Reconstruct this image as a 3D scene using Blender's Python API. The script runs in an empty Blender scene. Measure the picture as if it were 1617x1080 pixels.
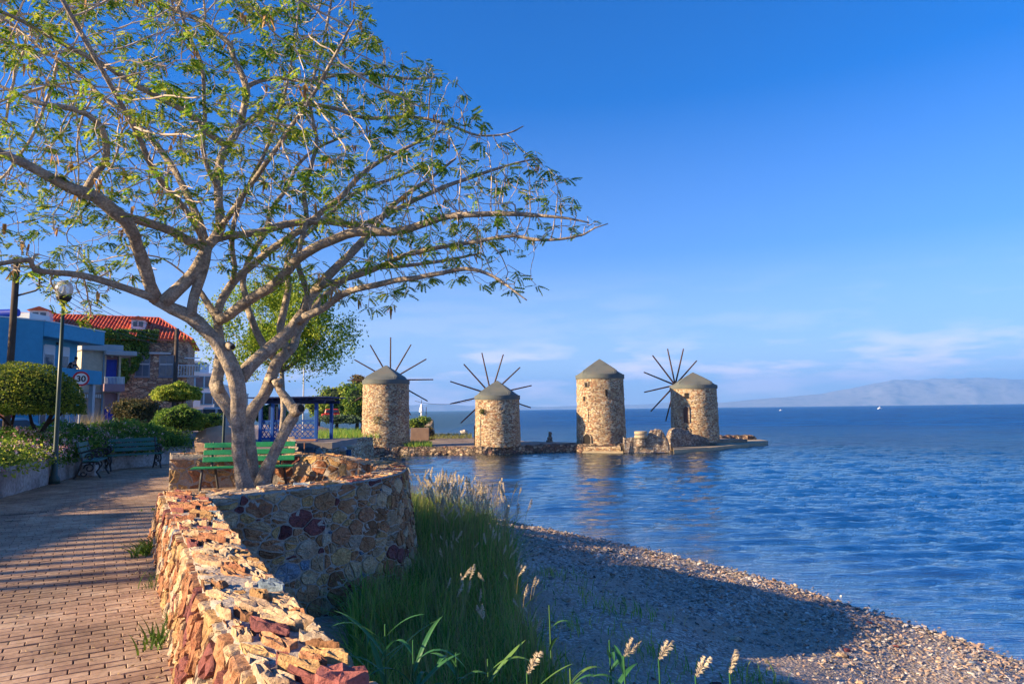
import bpy, bmesh, math, random
import numpy as np
from mathutils import Vector, Matrix, noise as mnoise
from mathutils.kdtree import KDTree

random.seed(7)
rng = np.random.default_rng(7)
SC = bpy.context.scene
COL = SC.collection
F, H = 1078.0, 4.8                 # focal length in photo pixels, eye height over the sea
PITCH, ROLL = math.atan(107 / 1078), math.radians(0.7)
ZP, ZW = 3.25, 3.80                # level of the promenade, top of the parapet

# ---------------------------------------------------------------- camera
_cp, _sp, _cr, _sr = math.cos(PITCH), math.sin(PITCH), math.cos(ROLL), math.sin(ROLL)
FW, UP0, RT0 = np.array([0, _cp, _sp]), np.array([0, -_sp, _cp]), np.array([1.0, 0, 0])
RT = RT0 * _cr - UP0 * _sr
UP = RT0 * _sr + UP0 * _cr
cam_data = bpy.data.cameras.new('camera')
cam = bpy.data.objects.new('camera', cam_data)
COL.objects.link(cam)
cam.matrix_world = Matrix(((RT[0], UP[0], -FW[0], 0), (RT[1], UP[1], -FW[1], 0), (RT[2], UP[2], -FW[2], H), (0, 0, 0, 1)))
cam_data.sensor_width = 36
cam_data.lens = 36 * F / 1617
cam_data.clip_start, cam_data.clip_end = 0.05, 40000
SC.camera = cam

def ray(px, py):
    return RT * ((px - 808.5) / F) - UP * ((py - 540) / F) + FW
def P(px, py, z):                  # point of the plane z seen at a photo pixel
    r = ray(px, py); t = (z - H) / r[2]
    return np.array([r[0] * t, r[1] * t, z])
def DP(px, py, d):                 # point at distance d (along y) seen at a photo pixel
    r = ray(px, py); t = d / r[1]
    return np.array([0, 0, H]) + r * t

# ---------------------------------------------------------------- light
SUN_EL = 20.0
SUN_DIR = np.array([-0.956, -0.292, 0]); SUN_DIR = SUN_DIR / np.linalg.norm(SUN_DIR)
SUN = np.array([SUN_DIR[0] * math.cos(math.radians(SUN_EL)), SUN_DIR[1] * math.cos(math.radians(SUN_EL)), math.sin(math.radians(SUN_EL))])
sl = bpy.data.lights.new('sun', 'SUN')
sl.energy = 5.0; sl.angle = math.radians(0.5); sl.color = (1.0, 0.76, 0.46)
so = bpy.data.objects.new('sun', sl); COL.objects.link(so)
so.rotation_euler = Vector(SUN).to_track_quat('Z', 'Y').to_euler()

world = bpy.data.worlds.new('World'); SC.world = world
world.use_nodes = True
nt = world.node_tree; nt.nodes.clear()
def N(t, kind, **kw):
    n = t.nodes.new(kind)
    for k, v in kw.items():
        if k in n.inputs: n.inputs[k].default_value = v
        else: setattr(n, k, v)
    return n
sky = N(nt, 'ShaderNodeTexSky', sky_type='NISHITA', sun_disc=False)
sky.sun_elevation = math.radians(SUN_EL)
sky.sun_rotation = math.atan2(SUN_DIR[0], SUN_DIR[1])
sky.altitude = 0; sky.air_density = 1.1; sky.dust_density = 0.6; sky.ozone_density = 7.0
hs = N(nt, 'ShaderNodeHueSaturation'); hs.inputs['Saturation'].default_value = 1.5
hs.inputs['Hue'].default_value = 0.5
nt.links.new(sky.outputs[0], hs.inputs['Color'])
# low evening clouds near the horizon
tc = N(nt, 'ShaderNodeTexCoord')
sep = N(nt, 'ShaderNodeSeparateXYZ'); nt.links.new(tc.outputs['Generated'], sep.inputs[0])
mp = N(nt, 'ShaderNodeMapping'); mp.inputs['Scale'].default_value = (4.2, 4.2, 22)
nt.links.new(tc.outputs['Generated'], mp.inputs[0])
nz = N(nt, 'ShaderNodeTexNoise'); nz.inputs['Scale'].default_value = 1.6; nz.inputs['Detail'].default_value = 7; nz.inputs['Roughness'].default_value = .55
nt.links.new(mp.outputs[0], nz.inputs['Vector'])
rp = N(nt, 'ShaderNodeValToRGB'); rp.color_ramp.elements[0].position = .47; rp.color_ramp.elements[1].position = .62
nt.links.new(nz.outputs['Fac'], rp.inputs[0])
el = N(nt, 'ShaderNodeValToRGB')
e = el.color_ramp.elements
e[0].position = 0.0; e[0].color = (.75, .75, .75, 1); e[1].position = .2; e[1].color = (0, 0, 0, 1)
q = e.new(.055); q.color = (1, 1, 1, 1)
q = e.new(.10); q.color = (.12, .12, .12, 1)
nt.links.new(sep.outputs['Z'], el.inputs[0])
mm = N(nt, 'ShaderNodeMath', operation='MULTIPLY'); nt.links.new(rp.outputs[0], mm.inputs[0]); nt.links.new(el.outputs[0], mm.inputs[1])
hzr = N(nt, 'ShaderNodeValToRGB'); e = hzr.color_ramp.elements
e[0].position = 0.0; e[0].color = (.78, .78, .78, 1); e[1].position = .42; e[1].color = (0, 0, 0, 1)
q = e.new(.10); q.color = (.42, .42, .42, 1); q = e.new(.22); q.color = (.13, .13, .13, 1)
nt.links.new(sep.outputs['Z'], hzr.inputs[0])
mm2 = N(nt, 'ShaderNodeMath', operation='MULTIPLY'); mm2.inputs[1].default_value = .95; nt.links.new(mm.outputs[0], mm2.inputs[0])
mx = N(nt, 'ShaderNodeMix', data_type='RGBA'); nt.links.new(mm2.outputs[0], mx.inputs['Factor'])
tint = N(nt, 'ShaderNodeVectorMath', operation='MULTIPLY'); tint.inputs[1].default_value = (.42, .80, 1.04)
nt.links.new(hs.outputs[0], tint.inputs[0]); mh = N(nt, 'ShaderNodeMix', data_type='RGBA'); nt.links.new(hzr.outputs[0], mh.inputs['Factor']); nt.links.new(tint.outputs[0], mh.inputs['A']); mh.inputs['B'].default_value = (5.0, 5.2, 6.3, 1)
nt.links.new(mh.outputs['Result'], mx.inputs['A']); mx.inputs['B'].default_value = (8.0, 6.6, 7.0, 1)
bg = N(nt, 'ShaderNodeBackground'); bg.inputs['Strength'].default_value = 0.072
nt.links.new(mx.outputs['Result'], bg.inputs[0])
wo = N(nt, 'ShaderNodeOutputWorld'); nt.links.new(bg.outputs[0], wo.inputs[0])

SC.view_settings.view_transform = 'Standard'; SC.view_settings.look = 'None'
SC.view_settings.exposure = 1.66; SC.view_settings.gamma = 1
SC.view_settings.use_curve_mapping = False
SC.cycles.max_bounces = 6; SC.cycles.diffuse_bounces = 4; SC.cycles.glossy_bounces = 3
SC.cycles.transparent_max_bounces = 12; SC.cycles.volume_bounces = 0
SC.cycles.sample_clamp_indirect = 6

# ---------------------------------------------------------------- helpers: materials
MATS = {}
def mat(name, cols, scale=4.0, rough=.8, bump=0.0, bscale=None, rnd=None, amt=.5, spec=.3, detail=6, transl=0.0, metal=0.0, grain=0.0, facet=0.0, nrough=.5, stain=0.0):
    """procedural material: noise between the given colours, optional random tint per object or per island"""
    if name in MATS: return MATS[name]
    m = bpy.data.materials.new(name); m.use_nodes = True
    t = m.node_tree; t.nodes.clear()
    geo = N(t, 'ShaderNodeNewGeometry')
    noi = N(t, 'ShaderNodeTexNoise'); noi.inputs['Scale'].default_value = scale; noi.inputs['Detail'].default_value = detail; noi.inputs['Roughness'].default_value = nrough
    t.links.new(geo.outputs['Position'], noi.inputs['Vector'])
    ramp = N(t, 'ShaderNodeValToRGB'); els = ramp.color_ramp.elements
    n = len(cols)
    for i, c in enumerate(cols):
        pos = .5 + (i / max(1, n - 1) - .5) * .5
        el_ = els[i] if i < 2 else els.new(pos)
    for i, el_ in enumerate(sorted(els, key=lambda z: z.position)): pass
    while len(els) > max(2, n): els.remove(els[-1])
    for i in range(len(els)):
        c = cols[min(i, n - 1)]
        els[i].position = .5 + (i / max(1, len(els) - 1) - .5) * .5
        els[i].color = (*c, 1)
    fac = noi.outputs['Fac']
    if rnd:
        src = N(t, 'ShaderNodeObjectInfo').outputs['Random'] if rnd == 'object' else geo.outputs['Random Per Island']
        ma = N(t, 'ShaderNodeMath', operation='MULTIPLY_ADD'); ma.inputs[1].default_value = amt; 
        sb = N(t, 'ShaderNodeMath', operation='SUBTRACT'); t.links.new(src, sb.inputs[0]); sb.inputs[1].default_value = .5
        t.links.new(sb.outputs[0], ma.inputs[0]); t.links.new(noi.outputs['Fac'], ma.inputs[2])
        fac = ma.outputs[0]
    t.links.new(fac, ramp.inputs[0])
    col = ramp.outputs[0]
    if grain > 0:
        g = N(t, 'ShaderNodeTexNoise'); g.inputs['Scale'].default_value = scale * 9; g.inputs['Detail'].default_value = 3
        t.links.new(geo.outputs['Position'], g.inputs['Vector'])
        mr = N(t, 'ShaderNodeMapRange'); mr.inputs['From Min'].default_value = .3; mr.inputs['From Max'].default_value = .7
        mr.inputs['To Min'].default_value = 1 - grain; mr.inputs['To Max'].default_value = 1 + grain
        t.links.new(g.outputs['Fac'], mr.inputs['Value'])
        vm = N(t, 'ShaderNodeVectorMath', operation='SCALE'); t.links.new(col, vm.inputs[0]); t.links.new(mr.outputs[0], vm.inputs['Scale'])
        col = vm.outputs[0]
    if stain > 0:
        g = N(t, 'ShaderNodeTexNoise'); g.inputs['Scale'].default_value = .7; g.inputs['Detail'].default_value = 7; g.inputs['Roughness'].default_value = .65
        t.links.new(geo.outputs['Position'], g.inputs['Vector'])
        mr = N(t, 'ShaderNodeMapRange'); mr.inputs['From Min'].default_value = .36; mr.inputs['From Max'].default_value = .62
        mr.inputs['To Min'].default_value = 1 - stain; mr.inputs['To Max'].default_value = 1 + stain * .35
        t.links.new(g.outputs['Fac'], mr.inputs['Value'])
        vm = N(t, 'ShaderNodeVectorMath', operation='SCALE'); t.links.new(col, vm.inputs[0]); t.links.new(mr.outputs[0], vm.inputs['Scale'])
        col = vm.outputs[0]
    b = N(t, 'ShaderNodeBsdfPrincipled'); b.inputs['Roughness'].default_value = rough
    b.inputs['Specular IOR Level'].default_value = spec; b.inputs['Metallic'].default_value = metal
    t.links.new(col, b.inputs['Base Color'])
    if bump > 0:
        bn = N(t, 'ShaderNodeTexNoise'); bn.inputs['Scale'].default_value = bscale or scale * 5; bn.inputs['Detail'].default_value = 6; bn.inputs['Roughness'].default_value = .6
        t.links.new(geo.outputs['Position'], bn.inputs['Vector'])
        bp = N(t, 'ShaderNodeBump'); bp.inputs['Strength'].default_value = 1; bp.inputs['Distance'].default_value = bump
        t.links.new(bn.outputs['Fac'], bp.inputs['Height']); t.links.new(bp.outputs[0], b.inputs['Normal'])
        if facet > 0:
            vf = N(t, 'ShaderNodeTexVoronoi'); vf.inputs['Scale'].default_value = 13; vd = N(t, 'ShaderNodeVectorMath', operation='MULTIPLY_ADD'); t.links.new(bn.outputs['Color'], vd.inputs[0]); vd.inputs[1].default_value = (.05, .05, .05); t.links.new(geo.outputs['Position'], vd.inputs[2]); t.links.new(vd.outputs[0], vf.inputs['Vector'])
            b3 = N(t, 'ShaderNodeBump'); b3.inputs['Distance'].default_value = facet; t.links.new(vf.outputs['Distance'], b3.inputs['Height']); t.links.new(b3.outputs[0], bp.inputs['Normal'])
    out = N(t, 'ShaderNodeOutputMaterial')
    if transl > 0:
        tr = N(t, 'ShaderNodeBsdfTranslucent'); t.links.new(col, tr.inputs[0])
        ms = N(t, 'ShaderNodeMixShader'); ms.inputs[0].default_value = transl
        t.links.new(b.outputs[0], ms.inputs[1]); t.links.new(tr.outputs[0], ms.inputs[2]); t.links.new(ms.outputs[0], out.inputs[0])
    else:
        t.links.new(b.outputs[0], out.inputs[0])
    MATS[name] = m
    return m

# ---------------------------------------------------------------- helpers: objects
def tag(o, label=None, cat=None, group=None, kind=None):
    if label: o['label'] = label
    if cat: o['category'] = cat
    if group: o['group'] = group
    if kind: o['kind'] = kind
    return o
def thing(name, label, cat, loc=(0, 0, 0), rz=0.0, group=None, kind=None):
    o = bpy.data.objects.new(name, None); COL.objects.link(o)
    o.empty_display_size = .1
    o.location = loc; o.rotation_euler = (0, 0, rz)
    return tag(o, label, cat, group, kind)
def npmesh(name, V, Fc, m=None, parent=None, smooth=False, world_coords=False, mats=None, midx=None):
    """one mesh object from numpy vertices and equal-size faces (or a list of such arrays)"""
    V = np.asarray(V, dtype=np.float32).reshape(-1, 3)
    if parent is not None and world_coords:
        Mi = np.array(Matrix.LocRotScale(parent.location, parent.rotation_euler, None).inverted())
        V = (V @ Mi[:3, :3].T + Mi[:3, 3]).astype(np.float32)
    me = bpy.data.meshes.new(name)
    if not isinstance(Fc, (list, tuple)): Fc = [Fc]
    Fc = [np.asarray(f, dtype=np.int32) for f in Fc if len(f)]
    loops = np.concatenate([f.ravel() for f in Fc]); tot = np.concatenate([np.full(len(f), f.shape[1], np.int32) for f in Fc])
    start = np.concatenate([[0], np.cumsum(tot)[:-1]]).astype(np.int32)
    me.vertices.add(len(V)); me.vertices.foreach_set('co', V.ravel())
    me.loops.add(len(loops)); me.loops.foreach_set('vertex_index', loops)
    me.polygons.add(len(tot)); me.polygons.foreach_set('loop_start', start); me.polygons.foreach_set('loop_total', tot)
    me.polygons.foreach_set('use_smooth', np.full(len(tot), bool(smooth)))
    if mats:
        for x in mats: me.materials.append(x)
        if midx is not None: me.polygons.foreach_set('material_index', np.asarray(midx, np.int32))
    elif m: me.materials.append(m)
    me.update(calc_edges=True); me.validate()
    o = bpy.data.objects.new(name, me); COL.objects.link(o)
    if parent is not None: o.parent = parent
    return o
class MB:
    """collects simple shapes into one mesh"""
    def __init__(s): s.v = []; s.f = []
    def add(s, vs, fs):
        k = len(s.v); s.v += [tuple(map(float, p)) for p in vs]; s.f += [tuple(i + k for i in f) for f in fs]; return s
    def box(s, c, size, rz=0.0, rx=0.0, ry=0.0, taper=1.0):
        hx, hy, hz = size[0] / 2, size[1] / 2, size[2] / 2
        R = Matrix.Rotation(rz, 3, 'Z') @ Matrix.Rotation(ry, 3, 'Y') @ Matrix.Rotation(rx, 3, 'X')
        vs = []
        for z in (-1, 1):
            k = taper if z > 0 else 1
            for x, y in ((-1, -1), (1, -1), (1, 1), (-1, 1)):
                p = R @ Vector((x * hx * k, y * hy * k, z * hz)); vs.append((p.x + c[0], p.y + c[1], p.z + c[2]))
        return s.add(vs, [(3, 2, 1, 0), (4, 5, 6, 7), (0, 1, 5, 4), (1, 2, 6, 5), (2, 3, 7, 6), (3, 0, 4, 7)])
    def prism(s, poly, z0, z1):
        n = len(poly)
        vs = [(p[0], p[1], z0) for p in poly] + [(p[0], p[1], z1) for p in poly]
        return s.add(vs, [tuple(range(n - 1, -1, -1)), tuple(range(n, 2 * n))] + [(i, (i + 1) % n, n + (i + 1) % n, n + i) for i in range(n)])
    def tube(s, pts, rad, n=8, cap=True):
        pts = [Vector(p) for p in pts]
        if not hasattr(rad, '__len__'): rad = [rad] * len(pts)
        ref = Vector((0, 0, 1)); vs = []; fs = []; prev = None
        for i, p in enumerate(pts):
            t = (pts[min(i + 1, len(pts) - 1)] - pts[max(i - 1, 0)])
            t = t.normalized() if t.length > 1e-9 else Vector((0, 0, 1))
            if prev is None:
                a = t.cross(ref if abs(t.z) < .95 else Vector((1, 0, 0))).normalized()
            else:
                a = (prev - t * prev.dot(t)); a = a.normalized() if a.length > 1e-6 else t.orthogonal().normalized()
            prev = a; b = t.cross(a)
            for k in range(n):
                an = 2 * math.pi * k / n
                vs.append(p + (a * math.cos(an) + b * math.sin(an)) * rad[i])
        for i in range(len(pts) - 1):
            for k in range(n):
                fs.append((i * n + k, i * n + (k + 1) % n, (i + 1) * n + (k + 1) % n, (i + 1) * n + k))
        if cap: fs.append(tuple(range(n - 1, -1, -1))); fs.append(tuple((len(pts) - 1) * n + k for k in range(n)))
        return s.add(vs, fs)
    def lathe(s, c, prof, n=16):
        vs = [(c[0] + r * math.cos(2 * math.pi * k / n), c[1] + r * math.sin(2 * math.pi * k / n), c[2] + z) for r, z in prof for k in range(n)]
        fs = [(i * n + k, i * n + (k + 1) % n, (i + 1) * n + (k + 1) % n, (i + 1) * n + k) for i in range(len(prof) - 1) for k in range(n)]
        fs.append(tuple(range(n - 1, -1, -1))); fs.append(tuple((len(prof) - 1) * n + k for k in range(n)))
        return s.add(vs, fs)
    def quad(s, a, b, c, d): return s.add([a, b, c, d], [(0, 1, 2, 3)])
    def build(s, name, m, parent=None, smooth=False, world_coords=False):
        V = s.v
        if parent is not None and world_coords:
            Mi = Matrix.LocRotScale(parent.location, parent.rotation_euler, None).inverted()
            V = [tuple(Mi @ Vector(p)) for p in V]
        me = bpy.data.meshes.new(name); me.from_pydata(V, [], s.f)
        if m: me.materials.append(m)
        if smooth: me.polygons.foreach_set('use_smooth', [True] * len(me.polygons))
        me.update()
        o = bpy.data.objects.new(name, me); COL.objects.link(o)
        if parent is not None: o.parent = parent
        return o
def copy_tree(o, parent=None):
    c = o.copy(); COL.objects.link(c); c.parent = parent
    for ch in [k for k in bpy.data.objects if k.parent == o]: copy_tree(ch, c)
    return c
def nz3(x, y, z, s=1.0): return mnoise.noise(Vector((x * s, y * s, z * s)))
def bevel(o, w, seg=1):
    bm = bmesh.new(); bm.from_mesh(o.data)
    bmesh.ops.bevel(bm, geom=bm.edges[:] , offset=w, segments=seg, affect='EDGES', clamp_overlap=True)
    bm.to_mesh(o.data); bm.free(); return o

def rand_rot(n):
    q = rng.normal(size=(n, 4)); q /= np.linalg.norm(q, axis=1)[:, None]
    w, x, y, z = q.T
    return np.stack([np.stack([1 - 2 * (y * y + z * z), 2 * (x * y - z * w), 2 * (x * z + y * w)], -1),
                     np.stack([2 * (x * y + z * w), 1 - 2 * (x * x + z * z), 2 * (y * z - x * w)], -1),
                     np.stack([2 * (x * z - y * w), 2 * (y * z + x * w), 1 - 2 * (x * x + y * y)], -1)], 1)
def scatter(name, TV, TF, pts, R, S, m, parent=None, world_coords=False, smooth=False):
    """copies of a small template (TV, TF) joined into one mesh: rotation R (n,3,3), scale S (n,) or (n,3)"""
    TV = np.asarray(TV, float); TF = np.asarray(TF, int); n = len(pts)
    S = np.asarray(S, float)
    if S.ndim == 1: S = S[:, None] * np.ones(3)
    V = np.einsum('nij,ntj->nti', R, TV[None] * S[:, None, :]) + np.asarray(pts)[:, None, :]
    Fc = TF[None] + (np.arange(n) * len(TV))[:, None, None]
    return npmesh(name, V.reshape(-1, 3), Fc.reshape(-1, TF.shape[1]), m, parent, smooth, world_coords)
LEAF_V = [(-.5, 0, 0), (0, -.28, .08), (.5, 0, 0), (0, .28, .08)]
LEAF_F = [(0, 1, 2, 3)]
def leafcloud(name, pts, size, m, parent=None, world_coords=True):
    n = len(pts)
    return scatter(name, LEAF_V, LEAF_F, pts, rand_rot(n), size * rng.uniform(.6, 1.3, n), m, parent, world_coords)
def blob_points(c, r, n, shell=.45, lump=.25, freq=1.6, bottom=-1.0):
    """points in the outer shell of a lumpy ellipsoid"""
    d = rng.normal(size=(n, 3)); d /= np.linalg.norm(d, axis=1)[:, None]
    d = d[d[:, 2] > bottom]
    k = np.array([1 + lump * mnoise.fractal(Vector(p * freq + np.array(c) * 1.7), 1.0, 2.0, 3) * 1.6 for p in d])
    rr = k * (1 - shell * rng.random(len(d)) ** 1.6)
    return np.array(c) + d * rr[:, None] * np.array(r)
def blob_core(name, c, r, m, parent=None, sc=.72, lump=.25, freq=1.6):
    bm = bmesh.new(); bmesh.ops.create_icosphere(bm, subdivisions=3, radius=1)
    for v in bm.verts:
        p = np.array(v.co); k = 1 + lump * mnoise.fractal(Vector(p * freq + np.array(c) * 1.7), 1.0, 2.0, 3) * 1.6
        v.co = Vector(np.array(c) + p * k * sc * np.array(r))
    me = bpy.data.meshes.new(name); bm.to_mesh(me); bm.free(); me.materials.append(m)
    if parent is not None:
        Mi = Matrix.LocRotScale(parent.location, parent.rotation_euler, None).inverted()
        me.transform(Mi)
    o = bpy.data.objects.new(name, me); COL.objects.link(o)
    if parent is not None: o.parent = parent
    return o
# ================================================================= LAND
SHORE = np.array([(14, -6), (11.5, 4), (10.4, 9.6), (9.47, 13.26), (9.26, 13.94), (8.93, 15.07), (8.59, 15.83), (8.22, 16.72), (7.72, 18.02), (7.07, 19.62), (6.05, 21.39), (4.14, 24.41), (1.84, 27.42), (-0.33, 30.19), (-2.91, 34.88), (-6.03, 40.97), (-9.66, 50.04), (-12.5, 60), (-15.0, 70.0), (-15.5, 90)], float)
EDGE = np.array([(1.2, -8), (.9, 0), (-.95, 3.2), (-1.9, 4.9), (-4.1, 8.8), (-2.45, 10.2), (-2.2, 11.7), (-2.5, 13), (-3.4, 14.4), (-5, 15.2), (-6.6, 18), (-8.6, 24), (-9.2, 34), (-9.8, 42), (-12.5, 50), (-16.5, 60), (-19, 90)], float)
def sdist(X, Y, L):
    """signed distance to polyline, positive on its left (walking away from the camera)"""
    best = np.full(X.shape, 1e9); sg = np.ones(X.shape)
    for a, b in zip(L[:-1], L[1:]):
        d = b - a; t = np.clip(((X - a[0]) * d[0] + (Y - a[1]) * d[1]) / (d @ d), 0, 1)
        qx, qy = X - a[0] - t * d[0], Y - a[1] - t * d[1]; q = np.hypot(qx, qy)
        s = np.sign(d[0] * qy - d[1] * qx)
        m = q < best - 1e-9; best = np.where(m, q, best); sg = np.where(m, s, sg)
    return best * sg
def land_h(X, Y):
    X = np.asarray(X, float); Y = np.asarray(Y, float)
    d = sdist(X, Y, SHORE)
    h = np.where(d < 0, np.maximum(-3.5, d * .13), np.minimum(d * .17, 2.3))
    h = h + np.where((d > .3) & (d < 14), .05 * np.sin(X * .9 + Y * .6) + .04 * np.sin(X * 2.3 - Y * 1.4), 0) * np.clip(d / 2, 0, 1)
    e = sdist(X, Y, EDGE)
    w = np.interp(Y, [-10, 15.3, 19, 60], [.12, .12, 1.6, 3.0])
    k = np.clip(e / w, 0, 1); k = k * k * (3 - 2 * k)
    top = np.interp(Y, [-50, 38, 48, 66, 120], [ZP - .1, ZP - .1, 2.2, 1.1, 1.3])
    kx = np.clip((-20 - X) / 8, 0, 1); top = top * (1 - kx) + (ZP - .1) * kx
    return h * (1 - k) + np.maximum(top, h) * k
xs = np.unique(np.concatenate([np.linspace(-120, -30, 30), np.linspace(-30, -7, 50), np.linspace(-7, 2.2, 90), np.linspace(2.2, 14, 90), np.linspace(14, 60, 30)]))
ys = np.unique(np.concatenate([np.linspace(-40, -2, 16), np.linspace(-2, 2, 16), np.linspace(2, 19, 130), np.linspace(19, 45, 70), np.linspace(45, 95, 45)]))
X, Y = np.meshgrid(xs, ys); Z = land_h(X, Y)
Z = Z + (rng.random(Z.shape) - .5) * .015
ny, nx = X.shape
idx = np.arange(nx * ny).reshape(ny, nx)
Fg = np.stack([idx[:-1, :-1], idx[:-1, 1:], idx[1:, 1:], idx[1:, :-1]], -1).reshape(-1, 4)
# beach material: coarse pebble colours near the water, brown sand higher up
def beach_mat():
    m = bpy.data.materials.new('beach_shingle'); m.use_nodes = True; t = m.node_tree; t.nodes.clear()
    g = N(t, 'ShaderNodeNewGeometry')
    vo = N(t, 'ShaderNodeTexVoronoi'); vo.inputs['Scale'].default_value = 22; t.links.new(g.outputs['Position'], vo.inputs['Vector'])
    r1 = N(t, 'ShaderNodeValToRGB'); es = r1.color_ramp.elements
    r1.color_ramp.interpolation = 'CONSTANT'
    cs = [(.27, .20, .15), (.45, .39, .33), (.20, .16, .14), (.56, .50, .43), (.34, .29, .27), (.34, .22, .16)]
    es[0].color = (*cs[0], 1); es[1].position = .2; es[1].color = (*cs[1], 1)
    for i in range(2, 6): x = es.new(i * .17); x.color = (*cs[i], 1)
    sp_ = N(t, 'ShaderNodeSeparateColor'); t.links.new(vo.outputs['Color'], sp_.inputs[0]); t.links.new(sp_.outputs[0], r1.inputs[0])
    no = N(t, 'ShaderNodeTexNoise'); no.inputs['Scale'].default_value = .55; no.inputs['Detail'].default_value = 5; t.links.new(g.outputs['Position'], no.inputs['Vector'])
    r2 = N(t, 'ShaderNodeValToRGB'); r2.color_ramp.elements[0].position = .42; r2.color_ramp.elements[1].position = .6; t.links.new(no.outputs['Fac'], r2.inputs[0])
    n3 = N(t, 'ShaderNodeTexNoise'); n3.inputs['Scale'].default_value = 60; n3.inputs['Detail'].default_value = 4; t.links.new(g.outputs['Position'], n3.inputs['Vector'])
    r3 = N(t, 'ShaderNodeValToRGB'); r3.color_ramp.elements[0].color = (.25, .18, .135, 1); r3.color_ramp.elements[1].color = (.45, .34, .26, 1); r3.color_ramp.elements[0].position = .3; r3.color_ramp.elements[1].position = .7
    t.links.new(n3.outputs['Fac'], r3.inputs[0])
    mix = N(t, 'ShaderNodeMix', data_type='RGBA'); t.links.new(r2.outputs[0], mix.inputs['Factor']); t.links.new(r1.outputs[0], mix.inputs['A']); t.links.new(r3.outputs[0], mix.inputs['B'])
    b = N(t, 'ShaderNodeBsdfPrincipled'); b.inputs['Roughness'].default_value = .75
    sz_ = N(t, 'ShaderNodeSeparateXYZ'); t.links.new(g.outputs['Position'], sz_.inputs[0])
    wn = N(t, 'ShaderNodeTexNoise'); wn.inputs['Scale'].default_value = .9; t.links.new(g.outputs['Position'], wn.inputs['Vector'])
    wa = N(t, 'ShaderNodeMath', operation='MULTIPLY_ADD'); wa.inputs[1].default_value = -.12; t.links.new(wn.outputs['Fac'], wa.inputs[0]); t.links.new(sz_.outputs['Z'], wa.inputs[2])
    wr2 = N(t, 'ShaderNodeMapRange'); wr2.inputs['From Min'].default_value = .0; wr2.inputs['From Max'].default_value = .05; wr2.inputs['To Min'].default_value = .68; t.links.new(wa.outputs[0], wr2.inputs['Value'])
    ws = N(t, 'ShaderNodeVectorMath', operation='SCALE'); t.links.new(mix.outputs['Result'], ws.inputs[0]); t.links.new(wr2.outputs[0], ws.inputs['Scale'])
    t.links.new(ws.outputs[0], b.inputs['Base Color'])
    bp = N(t, 'ShaderNodeBump'); bp.inputs['Distance'].default_value = .03; t.links.new(vo.outputs['Distance'], bp.inputs['Height']); bp.invert = True
    t.links.new(bp.outputs[0], b.inputs['Normal'])
    o = N(t, 'ShaderNodeOutputMaterial'); t.links.new(b.outputs[0], o.inputs[0]); return m
M_BEACH = beach_mat()
ground = npmesh('ground', np.stack([X, Y, Z], -1), Fg, M_BEACH, smooth=True); tag(ground, kind='structure')
# deep sea bed far out
sb = MB(); sb.quad((-19500, -4000, -3.6), (19500, -4000, -3.6), (19500, 19000, -3.6), (-19500, 19000, -3.6))
tag(sb.build('seabed', mat('seabed', [(.02, .05, .06), (.03, .07, .08)], .1)), kind='structure')

# ---------------------------------------------------------------- sea
az = np.radians(np.concatenate([np.linspace(-180, -62, 40)[:-1], np.linspace(-62, -42, 20)[:-1], np.linspace(-42, 42, 420), np.linspace(42, 62, 20)[1:], np.linspace(62, 180, 40)[1:]]))
rr = [5.0]
while rr[-1] < 24000: rr.append(rr[-1] * (1.0085 if rr[-1] < 90 else 1.03 if rr[-1] < 900 else 1.25) + (.0 if rr[-1] > 9 else .05))
rr = np.array(rr); rr[-1] = 24000
A, R_ = np.meshgrid(az, rr)
WX, WY = R_ * np.sin(A), R_ * np.cos(A)
WX = np.clip(WX, -19000, 19000); WY = np.clip(WY, -3500, 18500)
dep = np.maximum(0, -np.minimum(land_h(np.clip(WX, -119, 1e9), np.clip(WY, -39, 94)), 5))
dsh = -sdist(WX, WY, SHORE)
wz = np.zeros(WX.shape)
wr = np.random.default_rng(3)
for lam, amp, num in ((6.0, .014, 4), (2.6, .016, 6), (1.3, .026, 8), (.72, .019, 10), (.42, .009, 10)):
    for k in range(num):
        a = math.radians(-80) + wr.normal() * .22; L = lam * wr.uniform(.75, 1.3)
        kx, ky = math.cos(a) * 2 * math.pi / L, math.sin(a) * 2 * math.pi / L
        ph = wr.uniform(0, 6.28)
        warp = .5 * np.sin(WX * .11 + k) + .5 * np.sin(WY * .13 + 2 * k)
        fade = np.clip(1.6 - R_ * .010 / L * 1.6, 0, 1)
        wz += fade * amp / math.sqrt(num) * 1.5 * np.sin(kx * WX + ky * WY + ph + warp * 2.2)
calm = (.45 + .55 * np.clip((dsh) / 9, 0, 1)) * (1 + .8 * np.clip((WX - 6) / 14, 0, 1))
wz *= calm * np.clip(.25 + dsh / 2.5, .1, 1)
wz = np.where(R_ > 900, 0, wz)
ny, nx = WX.shape; idx = np.arange(nx * ny).reshape(ny, nx)
Fw = np.stack([idx[:-1, :-1], idx[1:, :-1], idx[1:, 1:], idx[:-1, 1:]], -1).reshape(-1, 4)
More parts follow.
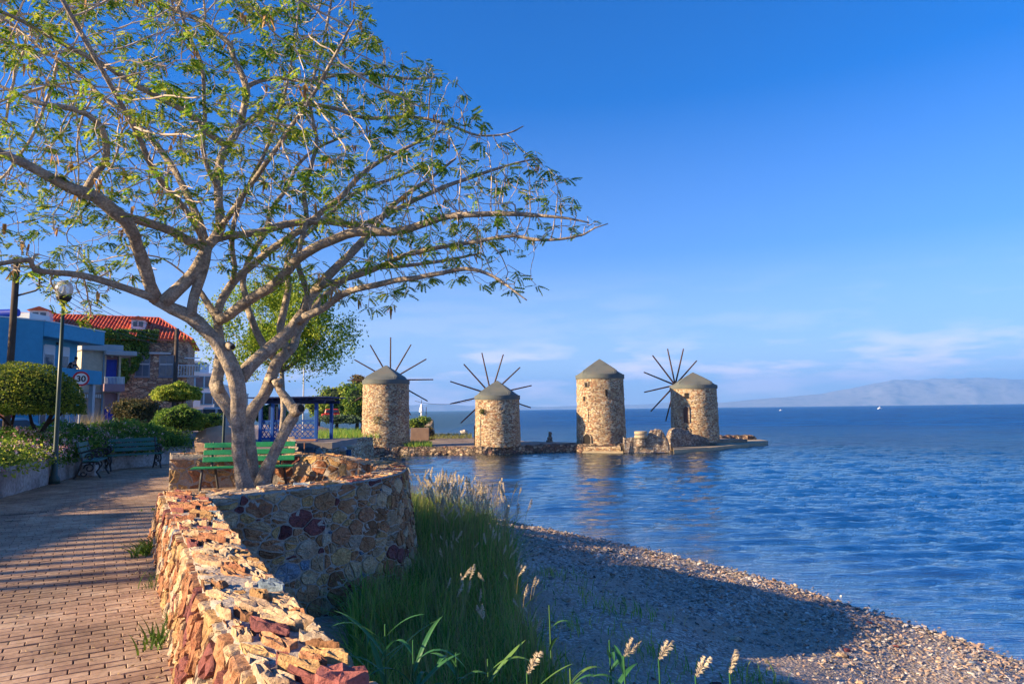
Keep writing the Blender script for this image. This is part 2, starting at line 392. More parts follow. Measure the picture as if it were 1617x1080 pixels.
def water_mat():
    m = bpy.data.materials.new('sea_water'); m.use_nodes = True; t = m.node_tree; t.nodes.clear()
    g = N(t, 'ShaderNodeNewGeometry')
    at = N(t, 'ShaderNodeAttribute', attribute_name='depth')
    mp_ = N(t, 'ShaderNodeMapping'); mp_.inputs['Rotation'].default_value = (0, 0, 0); mp_.inputs['Scale'].default_value = (.32, 1.5, 1)
    t.links.new(g.outputs['Position'], mp_.inputs[0])
    n1 = N(t, 'ShaderNodeTexNoise'); n1.inputs['Scale'].default_value = 2.3; n1.inputs['Detail'].default_value = 5; n1.inputs['Roughness'].default_value = .6; n1.inputs['Distortion'].default_value = .4
    t.links.new(mp_.outputs[0], n1.inputs['Vector'])
    n2 = N(t, 'ShaderNodeTexNoise'); n2.inputs['Scale'].default_value = .12; n2.inputs['Detail'].default_value = 4
    t.links.new(mp_.outputs[0], n2.inputs['Vector'])
    b1 = N(t, 'ShaderNodeBump'); b1.inputs['Distance'].default_value = .22; t.links.new(n1.outputs['Fac'], b1.inputs['Height'])
    ch = N(t, 'ShaderNodeAttribute', attribute_name='chop')
    d1 = N(t, 'ShaderNodeMapRange'); d1.inputs['To Min'].default_value = .06; d1.inputs['To Max'].default_value = .5; t.links.new(ch.outputs['Fac'], d1.inputs['Value']); t.links.new(d1.outputs[0], b1.inputs['Distance'])
    d2 = N(t, 'ShaderNodeMapRange'); d2.inputs['To Min'].default_value = .25; d2.inputs['To Max'].default_value = 3.0; t.links.new(ch.outputs['Fac'], d2.inputs['Value'])
    n6 = N(t, 'ShaderNodeTexNoise'); n6.inputs['Scale'].default_value = 7; n6.inputs['Detail'].default_value = 4; t.links.new(mp_.outputs[0], n6.inputs['Vector'])
    b6 = N(t, 'ShaderNodeBump'); b6.inputs['Distance'].default_value = .022; t.links.new(n6.outputs['Fac'], b6.inputs['Height']); t.links.new(b6.outputs[0], b1.inputs['Normal'])
    b2 = N(t, 'ShaderNodeBump'); t.links.new(d2.outputs[0], b2.inputs['Distance']); t.links.new(n2.outputs['Fac'], b2.inputs['Height']); t.links.new(b1.outputs[0], b2.inputs['Normal'])
    rc = N(t, 'ShaderNodeValToRGB'); rc.color_ramp.elements[0].color = (.0, .014, .030, 1); rc.color_ramp.elements[1].color = (.0, .030, .058, 1)
    rc.color_ramp.elements[0].position = .4; rc.color_ramp.elements[1].position = .62
    n4 = N(t, 'ShaderNodeTexNoise'); n4.inputs['Scale'].default_value = .02; n4.inputs['Detail'].default_value = 3; t.links.new(mp_.outputs[0], n4.inputs['Vector']); t.links.new(n4.outputs['Fac'], rc.inputs[0])
    n5 = N(t, 'ShaderNodeTexNoise'); n5.inputs['Scale'].default_value = .10; n5.inputs['Detail'].default_value = 8; n5.inputs['Roughness'].default_value = .75; t.links.new(mp_.outputs[0], n5.inputs['Vector'])
    rg = N(t, 'ShaderNodeValToRGB'); rg.color_ramp.elements[0].color = (.0, .03, .15, 1); rg.color_ramp.elements[1].color = (.0, .11, .36, 1); rg.color_ramp.elements[0].position = .40; rg.color_ramp.elements[1].position = .62; t.links.new(n5.outputs['Fac'], rg.inputs[0])
    mc = N(t, 'ShaderNodeMix', data_type='RGBA'); ch0 = N(t, 'ShaderNodeAttribute', attribute_name='chop'); t.links.new(ch0.outputs['Fac'], mc.inputs['Factor']); t.links.new(rc.outputs[0], mc.inputs['A']); t.links.new(rg.outputs[0], mc.inputs['B'])
    df = N(t, 'ShaderNodeBsdfDiffuse'); t.links.new(mc.outputs['Result'], df.inputs[0])
    tr = N(t, 'ShaderNodeBsdfTransparent'); tr.inputs[0].default_value = (.86, .93, .92, 1)
    mr = N(t, 'ShaderNodeMapRange'); mr.inputs['From Max'].default_value = 2.4; mr.inputs['To Max'].default_value = 1; t.links.new(at.outputs['Fac'], mr.inputs['Value'])
    pw = N(t, 'ShaderNodeMath', operation='POWER'); pw.inputs[1].default_value = .8; t.links.new(mr.outputs[0], pw.inputs[0])
    m1 = N(t, 'ShaderNodeMixShader'); t.links.new(pw.outputs[0], m1.inputs[0]); t.links.new(tr.outputs[0], m1.inputs[1]); t.links.new(df.outputs[0], m1.inputs[2])
    gl = N(t, 'ShaderNodeBsdfGlossy'); gl.inputs['Color'].default_value = (.62, .69, .68, 1)
    d3 = N(t, 'ShaderNodeMapRange'); d3.inputs['To Min'].default_value = .02; d3.inputs['To Max'].default_value = .22; t.links.new(ch.outputs['Fac'], d3.inputs['Value']); t.links.new(d3.outputs[0], gl.inputs['Roughness'])
    t.links.new(b2.outputs[0], gl.inputs['Normal'])
    fr = N(t, 'ShaderNodeFresnel'); fr.inputs['IOR'].default_value = 1.33; t.links.new(b2.outputs[0], fr.inputs['Normal'])
    rf = N(t, 'ShaderNodeMapRange'); rf.inputs['To Min'].default_value = .86; rf.inputs['To Max'].default_value = .30; t.links.new(ch.outputs['Fac'], rf.inputs['Value'])
    fm_ = N(t, 'ShaderNodeMath', operation='MULTIPLY'); t.links.new(fr.outputs[0], fm_.inputs[0]); t.links.new(rf.outputs[0], fm_.inputs[1])
    m2 = N(t, 'ShaderNodeMixShader'); t.links.new(fm_.outputs[0], m2.inputs[0]); t.links.new(m1.outputs[0], m2.inputs[1]); t.links.new(gl.outputs[0], m2.inputs[2])
    o = N(t, 'ShaderNodeOutputMaterial'); t.links.new(m2.outputs[0], o.inputs[0]); return m
sea = npmesh('sea', np.stack([WX, WY, wz], -1), Fw, water_mat(), smooth=True); tag(sea, kind='structure')
at = sea.data.attributes.new('depth', 'FLOAT', 'POINT'); at.data.foreach_set('value', dep.ravel().astype(np.float32))

chop = np.clip((R_ - 62) / 150, 0, 1) ** .8 * .85 + np.clip((WX - 10) / 40, 0, 1) * .2
at = sea.data.attributes.new('chop', 'FLOAT', 'POINT'); at.data.foreach_set('value', np.clip(chop, 0, 1).ravel().astype(np.float32))
# ---------------------------------------------------------------- far mountains across the strait
def ridge(name, pxs, tops, D0, thick, m, seed):
    """terrain strip whose crest is seen at photo pixels (pxs, tops) from the promenade, D0 metres off"""
    n = 150; cx = np.interp(np.linspace(0, 1, n), np.linspace(0, 1, len(pxs)), pxs); cy = np.interp(cx, pxs, tops)
    base = np.array([DP(a, b, D0) for a, b in zip(cx, cy)])
    rows = []; K = 18
    for k in range(K):
        u = k / (K - 1); prof = math.sin(math.pi * min(1, u * 1.02)) ** .8 if u < .5 else math.sin(math.pi * u) ** .7
        row = base.copy(); row[:, 1] = D0 + (u - .5) * thick; row[:, 0] = base[:, 0] * (row[:, 1] / D0)
        hgt = np.maximum(0, base[:, 2]) * prof
        nn = np.array([mnoise.fractal(Vector((p[0] / 600 + seed, p[1] / 600, seed)), 1, 2, 5) for p in row])
        row[:, 2] = hgt * (1 + nn * .55 * (1 - abs(prof) * .75)) - (3 if k in (0, K - 1) else -2)
        rows.append(row)
    V = np.array(rows); i = np.arange(K * n).reshape(K, n)
    Fq = np.stack([i[:-1, :-1], i[:-1, 1:], i[1:, 1:], i[1:, :-1]], -1).reshape(-1, 4)
    return tag(npmesh(name, V, Fq, m, smooth=True), kind='structure')
M_MTN = mat('mountain_rock', [(.14, .15, .16), (.32, .31, .31), (.11, .13, .13)], .004, .95)
ridge('mountains', [1085, 1130, 1200, 1240, 1300, 1350, 1400, 1430, 1500, 1545, 1600, 1700, 1850, 2100, 2400],
      [642, 637, 630, 628, 622, 613, 604, 602, 600, 597, 600, 604, 596, 600, 628], 13000, 4500, M_MTN, 3)
ridge('far_hills', [480, 560, 620, 684, 740, 800, 860, 900, 960, 1010, 1060, 1130, 1240],
      [642, 639, 641, 638, 641, 640, 643, 641, 640, 639, 636, 637, 640], 15000, 2000, M_MTN, 9)

# ---------------------------------------------------------------- haze over the strait
hz = MB(); hz.box((0, 7600, 397), (39800, 24000, 806))
hm = bpy.data.materials.new('haze'); hm.use_nodes = True; t = hm.node_tree; t.nodes.clear()
pv = N(t, 'ShaderNodeVolumePrincipled'); pv.inputs['Density'].default_value = 0.0001; pv.inputs['Color'].default_value = (.17, .44, 1, 1)
ho = N(t, 'ShaderNodeOutputMaterial'); t.links.new(pv.outputs[0], ho.inputs['Volume'])
haze = hz.build('haze', hm); haze['kind'] = 'stuff'
# ================================================================= STONEWORK
STONES = [mat('stone_ochre', [(.31, .18, .08), (.54, .34, .15), (.42, .25, .11)], 7, .85, .009, 48, 'object', .6, grain=.35, facet=.02, nrough=.68),
          mat('stone_tan', [(.33, .21, .12), (.56, .39, .23), (.42, .26, .15)], 6, .85, .009, 48, 'object', .6, grain=.35, facet=.02, nrough=.68),
          mat('stone_brown', [(.20, .095, .045), (.40, .20, .095), (.28, .13, .065)], 7, .85, .009, 48, 'object', .6, grain=.38, facet=.02, nrough=.68),
          mat('stone_rust', [(.30, .12, .06), (.46, .24, .12), (.36, .17, .09)], 7, .85, .009, 48, 'object', .6, grain=.38, facet=.02, nrough=.68),
          mat('stone_maroon', [(.10, .03, .03), (.22, .07, .06), (.14, .045, .05)], 6, .8, .008, 46, 'object', .5, grain=.3, facet=.02, nrough=.68),
          mat('stone_cream', [(.32, .24, .17), (.52, .41, .29), (.38, .26, .17)], 6, .85, .009, 48, 'object', .5, grain=.3, facet=.02, nrough=.68),
          mat('stone_blue_grey', [(.10, .14, .19), (.24, .30, .36), (.20, .22, .25)], 9, .8, .010, 30, 'object', .5, grain=.35, facet=.02, nrough=.68)]
SW = [.13, .20, .27, .21, .09, .07, .03]
M_MORTAR = mat('mortar', [(.24, .20, .17), (.42, .36, .30), (.33, .27, .22)], 9, .95, .02, 22, grain=.3)
def sites(U, V, rmin, rmax, n_try=9000, asp=1.5, r_bias=1.8, rnd_=random):
    """varied-size packing; u is stretched by asp"""
    out = []; cell = {}
    rs = sorted([rmin + (rmax - rmin) * rnd_.random() ** r_bias for _ in range(n_try)], reverse=True)
    g = rmax
    for r in rs:
        u, v = rnd_.uniform(-.02, U + .02) / asp, rnd_.uniform(-.01, V + .01)
        cu, cv = int(u // g), int(v // g); ok = True
        for i in range(cu - 2, cu + 3):
            for j in range(cv - 2, cv + 3):
                for (a, b, q) in cell.get((i, j), ()):
                    if (a - u) ** 2 + (b - v) ** 2 < ((r + q) * .76) ** 2: ok = False; break
                if not ok: break
            if not ok: break
        if ok: cell.setdefault((cu, cv), []).append((u, v, r)); out.append((u, v, r))
    return out, asp
def cells(U, V, st, gap):
    st, asp = st; A_ = np.array(st); res = []
    for i, (u, v, r) in enumerate(st):
        d = np.hypot(A_[:, 0] - u, A_[:, 1] - v); order = np.argsort(d - A_[:, 2])[:26]
        poly = [(-0.0, -0.0), (U / asp, 0.0), (U / asp, V), (0.0, V)]
        for j in order:
            if j == i or d[j] > 4 * (r + A_[j, 2]) + .3: continue
            nx_, ny_ = (A_[j, 0] - u) / d[j], (A_[j, 1] - v) / d[j]
            off = (d[j] ** 2 + r * r - A_[j, 2] ** 2) / (2 * d[j]) - gap / 2
            new = []; L = len(poly)
            for k in range(L):
                p, q = poly[k], poly[(k + 1) % L]
                a = (p[0] - u) * nx_ + (p[1] - v) * ny_ - off; b = (q[0] - u) * nx_ + (q[1] - v) * ny_ - off
                if a <= 0: new.append(p)
                if (a < 0 < b) or (b < 0 < a):
                    s_ = a / (a - b); new.append((p[0] + (q[0] - p[0]) * s_, p[1] + (q[1] - p[1]) * s_))
            poly = new
            if len(poly) < 3: break
        if len(poly) < 3: continue
        pp = [(x * asp, y) for x, y in poly]
        ar = .5 * sum(pp[k][0] * pp[(k + 1) % len(pp)][1] - pp[(k + 1) % len(pp)][0] * pp[k][1] for k in range(len(pp)))
        if ar < .0007: continue
        if ar > .012 and random.random() < .45:
            L = len(pp); mx_, my_ = sum(p[0] for p in pp) / L, sum(p[1] for p in pp) / L
            an = random.choice([0, 0, 1.57]) + random.uniform(-.45, .45); nx_, ny_ = -math.sin(an), math.cos(an); o_ = random.uniform(-.15, .15) * math.sqrt(ar)
            for sg_ in (1, -1):
                new = []
                for k in range(L):
                    p, q = pp[k], pp[(k + 1) % L]
                    a = sg_ * ((p[0] - mx_) * nx_ + (p[1] - my_) * ny_ - o_) - gap * .5; b = sg_ * ((q[0] - mx_) * nx_ + (q[1] - my_) * ny_ - o_) - gap * .5
                    if a >= 0: new.append(p)
                    if a * b < 0: s_ = a / (a - b); new.append((p[0] + (q[0] - p[0]) * s_, p[1] + (q[1] - p[1]) * s_))
                if len(new) >= 3:
                    a2 = .5 * sum(new[k][0] * new[(k + 1) % len(new)][1] - new[(k + 1) % len(new)][0] * new[k][1] for k in range(len(new)))
                    if a2 > .0007: res.append((new, a2))
            continue
        res.append((pp, ar))
    return res
def stone_geo(poly, fmap, hgt, seed, rough=.012):
    """one rough stone: outline cut into the mortar, broken edge, uneven face"""
    r_ = random.Random(seed)
    pts = []
    L = len(poly); cx = sum(p[0] for p in poly) / L; cy = sum(p[1] for p in poly) / L
    size = math.sqrt(max(1e-5, max((p[0] - cx) ** 2 + (p[1] - cy) ** 2 for p in poly)))
    for k in range(L):
        p, q = poly[k], poly[(k + 1) % L]; e = math.hypot(q[0] - p[0], q[1] - p[1])
        if e < .012: continue
        c = min(.22, .012 / e + .03)
        pts.append((p[0] + (q[0] - p[0]) * c, p[1] + (q[1] - p[1]) * c))
        if e > .10: m_ = .5 + r_.uniform(-.15, .15); j = r_.uniform(-.07, .02) * e; pts.append((p[0] + (q[0] - p[0]) * m_ - (q[1] - p[1]) / e * j * -1, p[1] + (q[1] - p[1]) * m_ + (q[0] - p[0]) / e * j * -1))
        pts.append((p[0] + (q[0] - p[0]) * (1 - c), p[1] + (q[1] - p[1]) * (1 - c)))
    n = len(pts)
    if n < 3: return None
    tx, ty = r_.uniform(-.25, .25), r_.uniform(-.25, .25)
    V_ = []
    for lvl, (sc, h) in enumerate(((1.0, -.04), (.995, .8), (.955, 1.0), (.5, 1.0))):
        for (x, y) in pts:
            dx, dy = x - cx, y - cy
            jj = 0 if lvl == 0 else r_.uniform(-1, 1) * rough * (1 if lvl > 1 else .5)
            hh = h if lvl == 0 else h * hgt + (dx * tx + dy * ty) * .3 * (lvl > 0) + jj
            V_.append(fmap(cx + dx * sc, cy + dy * sc, hh))
    V_.append(fmap(cx, cy, hgt * 1.02 + r_.uniform(-1, 1) * rough))
    Fq = [(l * n + k, l * n + (k + 1) % n, (l + 1) * n + (k + 1) % n, (l + 1) * n + k) for l in range(3) for k in range(n)]
    Ft = [(3 * n + k, 3 * n + (k + 1) % n, 4 * n) for k in range(n)]
    return V_, Fq, Ft
_stone_seed = [0]
def lay_stones(parent, U, V, fmap, rmin, rmax, gap=.022, hgt=(.012, .035), asp=1.5, limit=None, keyf=None, n_try=9000, weights=SW, rough=.012, flip=False, name='stone', bias=1.8, jt=0.0):
    """stones of a wall face: individual parts while the budget lasts, the rest joined by colour"""
    cs = cells(U, V, sites(U, V, rmin, rmax, n_try, asp, bias), gap)
    if keyf: cs.sort(key=lambda c: keyf(sum(p[0] for p in c[0]) / len(c[0]), sum(p[1] for p in c[0]) / len(c[0])) / math.sqrt(c[1]))
    rest = {}
    for i, (poly, ar) in enumerate(cs):
        _stone_seed[0] += 1
        h = random.uniform(*hgt)
        g_ = stone_geo(poly, fmap, h, _stone_seed[0], rough)
        if not g_: continue
        V_, Fq, Ft = g_
        if flip: Fq = [f[::-1] for f in Fq]; Ft = [f[::-1] for f in Ft]
        k = random.choices(range(7), weights)[0]
        if ar > .035 and k == 6 and random.random() < .5: k = 4
        if limit is None or i < limit:
            npmesh(name, V_, [Fq, Ft], STONES[k], parent, False, True)
        else:
            R0 = rest.setdefault(k, ([], [], [])); b = len(R0[0]); R0[0].extend(V_)
            R0[1].extend([tuple(a + b for a in f) for f in Fq]); R0[2].extend([tuple(a + b for a in f) for f in Ft])
    for k, (a, b, c) in rest.items():
        o = npmesh('small_stones', a, [b, c], STONES[k], parent, False, True); o['kind'] = 'stuff'
    return len(cs)
def catmull(pts, step):
    pts = [np.array(p, float) for p in pts]; out = []
    P4 = [2 * pts[0] - pts[1]] + pts + [2 * pts[-1] - pts[-2]]
    for i in range(1, len(P4) - 2):
        a, b, c, d = P4[i - 1:i + 3]; n = max(1, int(np.linalg.norm(c - b) / step))
        for k in range(n):
            t_ = k / n
            out.append(.5 * ((2 * b) + (-a + c) * t_ + (2 * a - 5 * b + 4 * c - d) * t_ * t_ + (-a + 3 * b - 3 * c + d) * t_ ** 3))
    out.append(pts[-1]); return np.array(out)
class Line:
    """arc-length lookup along a polyline"""
    def __init__(s, pts): s.p = np.array(pts, float); s.s = np.concatenate([[0], np.cumsum(np.linalg.norm(np.diff(s.p, axis=0), axis=1))]); s.L = s.s[-1]
    def at(s, u): return np.array([np.interp(u, s.s, s.p[:, k]) for k in range(s.p.shape[1])])
    def nrm(s, u):
        a, b = s.at(max(0, u - .12)), s.at(min(s.L, u + .12)); d = b - a; d = d[:2] / np.linalg.norm(d[:2]); return np.array([d[1], -d[0]])
def wall_body(name, A_, B_, zt, zA, zB, batA, batB, parent, m, lump=.02):
    """mortar core between face line A (right-hand side is out) and face line B, lumpy surface"""
    n = max(8, int(max(A_.L, B_.L) / .06)); K = []
    rows = []
    for i in range(n + 1):
        u = i / n; a, b = A_.at(u * A_.L), B_.at(u * B_.L); na = A_.nrm(u * A_.L); nb = -B_.nrm(u * B_.L)
        za, zb = (zA(a) if callable(zA) else zA), (zB(b) if callable(zB) else zB)
        top = zt(u) if callable(zt) else zt
        row = []
        for k in range(9): f = k / 8; z = za + (top - za) * f; p = a[:2] + na * batA * (1 - f); row.append((p[0], p[1], z, na[0], na[1], 0))
        for k in range(1, 8): f = k / 8; p = a[:2] * (1 - f) + b[:2] * f; row.append((p[0], p[1], top, 0, 0, 1))
        for k in range(9): f = 1 - k / 8; z = zb + (top - zb) * f; p = b[:2] + nb * batB * (1 - f); row.append((p[0], p[1], z, nb[0], nb[1], 0))
        rows.append(row)
    R3 = np.array(rows); V = R3[..., :3].copy()
    for i in range(V.shape[0]):
        for j in range(V.shape[1]):
            p = V[i, j]; q = mnoise.fractal(Vector(p * 5.0), 1, 2, 4) * lump
            V[i, j] += R3[i, j, 3:] * q
    w = V.shape[1]; idx = np.arange((n + 1) * w).reshape(n + 1, w)
    Fq = np.stack([idx[:-1, :-1], idx[1:, :-1], idx[1:, 1:], idx[:-1, 1:]], -1).reshape(-1, 4)
    # end caps
    caps = []
    for ii in (0, n):
        c = len(V.reshape(-1, 3)) + (0 if ii == 0 else 1); caps.append((ii, c))
    VV = V.reshape(-1, 3); VV = np.vstack([VV, V[0].mean(0), V[n].mean(0)])
    Ft = [(idx[0, j], idx[0, j + 1], len(VV) - 2) for j in range(w - 1)] + [(idx[0, w - 1], idx[0, 0], len(VV) - 2)]
    Ft += [(idx[n, j + 1], idx[n, j], len(VV) - 1) for j in range(w - 1)] + [(idx[n, 0], idx[n, w - 1], len(VV) - 1)]
    return npmesh(name, VV, [Fq, Ft], m, parent, True, True)
def face_map(Ln, z0, z1, bat, sgn=1.0):
    """(u along, v up, h out) -> world, on a face whose outward side is sgn * right-hand normal"""
    def f(u, v, h):
        p = Ln.at(min(max(u, 0), Ln.L)); nr = Ln.nrm(min(max(u, 0), Ln.L)) * sgn
        zt_ = z1(u / Ln.L) if callable(z1) else z1
        zb_ = z0(p) if callable(z0) else z0
        z = zb_ + v; fr = (zt_ - z) / max(.1, zt_ - zb_)
        q = p[:2] + nr * (h + bat * max(0, fr)); return (q[0], q[1], z)
    return f
camd = lambda x, y, z: math.sqrt(x * x + y * y + (z - H) ** 2)

# ---- near parapet: from beside the camera to the corner of the bastion
L_top = Line(catmull([(1.15, -1.0), (.45, .2), (-.55, 1.95), (-1.10, 2.9), (-1.43, 3.44), (-1.83, 4.1), (-2.28, 4.95), (-3.3, 6.75), (-4.5, 8.9)], .12))
R_top = Line(catmull([(1.95, -1.0), (1.2, .1), (-.05, 1.85), (-.68, 2.85), (-1.05, 3.5), (-1.49, 4.3), (-2.38, 5.87), (-3.1, 7.25), (-3.85, 8.6)], .12))
par = thing('stone_parapet', 'long low rubble stone parapet running along the brick promenade in the foreground', 'wall', (-2.6, 6.0, ZP))
Lr = Line(L_top.p[::-1])          # walked towards the camera so that the path side is on the right hand
gz = lambda p: float(land_h(p[0] + .35, p[1] - .1)) - .15
Rr = Line(R_top.p[::-1])
wall_body('mortar_core', Lr, Rr, ZW, ZP - .12, gz, .10, .22, par, M_MORTAR)
fm = face_map(Lr, ZP - .05, ZW, .10)
print('parapet L', lay_stones(par, Lr.L, ZW - ZP + .05, fm, .045, .13, .014, (.03, .055), .95, 115, lambda u, v: camd(*fm(u, v, 0)), 3500, [.2, .27, .16, .17, .08, .10, .02], .014, bias=1.3))
TW = .52
def ftop(u, v, h):
    a, b = Lr.at(u), Rr.at(u / Lr.L * Rr.L); f = v / TW; p = a * (1 - f) + b * f
    n_ = .012 * nz3(p[0], p[1], 0, 3)
    return (p[0], p[1], ZW + h + n_ - .004)
print('parapet top', lay_stones(par, Lr.L, TW, ftop, .05, .15, .045, (.0, .045), .75, 110, lambda u, v: camd(*ftop(u, v, 0)), 2200, [.14, .22, .12, .18, .13, .17, .04], .016, bias=1.1))
fr_ = face_map(Rr, gz, ZW, .22, -1)
lay_stones(par, Rr.L, 1.35, lambda u, v, h: fr_(u, v + max(0, (ZW - gz(Rr.at(u)) - 1.35)), h), .07, .17, .025, (.01, .03), 1.4, 0, None, 3000, flip=True)
# a loose reddish block set on the end nearest the beach side
_b = P(543, 1072, ZW + .05)
def fb(u, v, h): return (_b[0] + u - .11, _b[1] + v - .09, ZW + h - .02)
g_ = stone_geo([(.02, .03), (.13, -.01), (.21, .05), (.19, .13), (.1, .17), (.0, .12)], fb, .10, 999, .012)
npmesh('stone', g_[0], [g_[1], g_[2]], mat('stone_red_block', [(.26, .075, .065), (.40, .14, .11)], 9, .8, .02, 26, grain=.2), par, False, True)['label'] = 'loose reddish block on the mortar at the beach-side edge'

# ---- bastion: curved sea wall round the tree
O_top = Line(catmull([(-3.95, 8.42), (-3.55, 8.50), (-2.98, 9.02), (-2.36, 9.85), (-1.98, 10.7), (-1.86, 11.6), (-2.0, 12.7), (-2.6, 13.9), (-3.7, 14.95), (-4.95, 15.35), (-6.1, 15.1), (-7.25, 14.75)], .12))
I_pts = []
for k in range(0, 101):
    u = O_top.L * k / 100; p = O_top.at(u); n_ = O_top.nrm(u); I_pts.append(p - np.array([n_[0], n_[1]]) * .5)
I_top = Line(I_pts)
zt = lambda f: ZW + np.interp(f, [0, .62, .72, 1], [0, 0, .08, .17])
bas = thing('stone_bastion', 'curved rubble stone bastion wall wrapping round the big tree above the beach', 'wall', (-3.6, 11.6, ZP))
z0b = 1.15
wall_body('mortar_core', O_top, I_top, zt, z0b, ZP - .1, .34, .02, bas, M_MORTAR, .006)
fo = face_map(O_top, z0b, zt, .34)
U1 = O_top.L * .66
kf = lambda u, v: camd(*fo(u, v, 0)) * (1 if u < 6.2 else 3)
print('bastion outer', lay_stones(bas, U1, ZW - z0b - .02, fo, .027, .125, .017, (.010, .028), 1.5, 258, kf, 15000, rough=.013, bias=2.6))
fo2 = lambda u, v, h: fo(u + U1, v, h)
lay_stones(bas, O_top.L - U1, ZW - z0b, fo2, .09, .2, .025, (.01, .03), 1.4, 0, None, 2500)
# lit inner face
ui = I_top.L * .60
fi0 = face_map(I_top, ZP, zt, 0, -1)
fi = lambda u, v, h: fi0(u + ui, v, h)
print('bastion inner', lay_stones(bas, I_top.L - ui, .62, fi, .07, .17, .02, (.012, .03), 1.5, 42, lambda u, v: 1, 2500, [.34, .26, .08, .18, .02, .12, 0], .01, flip=True))
fi1 = lambda u, v, h: fi0(u, v, h)
lay_stones(bas, ui, .55, fi1, .09, .17, .025, (.01, .03), 1.5, 0, None, 1800, flip=True)
def fbt(u, v, h):
    a, b = O_top.at(u), I_top.at(u / O_top.L * I_top.L); f = v / .5; p = a * (1 - f) + b * f
    return (p[0], p[1], float(zt(u / O_top.L)) + h + .01 * nz3(p[0], p[1], 0, 3) - .004)
print('bastion top', lay_stones(bas, O_top.L, .5, fbt, .08, .17, .03, (.0, .03), 1.15, 40, lambda u, v: camd(*fbt(u, v, 0)), 2200, [.2, .3, .1, .14, .04, .2, 0.02], .012, flip=True))
# ================================================================= PROMENADE
PL = [(-6.5, -3), (-7.6, 4), (-8.8, 9.0)] + [tuple(P(x, y, ZP)[:2]) for x, y in [(0, 786), (60, 769), (150, 745), (240, 735), (300, 728)]]
PLn = Line(catmull(PL, .3))                      # foot of the planter wall
path_poly = [(1.5, -3)] + [tuple((a + b) / 2) for a, b in ((Rr.at(Rr.L * k), Lr.at(Lr.L * k)) for k in (1, .9, .8, .7, .6, .5, .4, .3, .2, .1, 0))]
mid = [tuple((O_top.at(O_top.L * k) + I_top.at(I_top.L * k)) / 2) for k in np.linspace(0, 1, 24)]
path_poly += mid + [(-8.5, 17.5), (-10.2, 24), (-11, 32), (-13.5, 33)] + [tuple(p) for p in PLn.p[::-1][::3]] + [(-6.5, -3)]
def inpoly(x, y, poly):
    c = False; n = len(poly); j = n - 1
    for i in range(n):
        if ((poly[i][1] > y) != (poly[j][1] > y)) and (x < (poly[j][0] - poly[i][0]) * (y - poly[i][1]) / (poly[j][1] - poly[i][1]) + poly[i][0]): c = not c
        j = i
    return c
def tri_sheet(name, poly, z, m, zb=None):
    bm = bmesh.new(); vs = [bm.verts.new((p[0], p[1], z)) for p in poly]; f = bm.faces.new(vs)
    if f.normal.z < 0: f.normal_flip()
    if zb is not None:
        r_ = bmesh.ops.extrude_face_region(bm, geom=[f])
        for v in [g for g in r_['geom'] if isinstance(g, bmesh.types.BMVert)]: v.co.z = zb
        bmesh.ops.recalc_face_normals(bm, faces=bm.faces)
    bmesh.ops.triangulate(bm, faces=bm.faces)
    me = bpy.data.meshes.new(name); bm.to_mesh(me); bm.free(); me.materials.append(m)
    o = bpy.data.objects.new(name, me); COL.objects.link(o); return o
RA = math.radians(31)
BU, BV = np.array([math.cos(RA), math.sin(RA)]), np.array([-math.sin(RA), math.cos(RA)])
def paving_mat():
    m = bpy.data.materials.new('paving_far'); m.use_nodes = True; t = m.node_tree; b = t.nodes['Principled BSDF']; b.inputs['Roughness'].default_value = .8
    g = N(t, 'ShaderNodeNewGeometry'); mp_ = N(t, 'ShaderNodeMapping', vector_type='TEXTURE'); mp_.inputs['Rotation'].default_value = (0, 0, RA)
    t.links.new(g.outputs['Position'], mp_.inputs[0])
    br = N(t, 'ShaderNodeTexBrick'); br.inputs['Scale'].default_value = 1; br.inputs['Brick Width'].default_value = .195; br.inputs['Row Height'].default_value = .088; br.inputs['Mortar Size'].default_value = .008
    br.inputs['Color1'].default_value = (.22, .14, .11, 1); br.inputs['Color2'].default_value = (.30, .19, .15, 1); br.inputs['Mortar'].default_value = (.06, .045, .04, 1)
    t.links.new(mp_.outputs[0], br.inputs['Vector']); t.links.new(br.outputs['Color'], b.inputs['Base Color']); return m
path = tri_sheet('path', path_poly, ZP - .009, mat('joint_sand', [(.045, .032, .025), (.10, .07, .05)], 30, .95), ZP - .5); tag(path, kind='structure')
fp = [p for p in path_poly if p[1] > 14.5]
M_BRICK = mat('paver', [(.27, .17, .12), (.38, .25, .17), (.47, .34, .24)], 3.0, .85, .0005, 90, 'island', .28, grain=.2, stain=.42)
M_BRICKO = mat('paver_single', [(.27, .17, .12), (.38, .25, .17), (.47, .34, .24)], 3.0, .85, .0005, 90, 'object', .28, grain=.2, stain=.42)
bl, bw, gp = .195, .088, .0085
def brick_tpl():
    v = []
    for (k, z) in ((0, -.03), (0, -.003), (.003, 0)):
        for sx, sy in ((-1, -1), (1, -1), (1, 1), (-1, 1)): v.append((sx * (bl / 2 - gp / 2 - k), sy * (bw / 2 - gp / 2 - k), z))
    f = [(l * 4 + k, l * 4 + (k + 1) % 4, l * 4 + 4 + (k + 1) % 4, l * 4 + 4 + k) for l in range(2) for k in range(4)] + [(8, 9, 10, 11)]
    return np.array(v), np.array(f)
BT, BF = brick_tpl()
cand = []
for r_ in range(-50, 430):
    for c_ in range(-110, 170):
        u = (c_ + (.5 if r_ % 2 else 0) + .06 * math.sin(r_ * 1.7)) * bl; v = r_ * bw
        p = BU * u + BV * v
        if not (-12.6 < p[0] < 1.2 and 1.0 < p[1] < 23): continue
        if p[1] < 2.5 and p[0] < -4: continue
        cand.append((p[0], p[1], r_))
pp_ = path_poly
cand = [c for c in cand if inpoly(c[0], c[1], pp_)]
